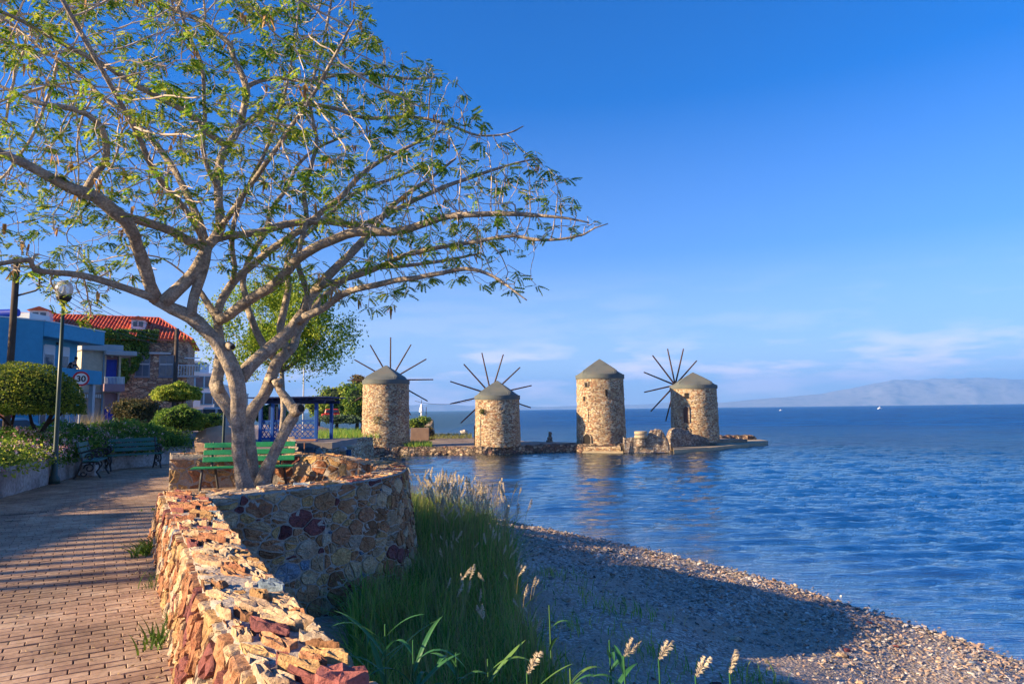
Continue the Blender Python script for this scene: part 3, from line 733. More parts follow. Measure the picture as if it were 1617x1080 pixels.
lamp_p = P(85, 762, ZP)
def inview(x, y):
    d = np.array([x, y, ZP - H]); f_ = d @ FW
    if f_ <= 0: return False
    a, b = 808.5 + F * (d @ RT) / f_, 540 - F * (d @ UP) / f_
    return -5 < a < 1622 and b < 1085
def hidden(x, y):                  # under or behind the parapet
    for k in range(0, len(Lr.p), 4):
        if math.hypot(Lr.p[k][0] - x, Lr.p[k][1] - y) < .08: return True
    return False
cand.sort(key=lambda c: c[0] ** 2 + c[1] ** 2)
vis = [c for c in cand if inview(c[0], c[1]) and not hidden(c[0], c[1]) and np.interp(c[1], Lr.p[::-1, 1], Lr.p[::-1, 0]) - .08 > c[0]]
single = set(vis[:300]); rest_ = [c for c in cand if c not in single]
bme = None
wav = lambda x, y: .010 * nz3(x, y, 0, .6) + .004 * nz3(x, y, 5, 2.5)
for c in vis[:300]:
    if bme is None:
        o = npmesh('brick', BT, BF, M_BRICKO, path); bme = o.data
    else:
        o = bpy.data.objects.new('brick', bme); COL.objects.link(o); o.parent = path
    o.location = (c[0], c[1], ZP + wav(c[0], c[1]) + random.uniform(-.002, .002) - (.004 if random.random() < .06 else 0)); o.rotation_euler = (random.uniform(-.007, .007), random.uniform(-.005, .005), RA + random.uniform(-.02, .02))
n_ = len(rest_); an = RA + rng.normal(size=n_) * .012; tx = rng.normal(size=n_) * .003
Rm = np.zeros((n_, 3, 3)); Rm[:, 0, 0] = np.cos(an); Rm[:, 0, 1] = -np.sin(an); Rm[:, 1, 0] = np.sin(an); Rm[:, 1, 1] = np.cos(an); Rm[:, 2, 2] = 1; Rm[:, 2, 0] = tx
pts = np.array([(c[0], c[1], ZP + wav(c[0], c[1]) - (.004 if random.random() < .04 else 0)) for c in rest_])
o = scatter('paving_bricks', BT, BF, pts, Rm, np.ones(n_), M_BRICK, path); o['kind'] = 'stuff'
far_poly = [p for p in path_poly if p[1] >= 22]
far = tri_sheet('far_paving', [(-16, 22.4), (-9.2, 22.4), (-10.4, 33), (-14, 33)], ZP - .004, paving_mat()); far.parent = path
print('bricks', n_, len(single))

# ---------------------------------------------------------------- planter wall and its planting
M_PLAST = mat('old_plaster', [(.16, .13, .12), (.34, .30, .28), (.44, .39, .36)], 1.6, .9, .006, 14, grain=.3)
PLb = Line([p for p in PLn.p])
n_pts = [(p[0], p[1]) for p in PLn.p]
off = []
for k in range(61):
    u = PLb.L * k / 60; p = PLb.at(u); q = PLb.nrm(u); off.append((p[0] - q[0] * .28, p[1] - q[1] * .28))
pw_ = thing('planter_wall', 'low weathered plaster planter wall curving along the left edge of the path', 'wall', (-11, 15, ZP))
wall_body('plaster', PLb, Line(off), lambda f: ZP + np.interp(f, [0, .45, .75, 1], [.62, .60, .55, .5]), ZP - .05, ZP - .05, .02, .02, pw_, M_PLAST)
# fallen leaflets and grit along the foot of the parapet and across the paving
lt_ = []
while len(lt_) < 900:
    u = random.uniform(0, Lr.L); p = Lr.at(u); q = Lr.nrm(u); o_ = .12 + abs(random.gauss(0, .22 if random.random() < .7 else 1.6)); x, y = p[0] + q[0] * o_, p[1] + q[1] * o_
    if inpoly(x, y, path_poly): lt_.append((x, y, ZP + .012))
tag(scatter('leaf_litter', LEAF_V, LEAF_F, np.array(lt_), rand_rot(900) * np.array([1, 1, .4])[None, :, None], rng.uniform(.012, .035, 900), mat('dead_leaf', [(.16, .09, .035), (.34, .22, .09), (.42, .32, .17)], 3, .9, rnd='island', amt=.8)), kind='stuff')
# soil bed and street behind
street_poly = [(-60, -20)] + [(-8.2, -20), (-8.2, -3)] + off + [(-14.5, 33), (-17, 40), (-27, 50), (-34, 80), (-80, 110)]
st = tri_sheet('street', street_poly, ZP + .02, mat('asphalt', [(.045, .045, .048), (.075, .073, .07)], 2, .95, .004, 60), ZP - .4); tag(st, kind='structure')
# ================================================================= MOLE AND WINDMILLS
def rubble_mat(name, cols, gapc, scale, zs=1.6, bump=.05):
    m = bpy.data.materials.new(name); m.use_nodes = True; t = m.node_tree; b = t.nodes['Principled BSDF']; b.inputs['Roughness'].default_value = .9
    g = N(t, 'ShaderNodeNewGeometry'); mp_ = N(t, 'ShaderNodeMapping'); mp_.inputs['Scale'].default_value = (1, 1, zs); t.links.new(g.outputs['Position'], mp_.inputs[0])
    no = N(t, 'ShaderNodeTexNoise'); no.inputs['Scale'].default_value = 2.5; t.links.new(mp_.outputs[0], no.inputs['Vector'])
    ad = N(t, 'ShaderNodeVectorMath', operation='MULTIPLY_ADD'); t.links.new(no.outputs['Color'], ad.inputs[0]); ad.inputs[1].default_value = (.25, .25, .25); t.links.new(mp_.outputs[0], ad.inputs[2])
    v = N(t, 'ShaderNodeTexVoronoi'); v.inputs['Scale'].default_value = scale; t.links.new(ad.outputs[0], v.inputs['Vector'])
    v2 = N(t, 'ShaderNodeTexVoronoi', feature='DISTANCE_TO_EDGE'); v2.inputs['Scale'].default_value = scale; t.links.new(ad.outputs[0], v2.inputs['Vector'])
    sc_ = N(t, 'ShaderNodeSeparateColor'); t.links.new(v.outputs['Color'], sc_.inputs[0])
    r = N(t, 'ShaderNodeValToRGB'); es = r.color_ramp.elements
    for i, c in enumerate(cols):
        pos = i / len(cols)
        if i < 2: es[i].position = pos; es[i].color = (*c, 1)
        else: x = es.new(pos); x.color = (*c, 1)
    r.color_ramp.interpolation = 'CONSTANT'; t.links.new(sc_.outputs[0], r.inputs[0])
    n2 = N(t, 'ShaderNodeTexNoise'); n2.inputs['Scale'].default_value = .5; n2.inputs['Detail'].default_value = 5; t.links.new(g.outputs['Position'], n2.inputs['Vector'])
    mr = N(t, 'ShaderNodeMapRange'); mr.inputs['From Min'].default_value = .3; mr.inputs['From Max'].default_value = .7; mr.inputs['To Min'].default_value = .72; mr.inputs['To Max'].default_value = 1.25; t.links.new(n2.outputs['Fac'], mr.inputs['Value'])
    vm = N(t, 'ShaderNodeVectorMath', operation='SCALE'); t.links.new(r.outputs[0], vm.inputs[0]); t.links.new(mr.outputs[0], vm.inputs['Scale'])
    r2 = N(t, 'ShaderNodeValToRGB'); r2.color_ramp.elements[0].position = .02; r2.color_ramp.elements[1].position = .10; t.links.new(v2.outputs['Distance'], r2.inputs[0])
    mx_ = N(t, 'ShaderNodeMix', data_type='RGBA'); t.links.new(r2.outputs[0], mx_.inputs['Factor']); mx_.inputs['A'].default_value = (*gapc, 1); t.links.new(vm.outputs[0], mx_.inputs['B'])
    t.links.new(mx_.outputs['Result'], b.inputs['Base Color'])
    bp = N(t, 'ShaderNodeBump'); bp.inputs['Distance'].default_value = bump; t.links.new(r2.outputs[0], bp.inputs['Height']); t.links.new(bp.outputs[0], b.inputs['Normal'])
    return m
M_TOWER = rubble_mat('mill_rubble', [(.54, .40, .23), (.34, .20, .11), (.66, .52, .34), (.46, .30, .16), (.56, .47, .34), (.36, .16, .08), (.62, .46, .25), (.16, .10, .07)], (.30, .21, .13), 5.2)
M_RUIN = rubble_mat('ruin_rubble', [(.34, .28, .21), (.22, .15, .11), (.40, .34, .27), (.28, .20, .14)], (.10, .075, .06), 4.5)
M_QUAY = rubble_mat('quay_rubble', [(.30, .21, .13), (.16, .10, .07), (.38, .28, .18), (.22, .12, .08), (.12, .085, .06)], (.05, .035, .028), 2.6, 1.3, .09)
M_CAP = mat('felt_cap', [(.075, .085, .08), (.11, .12, .11), (.13, .12, .10)], .9, .8, .004, 20)
M_POLE = mat('dark_timber', [(.045, .022, .018), (.08, .04, .03)], 5, .7)
M_DARK = mat('dark_recess', [(.012, .01, .009), (.025, .02, .018)], 5, .95)
M_DOORW = mat('weathered_door', [(.06, .035, .03), (.10, .055, .045)], 6, .85)
M_CONC = mat('pale_concrete', [(.30, .23, .15), (.42, .33, .21)], 1.5, .85, .01, 12, grain=.15)
M_SHRUB = mat('wall_shrub', [(.04, .07, .02), (.10, .14, .03)], 4, .8, rnd='island', transl=.3)

def rough_wall(name, pts, w, z0, ztop, m, parent, amp=.10, step=.35, seed=1, freq=1.2):
    """ragged rubble wall along a line, uneven crest"""
    ln = Line(pts); n = max(3, int(ln.L / step)); V = []; prof = 9
    for i in range(n + 1):
        u = ln.L * i / n; p = ln.at(u); q = ln.nrm(u); zt_ = ztop(u / ln.L) if callable(ztop) else ztop
        for k in range(prof):
            f = k / (prof - 1); s_ = math.cos(math.pi * f); hgt = min(1, math.sin(math.pi * f) * 1.9)
            off = q * (w / 2) * s_ * (1.12 - .12 * hgt)
            x, y, z = p[0] + off[0], p[1] + off[1], z0 + (zt_ - z0) * hgt
            d = mnoise.fractal(Vector((x * freq, y * freq, z * freq + seed)), 1, 2, 4) * amp
            V.append((x + q[0] * d * s_ * 1.5, y + q[1] * d * s_, z + d * (hgt > .9)))
    idx = np.arange((n + 1) * prof).reshape(n + 1, prof)
    Fq = np.stack([idx[:-1, :-1], idx[1:, :-1], idx[1:, 1:], idx[:-1, 1:]], -1).reshape(-1, 4)
    V.append(tuple(np.mean(V[:prof], 0))); V.append(tuple(np.mean(V[n * prof:(n + 1) * prof], 0)))
    Ft = [(j, j + 1, len(V) - 2) for j in range(prof - 1)] + [(n * prof + j + 1, n * prof + j, len(V) - 1) for j in range(prof - 1)]
    return npmesh(name, V, [Fq, Ft], m, parent, False, parent is not None)
def rock(name, c, r, m, parent=None, seed=0, sub=2, flat=False):
    bm = bmesh.new(); bmesh.ops.create_icosphere(bm, subdivisions=sub, radius=1)
    for v in bm.verts:
        k = 1 + .35 * mnoise.fractal(v.co * 1.3 + Vector((seed, seed * 2.1, 0)), 1, 2, 3)
        v.co = Vector((c[0] + v.co.x * r[0] * k, c[1] + v.co.y * r[1] * k, c[2] + v.co.z * r[2] * k))
    me = bpy.data.meshes.new(name); bm.to_mesh(me); bm.free(); me.materials.append(m)
    if parent is not None: me.transform(Matrix.LocRotScale(parent.location, parent.rotation_euler, None).inverted())
    o = bpy.data.objects.new(name, me); COL.objects.link(o)
    if parent is not None: o.parent = parent
    return o

ZQ = .88
# mole body: polygon with rough sides
MOLE = [P(x, y, 0)[:2] for x, y in [(560, 724), (600, 719.5), (700, 717.5), (765, 717), (840, 714.5), (905, 713.5), (918, 714)]]
MOLE = [np.array([p[0], p[1] - 1.5 * math.exp(-((p[0] + 1.5) / 5) ** 2)]) for p in MOLE]
MOLE += [P(x, y, 0)[:2] for x, y in [(922, 714), (978, 713.5), (1065, 710)]]
back = [P(x, y, ZQ)[:2] for x, y in [(1180, 692.5), (1120, 690.5), (1000, 694), (905, 697.5), (830, 696), (790, 690), (745, 689.5)]]
Q_poly = [(p[0], p[1] + .75) for p in MOLE] + [(23.5, 84.0)] + [tuple(p) for p in back] + [(-15, 108), (-32, 122), (-60, 130), (-45, 74), (-20, 70.5)]
quay = thing('stone_quay', 'low rubble stone mole that carries the windmills out into the bay', 'quay', (0, 78, 0))
MQ = Line(catmull([np.array(p) for p in MOLE], .25))
rough_wall('quay_face', [tuple(p + np.array([0, .5])) for p in MQ.p], 1.1, -.7, ZQ - .02, M_QUAY, quay, .16, .3, 4, 1.6)
M_QTOP = mat('trodden_earth', [(.16, .11, .085), (.30, .22, .16), (.36, .27, .18)], .5, .95, .02, 6, grain=.3)
top = tri_sheet('quay_top', Q_poly, ZQ - .06, M_QTOP, -.8); top.parent = quay; top.data.transform(Matrix.Translation((0, -78, 0)))
# pale footing in front of the third mill and the flat slab running to the tip
ft = MB(); f0, f1 = P(921, 713.8, 0), P(979, 713.6, 0)
ft.prism([(f0[0], f0[1] - .6), (f1[0], f1[1] - .9), (f1[0] + .3, f1[1] + 2.2), (f0[0] + .2, f0[1] + 2.4)], -.6, .62)
bevel(ft.build('footing', M_TOWER, quay, world_coords=True), .06)
ft = MB(); ft.prism([(f0[0] - .2, f0[1] - 1.1), (f1[0] + .1, f1[1] - 1.5), (f1[0] + .2, f1[1] - .8), (f0[0], f0[1] - .5)], -.6, .16)
ft.build('footing_ledge', M_CONC, quay, world_coords=True)
sl_px = [(1062, 704), (1064, 711), (1120, 707.5), (1180, 701.5), (1207, 699), (1213, 696.5), (1200, 694.6), (1150, 695), (1085, 699)]
slab = [tuple(P(x, y, .35)[:2]) for x, y in sl_px]
s_ = tri_sheet('concrete_slab', slab, .42, M_CONC, -.5); tag(s_, 'flat pale concrete apron ending in a point beyond the farthest windmill', 'jetty')
rb = thing('breakwater', 'dark strip of rubble behind the base of the farthest windmill on the tip', 'breakwater', (26, 85, 0))
bl_ = [P(x, y, .5)[:2] for x, y in [(1128, 694), (1150, 693), (1175, 692.5), (1186, 693)]]
rough_wall('rubble', bl_, 1.6, -.3, .95, M_QUAY, rb, .3, .4, 8)

def mill(cx, base_px, wallpx, apexpx, label, seed, door=None, rotor=True, lean=0.0, rad=2.42, zbase=None, spin=0.0, rdir=0.0, rlen=4.75, rl=None):
    lx, D = cx
    p0 = DP(lx, base_px, D); zb = ZQ - .1 if zbase is None else zbase
    t = thing('windmill', label, 'windmill', (p0[0], D, zb), 0, 'round stone windmills on the mole')
    zw = DP(lx, wallpx, D - rad)[2] - zb; za = DP(lx, apexpx, D)[2] - zb
    nA, nH = 96, 56; V = []
    for j in range(nH + 1):
        z = zw * j / nH; r = rad * (1.035 - .05 * j / nH)
        for i in range(nA):
            a = 2 * math.pi * i / nA
            d = mnoise.fractal(Vector((math.cos(a) * 2.4 + seed * 9, math.sin(a) * 2.4, z * 1.6)) * 1.4, 1, 2, 4) * .05 + random.uniform(-.02, .02)
            if j == nH: d = 0
            V.append((math.cos(a) * (r + d), math.sin(a) * (r + d), z))
    idx = np.arange((nH + 1) * nA).reshape(nH + 1, nA); nx_ = np.roll(idx, -1, axis=1)
    Fq = np.stack([idx[:-1], nx_[:-1], nx_[1:], idx[1:]], -1).reshape(-1, 4)
    npmesh('tower', V, Fq, M_TOWER, t, True)
    # pale course under the eaves, then the felt cap with one hard ridge
    MB().lathe((0, 0, zw), [(rad * .97, -.02), (rad * 1.0, 0), (rad * 1.0, .07), (rad * .96, .08)], 48).build('eaves_course', M_CONC, t)
    m = MB(); nA = 64; zc = zw + .07; hc = za - zw - .07; prof = [(1.025, 0), (1.03, .07), (1.03, .20), (.985, .235), (.80, .40), (.5, .64), (.25, .83), (.02, 1.0)]
    aR = math.radians(-52)
    vs = []
    for q, (r, f) in enumerate(prof):
        sq = min(1, max(0, (f - .2) / .12))
        for i in range(nA):
            a = 2 * math.pi * i / nA; b = (a - aR + math.pi / 4) % (math.pi / 2) - math.pi / 4
            poly = 1 / math.cos(abs(b) - math.pi / 4) * .74 if True else 1
            b2 = (a - aR) % (2 * math.pi / 4); kk = math.cos(math.pi / 4) / math.cos(b2 - math.pi / 4)
            rr_ = r * rad * ((1 - sq) + sq * kk * 1.24)
            vs.append((math.cos(a) * min(rr_, rad * 1.03), math.sin(a) * min(rr_, rad * 1.03), zc + hc * f))
    fs = [(i * nA + k, i * nA + (k + 1) % nA, (i + 1) * nA + (k + 1) % nA, (i + 1) * nA + k) for i in range(len(prof) - 1) for k in range(nA)] + [tuple(range((len(prof) - 1) * nA, len(prof) * nA))]
    m.add(vs, fs); m.build('cap', M_CAP, t)
    # axle stub poking out below the ridge on the side facing the path
    ax = MB(); e0 = (math.cos(aR) * rad * .6, math.sin(aR) * rad * .6, zc + hc * .32); e1 = (math.cos(aR) * rad * .93, math.sin(aR) * rad * .93, zc + hc * .30)
    ax.tube([e0, e1], [.16, .13], 10); ax.build('axle_stub', M_CAP, t)
    if rotor:
        n = np.array([-math.sin(rdir), math.cos(rdir), 0]); u = np.array([math.cos(rdir), math.sin(rdir), 0]); w = np.array([0, 0, 1.0])
        hub = n * (rad + .75) + np.array([0, 0, zc + .30 * hc + lean])
        hb = MB(); hb.tube([tuple(n * .5 + np.array([0, 0, zc + .3 * hc + lean * .4])), tuple(hub + n * .3)], [.17, .15], 10); hb.build('windshaft', M_POLE, t)
        for k in range(12):
            a = math.radians(spin + k * 30); d = u * math.cos(a) + w * math.sin(a); L = rlen * (rl or 1) * (1 + .03 * math.sin(k * 2.3 + seed))
            tip = hub + d * L + n * .12
            MB().tube([tuple(hub), tuple(hub + d * L * .5 + n * .05), tuple(tip)], [.105, .095, .08], 6).build('spar', M_POLE, t)
    return t, p0, zw, zc, hc
def wall_opening(t, ang, z, w, h, rad0, arch=True, m=M_DARK, frame=True, name='window', deep=.0, label=None):
    """dark opening with stone surround on the curved tower wall (ang from the tower centre)"""
    rad = {m1[0].name: 2.62, m2[0].name: 2.5, m3[0].name: 2.74, m4[0].name: 2.72}[t.name] * (1.03 - .05 * z / 8)
    c = Vector((math.cos(ang) * (rad + .035), math.sin(ang) * (rad + .035), z)); R = Matrix.Rotation(ang - math.pi / 2, 4, 'Z')
    pts = [(-w / 2, 0), (w / 2, 0), (w / 2, h - (w / 2 if arch else 0))]
    if arch: pts += [(w / 2 * math.cos(q), h - w / 2 + w / 2 * math.sin(q)) for q in np.linspace(.3, math.pi - .3, 5)]
    pts += [(-w / 2, h - (w / 2 if arch else 0))]
    b = MB(); n = len(pts)
    T = Matrix.Translation(c) @ R
    vs = [tuple(T @ Vector((x, -.12, y))) for x, y in pts] + [tuple(T @ Vector((x, .02, y))) for x, y in pts]
    b.add(vs, [tuple(range(n)), tuple(range(2 * n - 1, n - 1, -1))] + [(i, i + n, (i + 1) % n + n, (i + 1) % n) for i in range(n)])
    o = b.build(name, m, t)
    if frame:
        fr_ = MB(); k = 1.0
        out = [(x * (1 + .30 / max(w, .3) * .8), y * (1 + .10 / max(h, .3)) if y > 0 else y) for x, y in pts]
        for i in range(n):
            if pts[i][1] == 0 and pts[(i + 1) % n][1] == 0: continue
            a, b_, c_, d_ = pts[i], pts[(i + 1) % n], out[(i + 1) % n], out[i]
            vv = [tuple(T @ Vector((q[0], .06, q[1]))) for q in (a, b_, c_, d_)] + [tuple(T @ Vector((q[0], -.1, q[1]))) for q in (a, b_, c_, d_)]
            fr_.add(vv, [(0, 1, 2, 3), (7, 6, 5, 4), (0, 4, 5, 1), (1, 5, 6, 2), (2, 6, 7, 3), (3, 7, 4, 0)])
        fo_ = fr_.build('surround', M_RUIN, o)
    if label: o['label'] = label
    return o
m1 = mill((609, 78.5), 702, 606.5, 577, 'round stone windmill nearest the shore, with a tuft of shrub halfway up its wall', 1, rad=2.62, spin=0, rdir=math.radians(2), rlen=5.0)
m2 = mill((786, 77.2), 703, 631.5, 601, 'short round stone windmill standing second from the shore, shrub near its left edge', 2, rad=2.5, spin=12, rdir=math.radians(14), rlen=4.95)
m3 = mill((950, 79.5), 710, 598, 567, 'tall round stone windmill without sails on the pale footing at the water', 3, rotor=False, rad=2.74, zbase=.3)
m4 = mill((1098, 82.2), 697, 614, 588, 'farthest round stone windmill with dark arched door, on the tip of the mole', 4, rad=2.72, zbase=.8, spin=11, rdir=math.radians(24), rlen=4.75)
for t_, ang, zz, s_ in ((m1[0], -100, 3.05, .42), (m2[0], -128, 3.9, .3)):
    a = math.radians(ang); c = np.array(t_.location) + np.array([math.cos(a) * 2.7, math.sin(a) * 2.7, zz])
    leafcloud('tuft', blob_points(c, (s_, s_, s_ * 1.1), 500), .09, M_SHRUB, t_)['kind'] = 'stuff'
wall_opening(m1[0], math.radians(-176), 1.0, .8, 2.0, 2.42, False, M_DARK, False, 'doorway')
wall_opening(m2[0], math.radians(-179), .1, .9, 2.2, 2.42, False, M_DARK, False, 'doorway')
A3 = math.radians
wall_opening(m3[0], A3(-131), 6.95, .36, .5, 2.38, False)
wall_opening(m3[0], A3(-139), 5.4, .22, .5, 2.38, False, M_DARK, False)
wall_opening(m3[0], A3(-83), 5.9, .22, .75, 2.38, False, M_DARK, False)
wall_opening(m3[0], A3(-135), 3.0, .75, 1.5, 2.42, False, M_TOWER, False, 'blocked_window')
wall_opening(m3[0], A3(-131), .2, .95, 1.5, 2.47, True, M_DARK, True, 'doorway')
wall_opening(m4[0], A3(-124), 2.25, .62, 1.9, 2.42, True, M_DOORW, True, 'door', label='tall dark arched door')
wall_opening(m4[0], A3(-124), .6, .7, 1.05, 2.46, True, M_DARK, True, 'doorway')
wall_opening(m4[0], A3(-122), 5.1, .45, .6, 2.36, False, M_DARK, False)
# sagging cable between the first two mills
w0, w1 = DP(655, 633, 76), DP(745, 632, 77)
cb = MB(); cb.tube([tuple(w0 * (1 - k) + w1 * k - np.array([0, 0, .42 * 4 * k * (1 - k)])) for k in np.linspace(0, 1, 14)], .018, 4)
tag(cb.build('cable', M_POLE), 'thin sagging cable strung between the two windmills nearest the shore', 'cable')

# ruins between the third and fourth mills
r1 = thing('ruined_wall', 'broken rubble wall joining the tall windmill, a rounded lump at its right end', 'ruin', (14, 74, ZQ), group='ruined walls on the mole')
a0, a1 = P(985, 704, .8), P(1056, 703, .8)
def crest1(f): return np.interp(f, [0, .1, .42, .55, .62, .85, .97, 1], [1.75, 1.6, 1.62, 2.0, 2.45, 2.5, 1.5, .9])
rough_wall('rubble', [tuple(a0[:2]), tuple((a0[:2] + a1[:2]) / 2), tuple(a1[:2])], .9, .1, crest1, M_RUIN, r1, .18, .2, 12)
r2 = thing('ruined_wall', 'broken rubble wall with a tall left stump in front of the farthest windmill', 'ruin', (19, 74, ZQ), group='ruined walls on the mole')
b0, b1 = P(1054, 701, .8), P(1116, 698, .8)
def crest2(f): return np.interp(f, [0, .06, .16, .5, .56, .62, .9, 1], [1.2, 2.3, 2.6, 2.35, 1.6, 1.7, 1.45, 1.0])
rough_wall('rubble', [tuple(b0[:2]), tuple((b0[:2] + b1[:2]) / 2), tuple(b1[:2])], .9, .1, crest2, M_RUIN, r2, .16, .2, 15)
ms = P(1012, 686, 2.0); mt = MB()
t_ = thing('millstones', 'pair of round flat millstones stacked on the ruined wall by the tall windmill', 'millstones', (ms[0], ms[1], 1.5))
for k, (zz, rr_) in enumerate(((.12, .72), (.52, .70))): MB().lathe((0, 0, zz), [(rr_ * .9, 0), (rr_, .07), (rr_, .27), (rr_ * .9, .34)], 20).build('millstone', M_CONC, t_)
MB().lathe((0, 0, -.7), [(.55, 0), (.5, .82)], 12).build('plinth', M_RUIN, t_)
ss = P(868, 697, ZQ); t_ = thing('stone_stump', 'small dark stump of stacked stones standing alone between the middle windmills', 'stone stump', tuple(ss))
for k, (r_, zz) in enumerate(((.42, .1), (.34, .42), (.20, .72), (.24, .98))): rock('stone', (ss[0] + .03 * k, ss[1], ss[2] + zz), (r_, r_, .24), M_RUIN, t_, k + 3)
# scattered boulders on the waterline of the mole
for k in range(26):
    q = MQ.at(random.uniform(.5, MQ.L - 1)); r_ = random.uniform(.14, .38)
    rk = rock('boulder', (q[0], q[1] + random.uniform(-.5, .1), random.uniform(-.05, .12)), (r_ * 1.3, r_, r_ * .7), M_QUAY, None, k, 1)
    tag(rk, 'wet dark boulder lying at the foot of the windmill mole', 'boulder', 'boulders along the foot of the mole')
hr = P(733, 683, .9); tag(rock('boulder', (hr[0], hr[1], 1.0), (.75, .5, .4), mat('pale_rock', [(.4, .33, .25), (.5, .42, .33)], 1, .9), None, 77), 'pale rounded boulder on the sea edge left of the second windmill', 'boulder')
# headland behind the first mill
M_GRASS = mat('rough_grass', [(.10, .13, .03), (.24, .24, .06), (.20, .16, .08), (.14, .18, .04)], .35, .95, .05, 4, grain=.3)
hd = MB()
NX, NY = 40, 26; V = []
for j in range(NY):
    for i in range(NX):
        x = -60 + i * 1.5; y = 80 + j * 4
        edge = -7 - (y - 80) * .5; k = min(1, max(0, (edge - x) / 26))
        V.append((x, y, -.9 + 1.7 * min(1, max(0, (edge + 1.5 - x) / 3)) + k * k * (3 - 2 * k) * (1.0 + .25 * nz3(x, y, 0, .15)) + .05 * nz3(x, y, 1, 1.0)))
i = np.arange(NX * NY).reshape(NY, NX)
hl = npmesh('headland', V, np.stack([i[:-1, :-1], i[:-1, 1:], i[1:, 1:], i[1:, :-1]], -1).reshape(-1, 4), M_GRASS, smooth=True); tag(hl, kind='structure')
# harbour jetty far beyond with its beacon
j0 = P(650, 660, .4); jt = thing('harbour_jetty', 'low stone harbour jetty far out beyond the headland', 'jetty', (j0[0], j0[1], 0))
j1, j2 = DP(640, 655, 210), DP(684, 657, 210)
rough_wall('rubble', [tuple(j1[:2]), tuple(j2[:2])], 4, -.5, 2.0, M_TOWER, jt, .5, 1.0, 3, .6)
bc = DP(665.5, 655, 209); b = thing('beacon', 'small white harbour beacon with a railing on the end of the jetty', 'beacon', (bc[0], bc[1], 2.0))
MB().lathe((0, 0, 0), [(.28, 0), (.22, 2.4)], 10).build('column', mat('white_paint', [(.75, .75, .75), (.82, .82, .8)], 1, .5), b)
MB().lathe((0, 0, 2.4), [(.55, 0), (.75, .1), (.7, .5), (.35, 1.9), (.1, 2.6)], 10).build('lantern_housing', MATS['white_paint'], b)
MB().tube([(0, 0, 4.9), (0, 0, 6.2)], .06, 5).build('mast', M_POLE, b)
bc2 = DP(673, 655, 209); b = tag(MB().tube([(bc2[0], bc2[1], 1.8), (bc2[0], bc2[1], 6.0)], .1, 5).build('pole', M_POLE), 'thin dark pole on the jetty beside the white beacon', 'pole')
# boats out at sea
def boat(px, py, D, L, label):
    p = P(px, py, 0); p = DP(px, py, D); t = thing('motor_boat', label, 'boat', (p[0], D, 0), math.radians(12), 'small boats out at sea')
    hull = []
    for f in np.linspace(0, 1, 7):
        w = L * .16 * (math.sin(math.pi * min(1, f * .5 + .42)) ** .7 if f < 1 else .02); x = (f - .5) * L
        hull += [(x, -w, L * (.14 + .06 * f)), (x, -w * .6, -.15), (x, w * .6, -.15), (x, w, L * (.14 + .06 * f))]
    fs = [(i * 4 + k, i * 4 + (k + 1) % 4, (i + 1) * 4 + (k + 1) % 4, (i + 1) * 4 + k) for i in range(6) for k in range(4)] + [(3, 2, 1, 0), (24, 25, 26, 27)]
    MB().add(hull, fs).build('hull', MATS['white_paint'], t)
    MB().box((-L * .08, 0, L * .26), (L * .36, L * .2, L * .2), taper=.8).build('cabin', MATS['white_paint'], t)
    MB().box((.1 * L + .02, 0, L * .28), (.05, L * .15, L * .09)).build('windscreen', M_DARK, t)
    MB().tube([(-L * .1, 0, L * .3), (-L * .1, 0, L * .6)], L * .012, 5).build('mast', MATS['white_paint'], t)
boat(1389.5, 641, 900, 6.5, 'white motor boat out at sea below the mountain, nearer of two')
boat(1233, 644.5, 800, 3.6, 'tiny white boat out at sea just right of the farthest windmill')
# ================================================================= THE BIG TREE
M_BARK = mat('bark', [(.16, .125, .095), (.42, .34, .26), (.26, .21, .165), (.50, .42, .33)], 3.6, .9, .030, 26, grain=.35)
M_TWIG = mat('twig_bark', [(.38, .28, .22), (.66, .55, .44)], 3, .85)
M_LEAF = mat('acacia_leaf', [(.06, .17, .015), (.20, .34, .03), (.48, .50, .07)], .8, .6, rnd='island', amt=.7, spec=.3, transl=.5)
M_POD = mat('seed_pod', [(.30, .15, .05), (.50, .30, .12)], 4, .8, rnd='island', transl=.25)
TB = thing('spreading_tree', 'large many-stemmed spreading tree with small green leaves and brown pods in the bastion', 'tree', (-4.9, 12.4, ZP))
def limb(pts, d0, d1, rs):
    """traced limb: photo pixels, distance running from d0 to d1, radii in pixels"""
    n = len(pts); out = []
    for i, (x, y) in enumerate(pts):
        d = d0 + (d1 - d0) * i / max(1, n - 1); p = DP(x, y, d); r = np.interp(i / max(1, n - 1), np.linspace(0, 1, len(rs)), rs) / F * d
        out.append((*p, r))
    return catmull(out, .14)
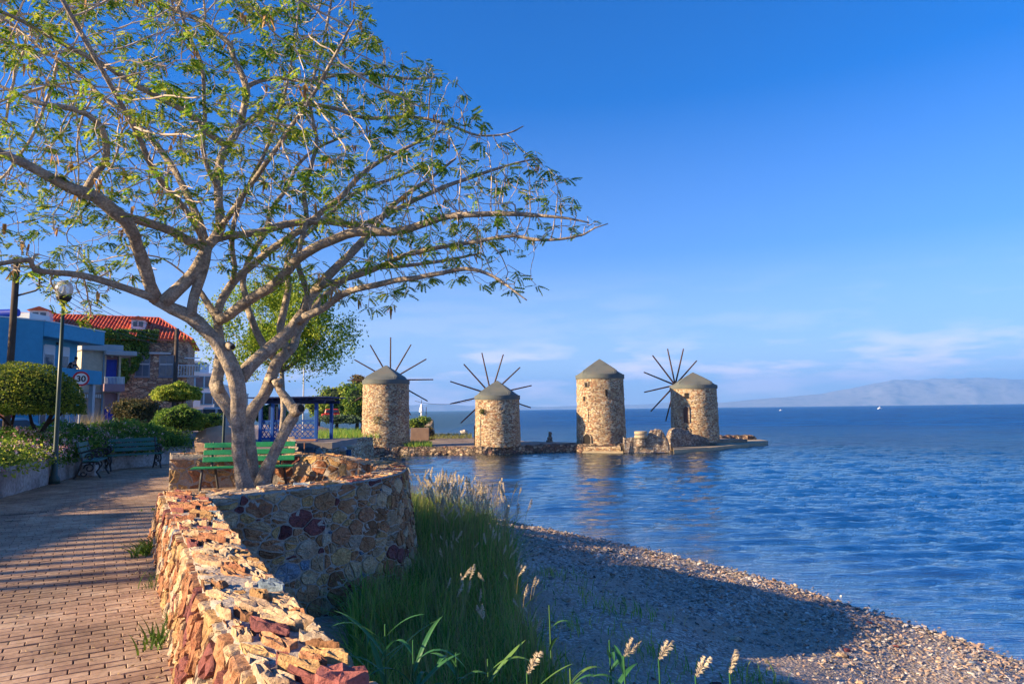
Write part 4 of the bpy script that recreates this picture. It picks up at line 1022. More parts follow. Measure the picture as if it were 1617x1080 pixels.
LIMBS = [
 # stems
 limb([(392, 800), (386, 765), (377, 715), (376, 658), (376, 618), (368, 585), (350, 552), (326, 522), (300, 500), (272, 487), (247, 473)], 12.4, 11.6, [17, 15, 14, 14.5, 16, 16, 15, 14, 14, 13, 12]),
 limb([(402, 800), (402, 765), (396, 715), (392, 665), (400, 645), (416, 625), (430, 592), (438, 570), (455, 556)], 12.7, 13.2, [14, 13, 12, 12, 13, 12, 12, 13, 10]),
 limb([(414, 800), (413, 765), (424, 735), (438, 705), (455, 672), (466, 650), (456, 634), (441, 615), (433, 600)], 12.6, 12.9, [15, 15, 13, 11.5, 11, 12, 9, 7.5, 6]),
 limb([(383, 720), (378, 690), (366, 655), (350, 628), (341, 607), (346, 580), (348, 548), (344, 506), (334, 488), (318, 465), (304, 446)], 12.7, 13.4, [8, 9, 11, 13, 14, 12, 10, 9, 8, 6, 5]),
 # left limbs
 limb([(247, 473), (237, 468), (200, 456), (150, 440), (110, 432), (85, 430), (56, 427), (47, 410), (20, 413), (-40, 418), (-110, 402)], 11.6, 10.2, [10, 7, 6, 5.5, 5, 5, 5, 4.5, 4, 3.5, 2]),
 limb([(247, 473), (236, 448), (226, 420), (219, 394), (212, 372), (200, 350), (178, 333), (150, 311), (111, 297), (69, 275), (28, 253), (-20, 235), (-110, 205), (-190, 190)], 11.6, 9.2, [11, 9.5, 9, 9, 10, 11, 11, 10, 9, 8, 7, 6, 4, 3]),
 limb([(259, 478), (289, 450), (305, 434), (320, 408), (327, 391)], 11.6, 12.0, [12, 10, 10, 9.5, 9]),
 limb([(302, 500), (307, 469), (316, 440), (325, 410), (327, 391)], 11.7, 12.0, [8, 8, 8, 8, 8]),
 limb([(327, 391), (300, 382), (270, 365), (233, 353), (206, 345), (185, 338)], 12.0, 10.6, [8, 7.5, 7, 7, 7, 7]),
 limb([(327, 391), (348, 361), (345, 321), (345, 287), (348, 253), (359, 232)], 12.0, 12.4, [8, 8, 7, 7.5, 7, 7]),
 limb([(359, 232), (331, 212), (304, 184), (259, 159), (207, 130), (159, 100), (100, 70), (48, 41), (0, 18), (-60, -10), (-140, -30)], 12.4, 9.8, [6, 5.5, 5, 4.8, 4.5, 4.2, 4, 3.5, 3, 2.5, 2]),
 limb([(359, 232), (378, 200), (388, 160), (389, 138), (380, 115), (368, 90), (362, 70), (322, 37), (274, 15), (225, -12), (160, -60)], 12.4, 12.8, [6, 5.5, 5.5, 5.5, 5, 4.6, 4.2, 4, 3.5, 3, 2]),
 limb([(389, 138), (410, 128), (444, 124), (482, 128), (530, 120), (590, 118), (650, 125), (690, 122)], 12.6, 14.2, [4, 3.5, 3.5, 3, 2.8, 2.4, 2, 1.4]),
 limb([(370, 212), (392, 192), (410, 178), (444, 168), (482, 164), (530, 172), (575, 186), (650, 185), (710, 198), (755, 214), (800, 212), (826, 200)], 12.4, 13.6, [4.5, 4, 3.8, 3.6, 3.4, 3.2, 3, 2.6, 2.2, 1.8, 1.4, .9]),
 limb([(327, 391), (316, 355), (302, 322), (274, 267), (244, 226), (200, 181), (155, 148), (122, 115), (67, 78), (20, 40), (-40, 0)], 12.1, 13.8, [6.5, 6, 6, 5.5, 5, 4.4, 4, 3.5, 3, 2.4, 2]),
 limb([(133, 303), (150, 275), (166, 255), (167, 225), (160, 200), (140, 182), (115, 172), (70, 165), (20, 145), (-40, 120)], 10.5, 9.6, [6, 6, 5.5, 5.5, 5, 5, 4.5, 4, 3, 2]),
 limb([(206, 361), (224, 398), (236, 440), (242, 470)], 11.0, 11.6, [6, 7, 8, 8]),
 limb([(345, 300), (330, 270), (320, 235), (323, 190), (322, 150), (318, 100), (300, 60), (285, 20), (270, -40)], 12.2, 11.0, [4.5, 4, 4, 3.6, 3.2, 3, 2.6, 2.2, 1.5]),
 # right limbs
 limb([(345, 505), (363, 496), (393, 473), (420, 458), (441, 442), (457, 424), (472, 407), (495, 392), (520, 381), (561, 367), (619, 366), (650, 360), (674, 352), (702, 343), (740, 339), (776, 338), (815, 338), (850, 341), (897, 345), (930, 352)], 12.9, 10.6, [8.5, 8.5, 8.5, 8, 8, 8, 8, 8, 7.5, 7.5, 7, 6.5, 6, 5.5, 5, 4.5, 4, 3, 2, 1.2]),
 limb([(327, 391), (341, 377), (362, 372), (400, 369), (434, 359), (465, 352), (520, 349), (554, 356), (582, 352), (619, 335), (650, 318), (700, 296), (745, 280), (800, 262), (850, 250)], 12.0, 14.2, [7, 6.5, 6.2, 6, 6, 6, 6, 5.5, 5, 4.5, 4, 3.5, 3, 2, 1.2]),
 limb([(344, 500), (348, 480), (366, 448), (393, 424), (434, 390), (482, 359), (505, 338), (540, 310), (566, 280), (600, 255), (640, 235), (700, 205)], 13.1, 14.4, [6.5, 6.5, 6.5, 6, 5.8, 5.5, 5, 4.5, 4, 3.4, 2.8, 1.6]),
 limb([(380, 598), (392, 580), (407, 566), (430, 547), (459, 521), (470, 506), (481, 490), (487, 472), (499, 458), (520, 434), (554, 400), (578, 375), (600, 348), (625, 320), (655, 298), (684, 278), (720, 250)], 12.2, 13.8, [11, 11, 10.5, 10.5, 10, 9.5, 9, 8.5, 8, 7.5, 7, 6, 5, 4, 3.4, 2.8, 1.5]),
 limb([(472, 508), (482, 500), (513, 486), (540, 465), (565, 456), (588, 452), (619, 444), (660, 438), (702, 430), (735, 425), (758, 428), (780, 437), (795, 446), (815, 462), (832, 474)], 12.4, 10.6, [7, 6.5, 6, 5.6, 5.2, 5, 4.6, 4.2, 3.8, 3.4, 3, 2.5, 2, 1.5, 1]),
 limb([(499, 456), (525, 446), (554, 438), (590, 426), (633, 406), (670, 396), (702, 389), (740, 384), (770, 378), (810, 372), (840, 378), (869, 379), (900, 376), (922, 370), (940, 360), (960, 354)], 12.9, 11.2, [5.5, 5, 4.6, 4.4, 4, 3.8, 3.6, 3.4, 3, 2.8, 2.6, 2.3, 2, 1.6, 1.2, .8]),
 limb([(481, 490), (486, 470), (478, 440), (470, 415), (476, 380), (484, 340), (480, 300), (492, 262), (500, 220), (490, 170), (496, 120), (510, 70), (520, 20), (530, -40)], 12.5, 13.2, [5.5, 5, 4.6, 4.4, 4.2, 4, 3.6, 3.4, 3, 2.8, 2.5, 2.2, 2, 1.2]),
 limb([(430, 562), (422, 555), (407, 528), (396, 500), (388, 470), (384, 440), (398, 400), (420, 365), (430, 330), (455, 295), (470, 262), (500, 235), (545, 215)], 13.2, 15.2, [7, 6.5, 6, 5.5, 5, 4.8, 4.4, 4, 3.6, 3.2, 2.8, 2.4, 1.6]),
 limb([(455, 556), (448, 540), (443, 518), (451, 480), (456, 450), (452, 425), (462, 390), (490, 365), (530, 330), (570, 300), (620, 282), (670, 262)], 13.2, 15.6, [7, 6.5, 6, 5.5, 5, 4.6, 4.2, 3.8, 3.4, 3, 2.4, 1.6]),
 limb([(455, 556), (464, 545), (472, 520), (490, 495), (510, 470), (540, 445), (580, 425), (640, 420), (700, 412), (760, 400)], 13.2, 15.4, [8, 7, 6, 5.5, 5, 4.4, 3.8, 3.2, 2.6, 1.6]),
 limb([(366, 448), (371, 420), (366, 390), (370, 350), (384, 310), (405, 268), (425, 225), (440, 180), (452, 140), (462, 90), (470, 30)], 12.9, 11.4, [4, 4, 3.8, 3.6, 3.4, 3.2, 3, 2.6, 2.4, 2, 1.4]),
 # overhead limbs reaching out towards the path and the camera
 limb([(326, 391), (300, 340), (250, 280), (210, 200), (150, 90), (60, -60), (-60, -220)], 12.0, 8.0, [5, 5, 4.8, 4.4, 4, 3.4, 2]),
 limb([(348, 361), (390, 300), (440, 230), (500, 140), (560, 30)], 12.0, 10.0, [4.6, 4.2, 3.8, 3, 1.6]),
]
nodes = []; par_ = []; rad_ = []; is_limb = []
for li, L in enumerate(LIMBS):
    base = -1
    if li > 3 and nodes:
        d = [(nodes[k] - Vector(L[0][:3])).length for k in range(len(nodes))]; base = int(np.argmin(d))
    for i, q in enumerate(L):
        nodes.append(Vector(q[:3])); par_.append(base if i == 0 else len(nodes) - 2); rad_.append(float(q[3])); is_limb.append(True)
n_limb = len(nodes)
wood = MB()
def wobble_tube(mb, L, n, amp):
    k0 = len(mb.v); mb.tube([q[:3] for q in L], [q[3] for q in L], n)
    for k in range(k0, len(mb.v)):
        p = Vector(mb.v[k]); d = mnoise.noise_vector(p * 2.6) * amp + mnoise.noise_vector(p * 9) * amp * .35; mb.v[k] = tuple(p + d)
for i, L in enumerate(LIMBS[:4]):
    b = MB(); L2 = L.copy()
    L2[:, 3] *= [1 + .10 * nz3(*q[:3], 3.2) for q in L2]
    L2[:, 3] *= .76
    L2[:3, 3] *= np.array([1.45, 1.25, 1.1]) if i < 3 else 1
    wobble_tube(b, L2, 20, .022); b.build('trunk', M_BARK, TB, True, True)
# sawn knobs
def knob(px, py, d, dx, dy, r, L_=.16):
    p = DP(px, py, d); q = DP(px + dx, py + dy, d - .05); v = (q - p) / np.linalg.norm(q - p); b = MB()
    b.tube([tuple(p), tuple(p + v * L_ * .7), tuple(p + v * L_)], [r * 1.15, r, r * .86], 12, cap=False); o = b.build('knob', M_BARK, TB, True, True)
    c = MB(); c.tube([tuple(p + v * (L_ - .03)), tuple(p + v * (L_ + .004))], [r * .8, r * .8], 10); c.build('sawn_end', mat('sawn_wood', [(.025, .018, .015), (.06, .045, .035)], 8, .9), o).matrix_basis = Matrix.Identity(4)
    sw = bpy.data.objects[-1] if False else None
    return o
for a in ((466, 648, 12.7, 16, -6, .10, .17), (360, 545, 11.9, 14, 6, .06, .15), (424, 598, 13.0, 12, 8, .055, .12), (348, 612, 12.9, -16, 2, .12, .10), (138, 305, 10.6, -18, 10, .05, .16), (440, 606, 12.8, 6, -14, .07, .1)):
    px, py, d, dx, dy, r, L_ = a
    p = DP(px, py, d); q = DP(px + dx, py + dy, d - .15); v = (q - p) / np.linalg.norm(q - p)
    b = MB(); b.tube([tuple(p), tuple(p + v * L_ * .7), tuple(p + v * L_)], [r * 1.25, r * 1.08, r * .9], 12); o = b.build('knob', M_BARK, TB, True, True)
    if a[0] not in (348, 440):
        c = MB(); c.tube([tuple(p + v * (L_ - .01)), tuple(p + v * (L_ + .008))], [r * .78, r * .70], 10); c.build('sawn_end', mat('sawn_wood', [(.02, .015, .013), (.05, .038, .03)], 8, .9), TB, False, True)
b = MB()
for L in LIMBS[4:]: wobble_tube(b, L, 9, .012)
for o_n in ('limbs',):
    b.build(o_n, M_BARK, TB, True, True)
# growth of the fine branches towards points of the crown volume
CR = [(-330, 300), (-260, 400), (-120, 440), (0, 425), (60, 450), (120, 520), (160, 505), (190, 440), (240, 425), (290, 425), (340, 420), (400, 440), (450, 455), (520, 470), (560, 492), (625, 495), (660, 452), (710, 440), (760, 452), (800, 470), (850, 470), (846, 420), (870, 384), (930, 372), (962, 352), (925, 325), (908, 295), (875, 250), (835, 232), (800, 222), (770, 200), (745, 150), (722, 100), (690, 88), (650, 82), (612, 72), (590, 40), (572, 5), (560, -50), (470, -190), (250, -300), (0, -330), (-250, -230), (-360, 0)]
CRc = np.array([250, 120.0])
att = []
gr = random.Random(5)
while len(att) < 14500:
    x, y = gr.uniform(-370, 970), gr.uniform(-340, 525)
    if not inpoly(x, y, CR): continue
    # distance to the outline decides how deep the crown is there
    dm = min(math.hypot(x - a[0], y - a[1]) for a in CR)
    half = min(3.6, .5 + dm / 42)
    if y > 300: half = min(half, 1.6 + (430 - y) / 90 if y < 430 else 1.0)
    d = 12.4 + gr.uniform(-half, half) * 1.0
    # slightly airy: gaps in the crown
    p = DP(x, y, d)
    if mnoise.noise(Vector(p * .75)) < -.22: continue
    att.append(Vector(p))
vel = [Vector((0, 0, 0))] * len(nodes)
att_alive = list(range(len(att)))
STEP, KILL, INF = .15, .22, 1.2
near = [None] * len(att); nd = [1e9] * len(att)
kd = KDTree(len(nodes))
for i, p in enumerate(nodes):
    kd.insert(p, i)
kd.balance()
for a in att_alive:
    co, i, d = kd.find(att[a]); near[a] = i; nd[a] = d
def usable(i): return i >= 60
for it in range(70):
    dirs = {}
    lim = INF if it < 25 else 2.6
    for a in att_alive:
        if nd[a] < lim: dirs.setdefault(near[a], []).append(a)
    if not dirs: break
    new = []
    for i, al in dirs.items():
        v = Vector((0, 0, 0))
        for a in al: v += (att[a] - nodes[i]).normalized()
        v += Vector((gr.uniform(-.6, .6), gr.uniform(-.6, .6), gr.uniform(-.5, .5)))
        if v.length < 1e-4: continue
        v.normalize(); p = nodes[i] + v * STEP * gr.uniform(.75, 1.2)
        nodes.append(p); par_.append(i); rad_.append(0); is_limb.append(False); new.append(len(nodes) - 1)
    if not new: break
    k2 = KDTree(len(new))
    for j, i in enumerate(new): k2.insert(nodes[i], i)
    k2.balance(); keep = []
    for a in att_alive:
        co, i, d = k2.find(att[a])
        if d < nd[a]: nd[a] = d; near[a] = i
        if nd[a] > KILL: keep.append(a)
    att_alive = keep
print('tree nodes', len(nodes), 'left', len(att_alive))
N_ = len(nodes); kids = [[] for _ in range(N_)]
for i in range(n_limb, N_): kids[par_[i]].append(i)
area = np.zeros(N_)
for i in range(N_ - 1, n_limb - 1, -1):
    if not kids[i]: area[i] = .0056 ** 2.2
    area[par_[i]] += area[i] if par_[i] >= n_limb else 0
for i in range(n_limb, N_): rad_[i] = min(.05, area[i] ** (1 / 2.2))
# chains
tw = MB(); starts = [(par_[i], i) for i in range(n_limb, N_) if par_[i] < n_limb]
while starts:
    p0, i = starts.pop(); ch = [nodes[p0], nodes[i]]; rr_ = [rad_[i] * 1.05, rad_[i]]; cur = i
    while kids[cur]:
        ks = sorted(kids[cur], key=lambda k: -rad_[k])
        for k in ks[1:]: starts.append((cur, k))
        cur = ks[0]; ch.append(nodes[cur]); rr_.append(rad_[cur])
    tw.tube(ch, rr_, 4 if rr_[0] < .012 else 6, cap=False)
    for_end = cur
o = tw.build('branches', M_TWIG, TB, False, True)
# leaves at the twig ends: feathery, a few leaflet pairs each, drooping
def pinnate(pairs, L, ll, lw):
    V = []; Fq = []
    for k in range(pairs):
        x = L * (.25 + .75 * k / (pairs - 1)); z = -.22 * L * (k / pairs) ** 2
        for s_ in (-1, 1):
            b0 = len(V); y = s_ * ll
            V += [(x, s_ * .002, z), (x + lw * .5 - .2 * lw, y * .5, z - ll * .10), (x + lw * .25, y, z - ll * .30), (x + lw * 1.1, y * .5, z - ll * .14)]
            Fq.append((b0, b0 + 1, b0 + 2, b0 + 3) if s_ > 0 else (b0 + 3, b0 + 2, b0 + 1, b0))
    return V, Fq
PV, PF = pinnate(5, .17, .056, .052)
lp = []; ld = []; pods = []
for i in range(n_limb, N_):
    r = rad_[i]
    if r < .0095:
        p = nodes[i]; f_ = np.array([p.x, p.y, p.z - H]); zc_ = f_ @ FW
        px_ = 808.5 + F * (f_ @ RT) / zc_; py_ = 540 - F * (f_ @ UP) / zc_
        dens = .95 if not kids[i] else .30
        c = mnoise.noise(Vector(p * .9) + Vector((3, 3, 3)))
        dens *= .55 + .75 * (c > -.05)
        dens *= float(np.interp(px_, [600, 760, 860, 960], [1, .8, .5, .12]))
        if px_ < 420 and py_ > 200: dens *= .85
        d = (nodes[i] - nodes[par_[i]]).normalized()
        tuft_ = 6 if (not kids[i] and gr.random() < .62) else (1 if gr.random() < .35 else 0)
        for _ in range(tuft_):
            if gr.random() < dens * (1.0 if kids[i] else 1.15):
                v = Vector((d.x * .5 + gr.uniform(-1, 1), d.y * .5 + gr.uniform(-1, 1), gr.uniform(-.55, .12))).normalized()
                lp.append(tuple(p)); ld.append(v)
        if gr.random() < .022: pods.append(p)
ld = np.array([tuple(v) for v in ld]); n_ = len(lp)
upv = np.array([0, 0, 1.0]) + rng.normal(size=(n_, 3)) * .35
yv = np.cross(upv, ld); yv /= np.linalg.norm(yv, axis=1)[:, None]; zv = np.cross(ld, yv)
Rl = np.stack([ld, yv, zv], -1)
o = scatter('leaves', PV, PF, np.array(lp), Rl, rng.uniform(.7, 1.3, n_), M_LEAF, TB, True); o['kind'] = 'stuff'
print('leaves', n_)
PODV = [(-.014, 0, 0), (.014, 0, 0), (.019, .003, -.07), (.008, 0, -.17), (-.008, 0, -.17), (-.019, -.003, -.07)]
pv_ = []; pr_ = []
for p in pods:
    for k in range(gr.randint(2, 5)): pv_.append((p.x + gr.uniform(-.06, .06), p.y + gr.uniform(-.06, .06), p.z - gr.uniform(0, .05)))
n_ = len(pv_); an = rng.uniform(0, 6.28, n_); ti = rng.normal(size=n_) * .3
Rp = np.zeros((n_, 3, 3)); ca, sa, ct, st_ = np.cos(an), np.sin(an), np.cos(ti), np.sin(ti)
Rp[:, 0, 0] = ca; Rp[:, 1, 0] = sa; Rp[:, 0, 1] = -sa * ct; Rp[:, 1, 1] = ca * ct; Rp[:, 2, 1] = st_; Rp[:, 0, 2] = sa * st_; Rp[:, 1, 2] = -ca * st_; Rp[:, 2, 2] = ct
o = scatter('seed_pods', PODV, [(0, 1, 2, 5), (5, 2, 3, 4)], np.array(pv_), Rp, rng.uniform(.7, 1.3, n_), M_POD, TB, True); o['kind'] = 'stuff'
# ================================================================= BEACH STONES, GRASS, REEDS
def zrot(n, t):
    a = rng.uniform(0, 6.28, n); R = np.zeros((n, 3, 3)); R[:, 0, 0] = np.cos(a); R[:, 0, 1] = -np.sin(a); R[:, 1, 0] = np.sin(a); R[:, 1, 1] = np.cos(a); R[:, 2, 2] = 1
    b, c = rng.normal(size=n) * t, rng.normal(size=n) * t; R[:, 2, 0] = b; R[:, 2, 1] = c; return R
M_PEB = mat('pebbles', [(.20, .17, .15), (.46, .41, .35), (.30, .27, .26), (.66, .60, .52), (.38, .26, .19)], .8, .6, rnd='island', amt=1.5)
bm = bmesh.new(); bmesh.ops.create_icosphere(bm, subdivisions=1, radius=.5); PBV = np.array([v.co[:] for v in bm.verts]) * np.array([1, .8, .5]); PBF = np.array([[v.index for v in f.verts] for f in bm.faces]); bm.free()
rp_ = np.random.default_rng(11)
def beach_pts(n, ymin, ymax):
    y = rp_.uniform(ymin, ymax, n); x = rp_.uniform(-4.5, 14, n); d = sdist(x, y, SHORE)
    return x, y, d
xs_, ys_, ds_ = beach_pts(300000, 6.5, 34)
dist = np.hypot(xs_, ys_)
band = np.exp(-((ds_ - 3.6) / 2.4) ** 2) * .75 + np.exp(-((ds_ - .3) / .8) ** 2) * .8 + .10
patch = np.array([mnoise.noise(Vector((a * .5, b * .5, 2))) for a, b in zip(xs_[:200], ys_[:200])])
keep = (ds_ > -2.6) & (ds_ < 10) & (rp_.random(len(xs_)) < band * np.clip(14 / dist, .3, 1) ** 1.2 * .75) & (sdist(xs_, ys_, EDGE) < -.45)
fx, fy = 808.5 + F * xs_ / ys_, None
keep &= (fx > 560) & (fx < 1750)
xs_, ys_, ds_ = xs_[keep], ys_[keep], ds_[keep]
size = (.015 + .07 * rp_.random(len(xs_)) ** 5.0) * np.clip(np.hypot(xs_, ys_) / 12, .9, 1.7)
n_ = len(xs_); zz = land_h(xs_, ys_) + size * .12
print('pebbles', n_)
o = scatter('pebbles', PBV, PBF, np.stack([xs_, ys_, zz], -1), zrot(n_, .35), np.stack([size * rp_.uniform(1, 1.6, n_), size * rp_.uniform(.8, 1.2, n_), size * rp_.uniform(.6, 1.1, n_)], -1), M_PEB)
tag(o, kind='stuff')
o = None
for k in range(34):                                # larger stones one can tell apart on the sand
    while True:
        x, y = random.uniform(-.5, 9), random.uniform(7.5, 17)
        d = float(sdist(np.array([x]), np.array([y]), SHORE)[0])
        if 1.5 < d < 9 and float(sdist(np.array([x]), np.array([y]), EDGE)[0]) < -1.5 and inview(x, y): break
    r_ = random.uniform(.035, .075); mk = random.choice([MATS['stone_cream'], MATS['stone_maroon'], MATS['stone_blue_grey'], MATS['stone_tan'], MATS['stone_cream']])
    rk = rock('beach_stone', (x, y, float(land_h(x, y)) + r_ * .3), (r_ * 1.4, r_, r_ * .6), mk, None, k * 1.3, 2)
    kind_ = {'stone_cream': 'pale', 'stone_maroon': 'dark red', 'stone_blue_grey': 'blue-grey', 'stone_tan': 'tan'}[mk.name]
    tag(rk, kind_ + ' loose stone bigger than the shingle around it on the shaded beach', 'stone', kind_ + ' loose stones on the beach')

def blades(name, base, hgt, wid, lean, m, segs=4, parent=None, ldir=None, curl=1.0):
    """tapering bent grass blades joined in one mesh"""
    n = len(base); a = 3.1 + 5.5 * np.array([mnoise.noise(Vector((p[0] * 1.9, p[1] * 1.9, 1))) for p in base]) + rng.normal(size=n) * 1.1; d = np.stack([np.cos(a), np.sin(a), np.zeros(n)], -1)
    if ldir is not None: d = d + np.array(ldir); 
    s_ = np.stack([-d[:, 1], d[:, 0], np.zeros(n)], -1); s_ /= np.linalg.norm(s_, axis=1)[:, None] + 1e-9
    V = []
    for k in range(segs + 1):
        t_ = k / segs; c = base + np.array([0, 0, 1.0]) * (hgt * (t_ - .28 * curl * lean * t_ ** 2.5))[:, None] + d * (hgt * lean * t_ ** 1.8)[:, None]
        w = (wid * (1 - t_) ** .8 * (1 if k else .7))[:, None]
        if k < segs: V += [c - s_ * w, c + s_ * w]
        else: V += [c]
    V = np.stack(V, 1); m_ = V.shape[1]; b0 = (np.arange(n) * m_)[:, None]
    Fq = [b0 + np.array([2 * k, 2 * k + 1, 2 * k + 3, 2 * k + 2]) for k in range(segs - 1)]
    Ft = b0 + np.array([2 * segs - 2, 2 * segs - 1, 2 * segs])
    return npmesh(name, V.reshape(-1, 3), [np.concatenate(Fq), Ft], m, parent)
M_GR = mat('green_grass', [(.09, .24, .035), (.20, .40, .055), (.46, .50, .10)], 1.2, .6, rnd='island', amt=.6, transl=.5)
M_DRY = mat('dry_stalks', [(.28, .21, .08), (.48, .38, .18), (.36, .32, .12)], 2, .8, rnd='island', amt=.5, transl=.3)
M_PLUME = mat('reed_plume', [(.48, .38, .26), (.74, .64, .47)], 3, .9, rnd='island', amt=.5, transl=.4)
M_CANE = mat('cane_leaf', [(.02, .10, .04), (.05, .18, .06), (.20, .30, .04)], 1.0, .42, rnd='island', amt=.5, spec=.5, transl=.3)
# strip between the bastion and the beach
strip = Line(catmull([(.85, 2.5), (.45, 4.2), (.1, 6.0), (-.5, 8.0), (-.85, 10.0), (-.95, 12), (-1.15, 14.5), (-1.6, 17.5), (-2.6, 21)], .4))
def strip_pts(n, w0, w1, y0=None, dens=None):
    out = []
    while len(out) < n:
        u = random.uniform(0, strip.L); p = strip.at(u); q = strip.nrm(u); o_ = random.uniform(w0, w1) if not callable(w1) else random.uniform(w0, w1(p[1]))
        x, y = p[0] + q[0] * o_, p[1] + q[1] * o_
        if y0 and not (y0[0] < y < y0[1]): continue
        if dens and random.random() > dens(x, y): continue
        out.append((x, y, float(0)))
    A_ = np.array(out); A_[:, 2] = land_h(A_[:, 0], A_[:, 1]) - .03; return A_
wr_ = lambda y: float(np.interp(y, [3, 6, 8.5, 11, 14.5, 18, 21], [1.0, 1.0, .95, .95, 1.05, 1.0, .3]))
lump = lambda x, y: .45 + .55 * (mnoise.noise(Vector((x * 1.3, y * 1.3, 0))) > -.15)
b0 = strip_pts(15000, -1.35, wr_, None, lump)
hh = np.interp(b0[:, 1], [3, 6, 9, 12, 15, 18, 21], [.32, .42, .68, .9, 1.30, 1.35, 1.0]) * rng.uniform(.55, 1.15, len(b0))
o = blades('grass', b0, hh, rng.uniform(.006, .018, len(b0)), rng.uniform(.1, 1.2, len(b0)), M_GR); tag(o, kind='stuff')
b1 = strip_pts(8500, -1.2, wr_, None, lump)
hh = np.interp(b1[:, 1], [3, 6, 9, 12, 15, 18, 21], [.3, .48, .8, 1.05, 1.45, 1.5, 1.1]) * rng.uniform(.6, 1.1, len(b1))
o = blades('dry_grass', b1, hh, rng.uniform(.003, .006, len(b1)), rng.uniform(.05, .35, len(b1)), M_DRY); tag(o, kind='stuff')
b2 = strip_pts(2600, -.6, lambda y: wr_(y) + .5, None, lump)
o = blades('dead_grass', b2, rng.uniform(.1, .3, len(b2)), rng.uniform(.003, .006, len(b2)), rng.uniform(.5, 1.4, len(b2)), M_DRY, 3); tag(o, kind='stuff')
# sparse weeds out on the shingle
wp = []
for cx, cy, s_ in ((1.3, 13.0, .5), (1.9, 12.0, .35), (1.0, 15.0, .5), (1.9, 9.6, .3), (3.0, 9.2, .25), (.9, 10.6, .45), (1.5, 8.6, .4)):
    for _ in range(90): wp.append((random.gauss(cx, s_), random.gauss(cy, s_), 0))
wp = np.array(wp); wp[:, 2] = land_h(wp[:, 0], wp[:, 1])
o = blades('beach_weeds', wp, rng.uniform(.1, .32, len(wp)), rng.uniform(.005, .011, len(wp)), rng.uniform(.3, 1.0, len(wp)), M_GR, 3); tag(o, kind='stuff')
def plume_tpl():
    V = []; Fq = []; r_ = random.Random(4)
    for k in range(60):
        t_ = k / 60; a = r_.uniform(0, 6.28); L = .042 * math.sin(math.pi * min(1, t_ * .9 + .12)) + .010; z = t_ * .34; w = .005
        dx, dy = math.cos(a) * L, math.sin(a) * L; dr = .25
        b = len(V); V += [(-w * math.sin(a), w * math.cos(a), z), (w * math.sin(a), -w * math.cos(a), z), (dx + .05 * t_, dy, z + L * .9), (dx * .5 + w, dy * .5, z + L * .8)]; Fq.append((b, b + 1, b + 2, b + 3))
    return V, Fq
QV, QF = plume_tpl()
def plumes(name, base, hgt, m_s, scale, parent=None):
    """feathery heads on thin stalks"""
    n = len(base); a = rng.uniform(0, 6.28, n); l_ = rng.uniform(.05, .35, n)
    tip = base + np.stack([np.cos(a) * l_ * hgt * .6, np.sin(a) * l_ * hgt * .6, hgt], -1)
    mb = MB()
    for p, q, h in zip(base, tip, hgt):
        m_ = (p + q) / 2 - np.array([(q - p)[0] * .25, (q - p)[1] * .25, 0]); mb.tube([tuple(p), tuple(m_), tuple(q)], [.004, .0035, .003], 3, False)
    o1 = mb.build(name + '_stalks', M_DRY, parent)
    tilt = rng.uniform(.1, .7, n); az_ = a
    R = np.zeros((n, 3, 3)); ca, sa, ct, st2 = np.cos(az_), np.sin(az_), np.cos(tilt), np.sin(tilt)
    R[:, 0, 0] = ca * ct; R[:, 1, 0] = sa * ct; R[:, 2, 0] = -st2; R[:, 0, 1] = -sa; R[:, 1, 1] = ca; R[:, 0, 2] = ca * st2; R[:, 1, 2] = sa * st2; R[:, 2, 2] = ct
    return o1, scatter(name, QV, QF, tip - np.array([0, 0, .02]), R, rng.uniform(.6, 1.2, n) * scale, m_s, parent)
pb = strip_pts(240, -.5, wr_, (12.0, 21))
oo = plumes('reed_plumes', pb, rng.uniform(1.15, 1.65, len(pb)), M_PLUME, .7)
for o in oo: tag(o, kind='stuff')
pb = strip_pts(42, -.3, lambda y: .9, (6.5, 12.5))
oo = plumes('seed_heads', pb, rng.uniform(.75, 1.1, len(pb)), M_PLUME, .5)
for o in oo: tag(o, kind='stuff')
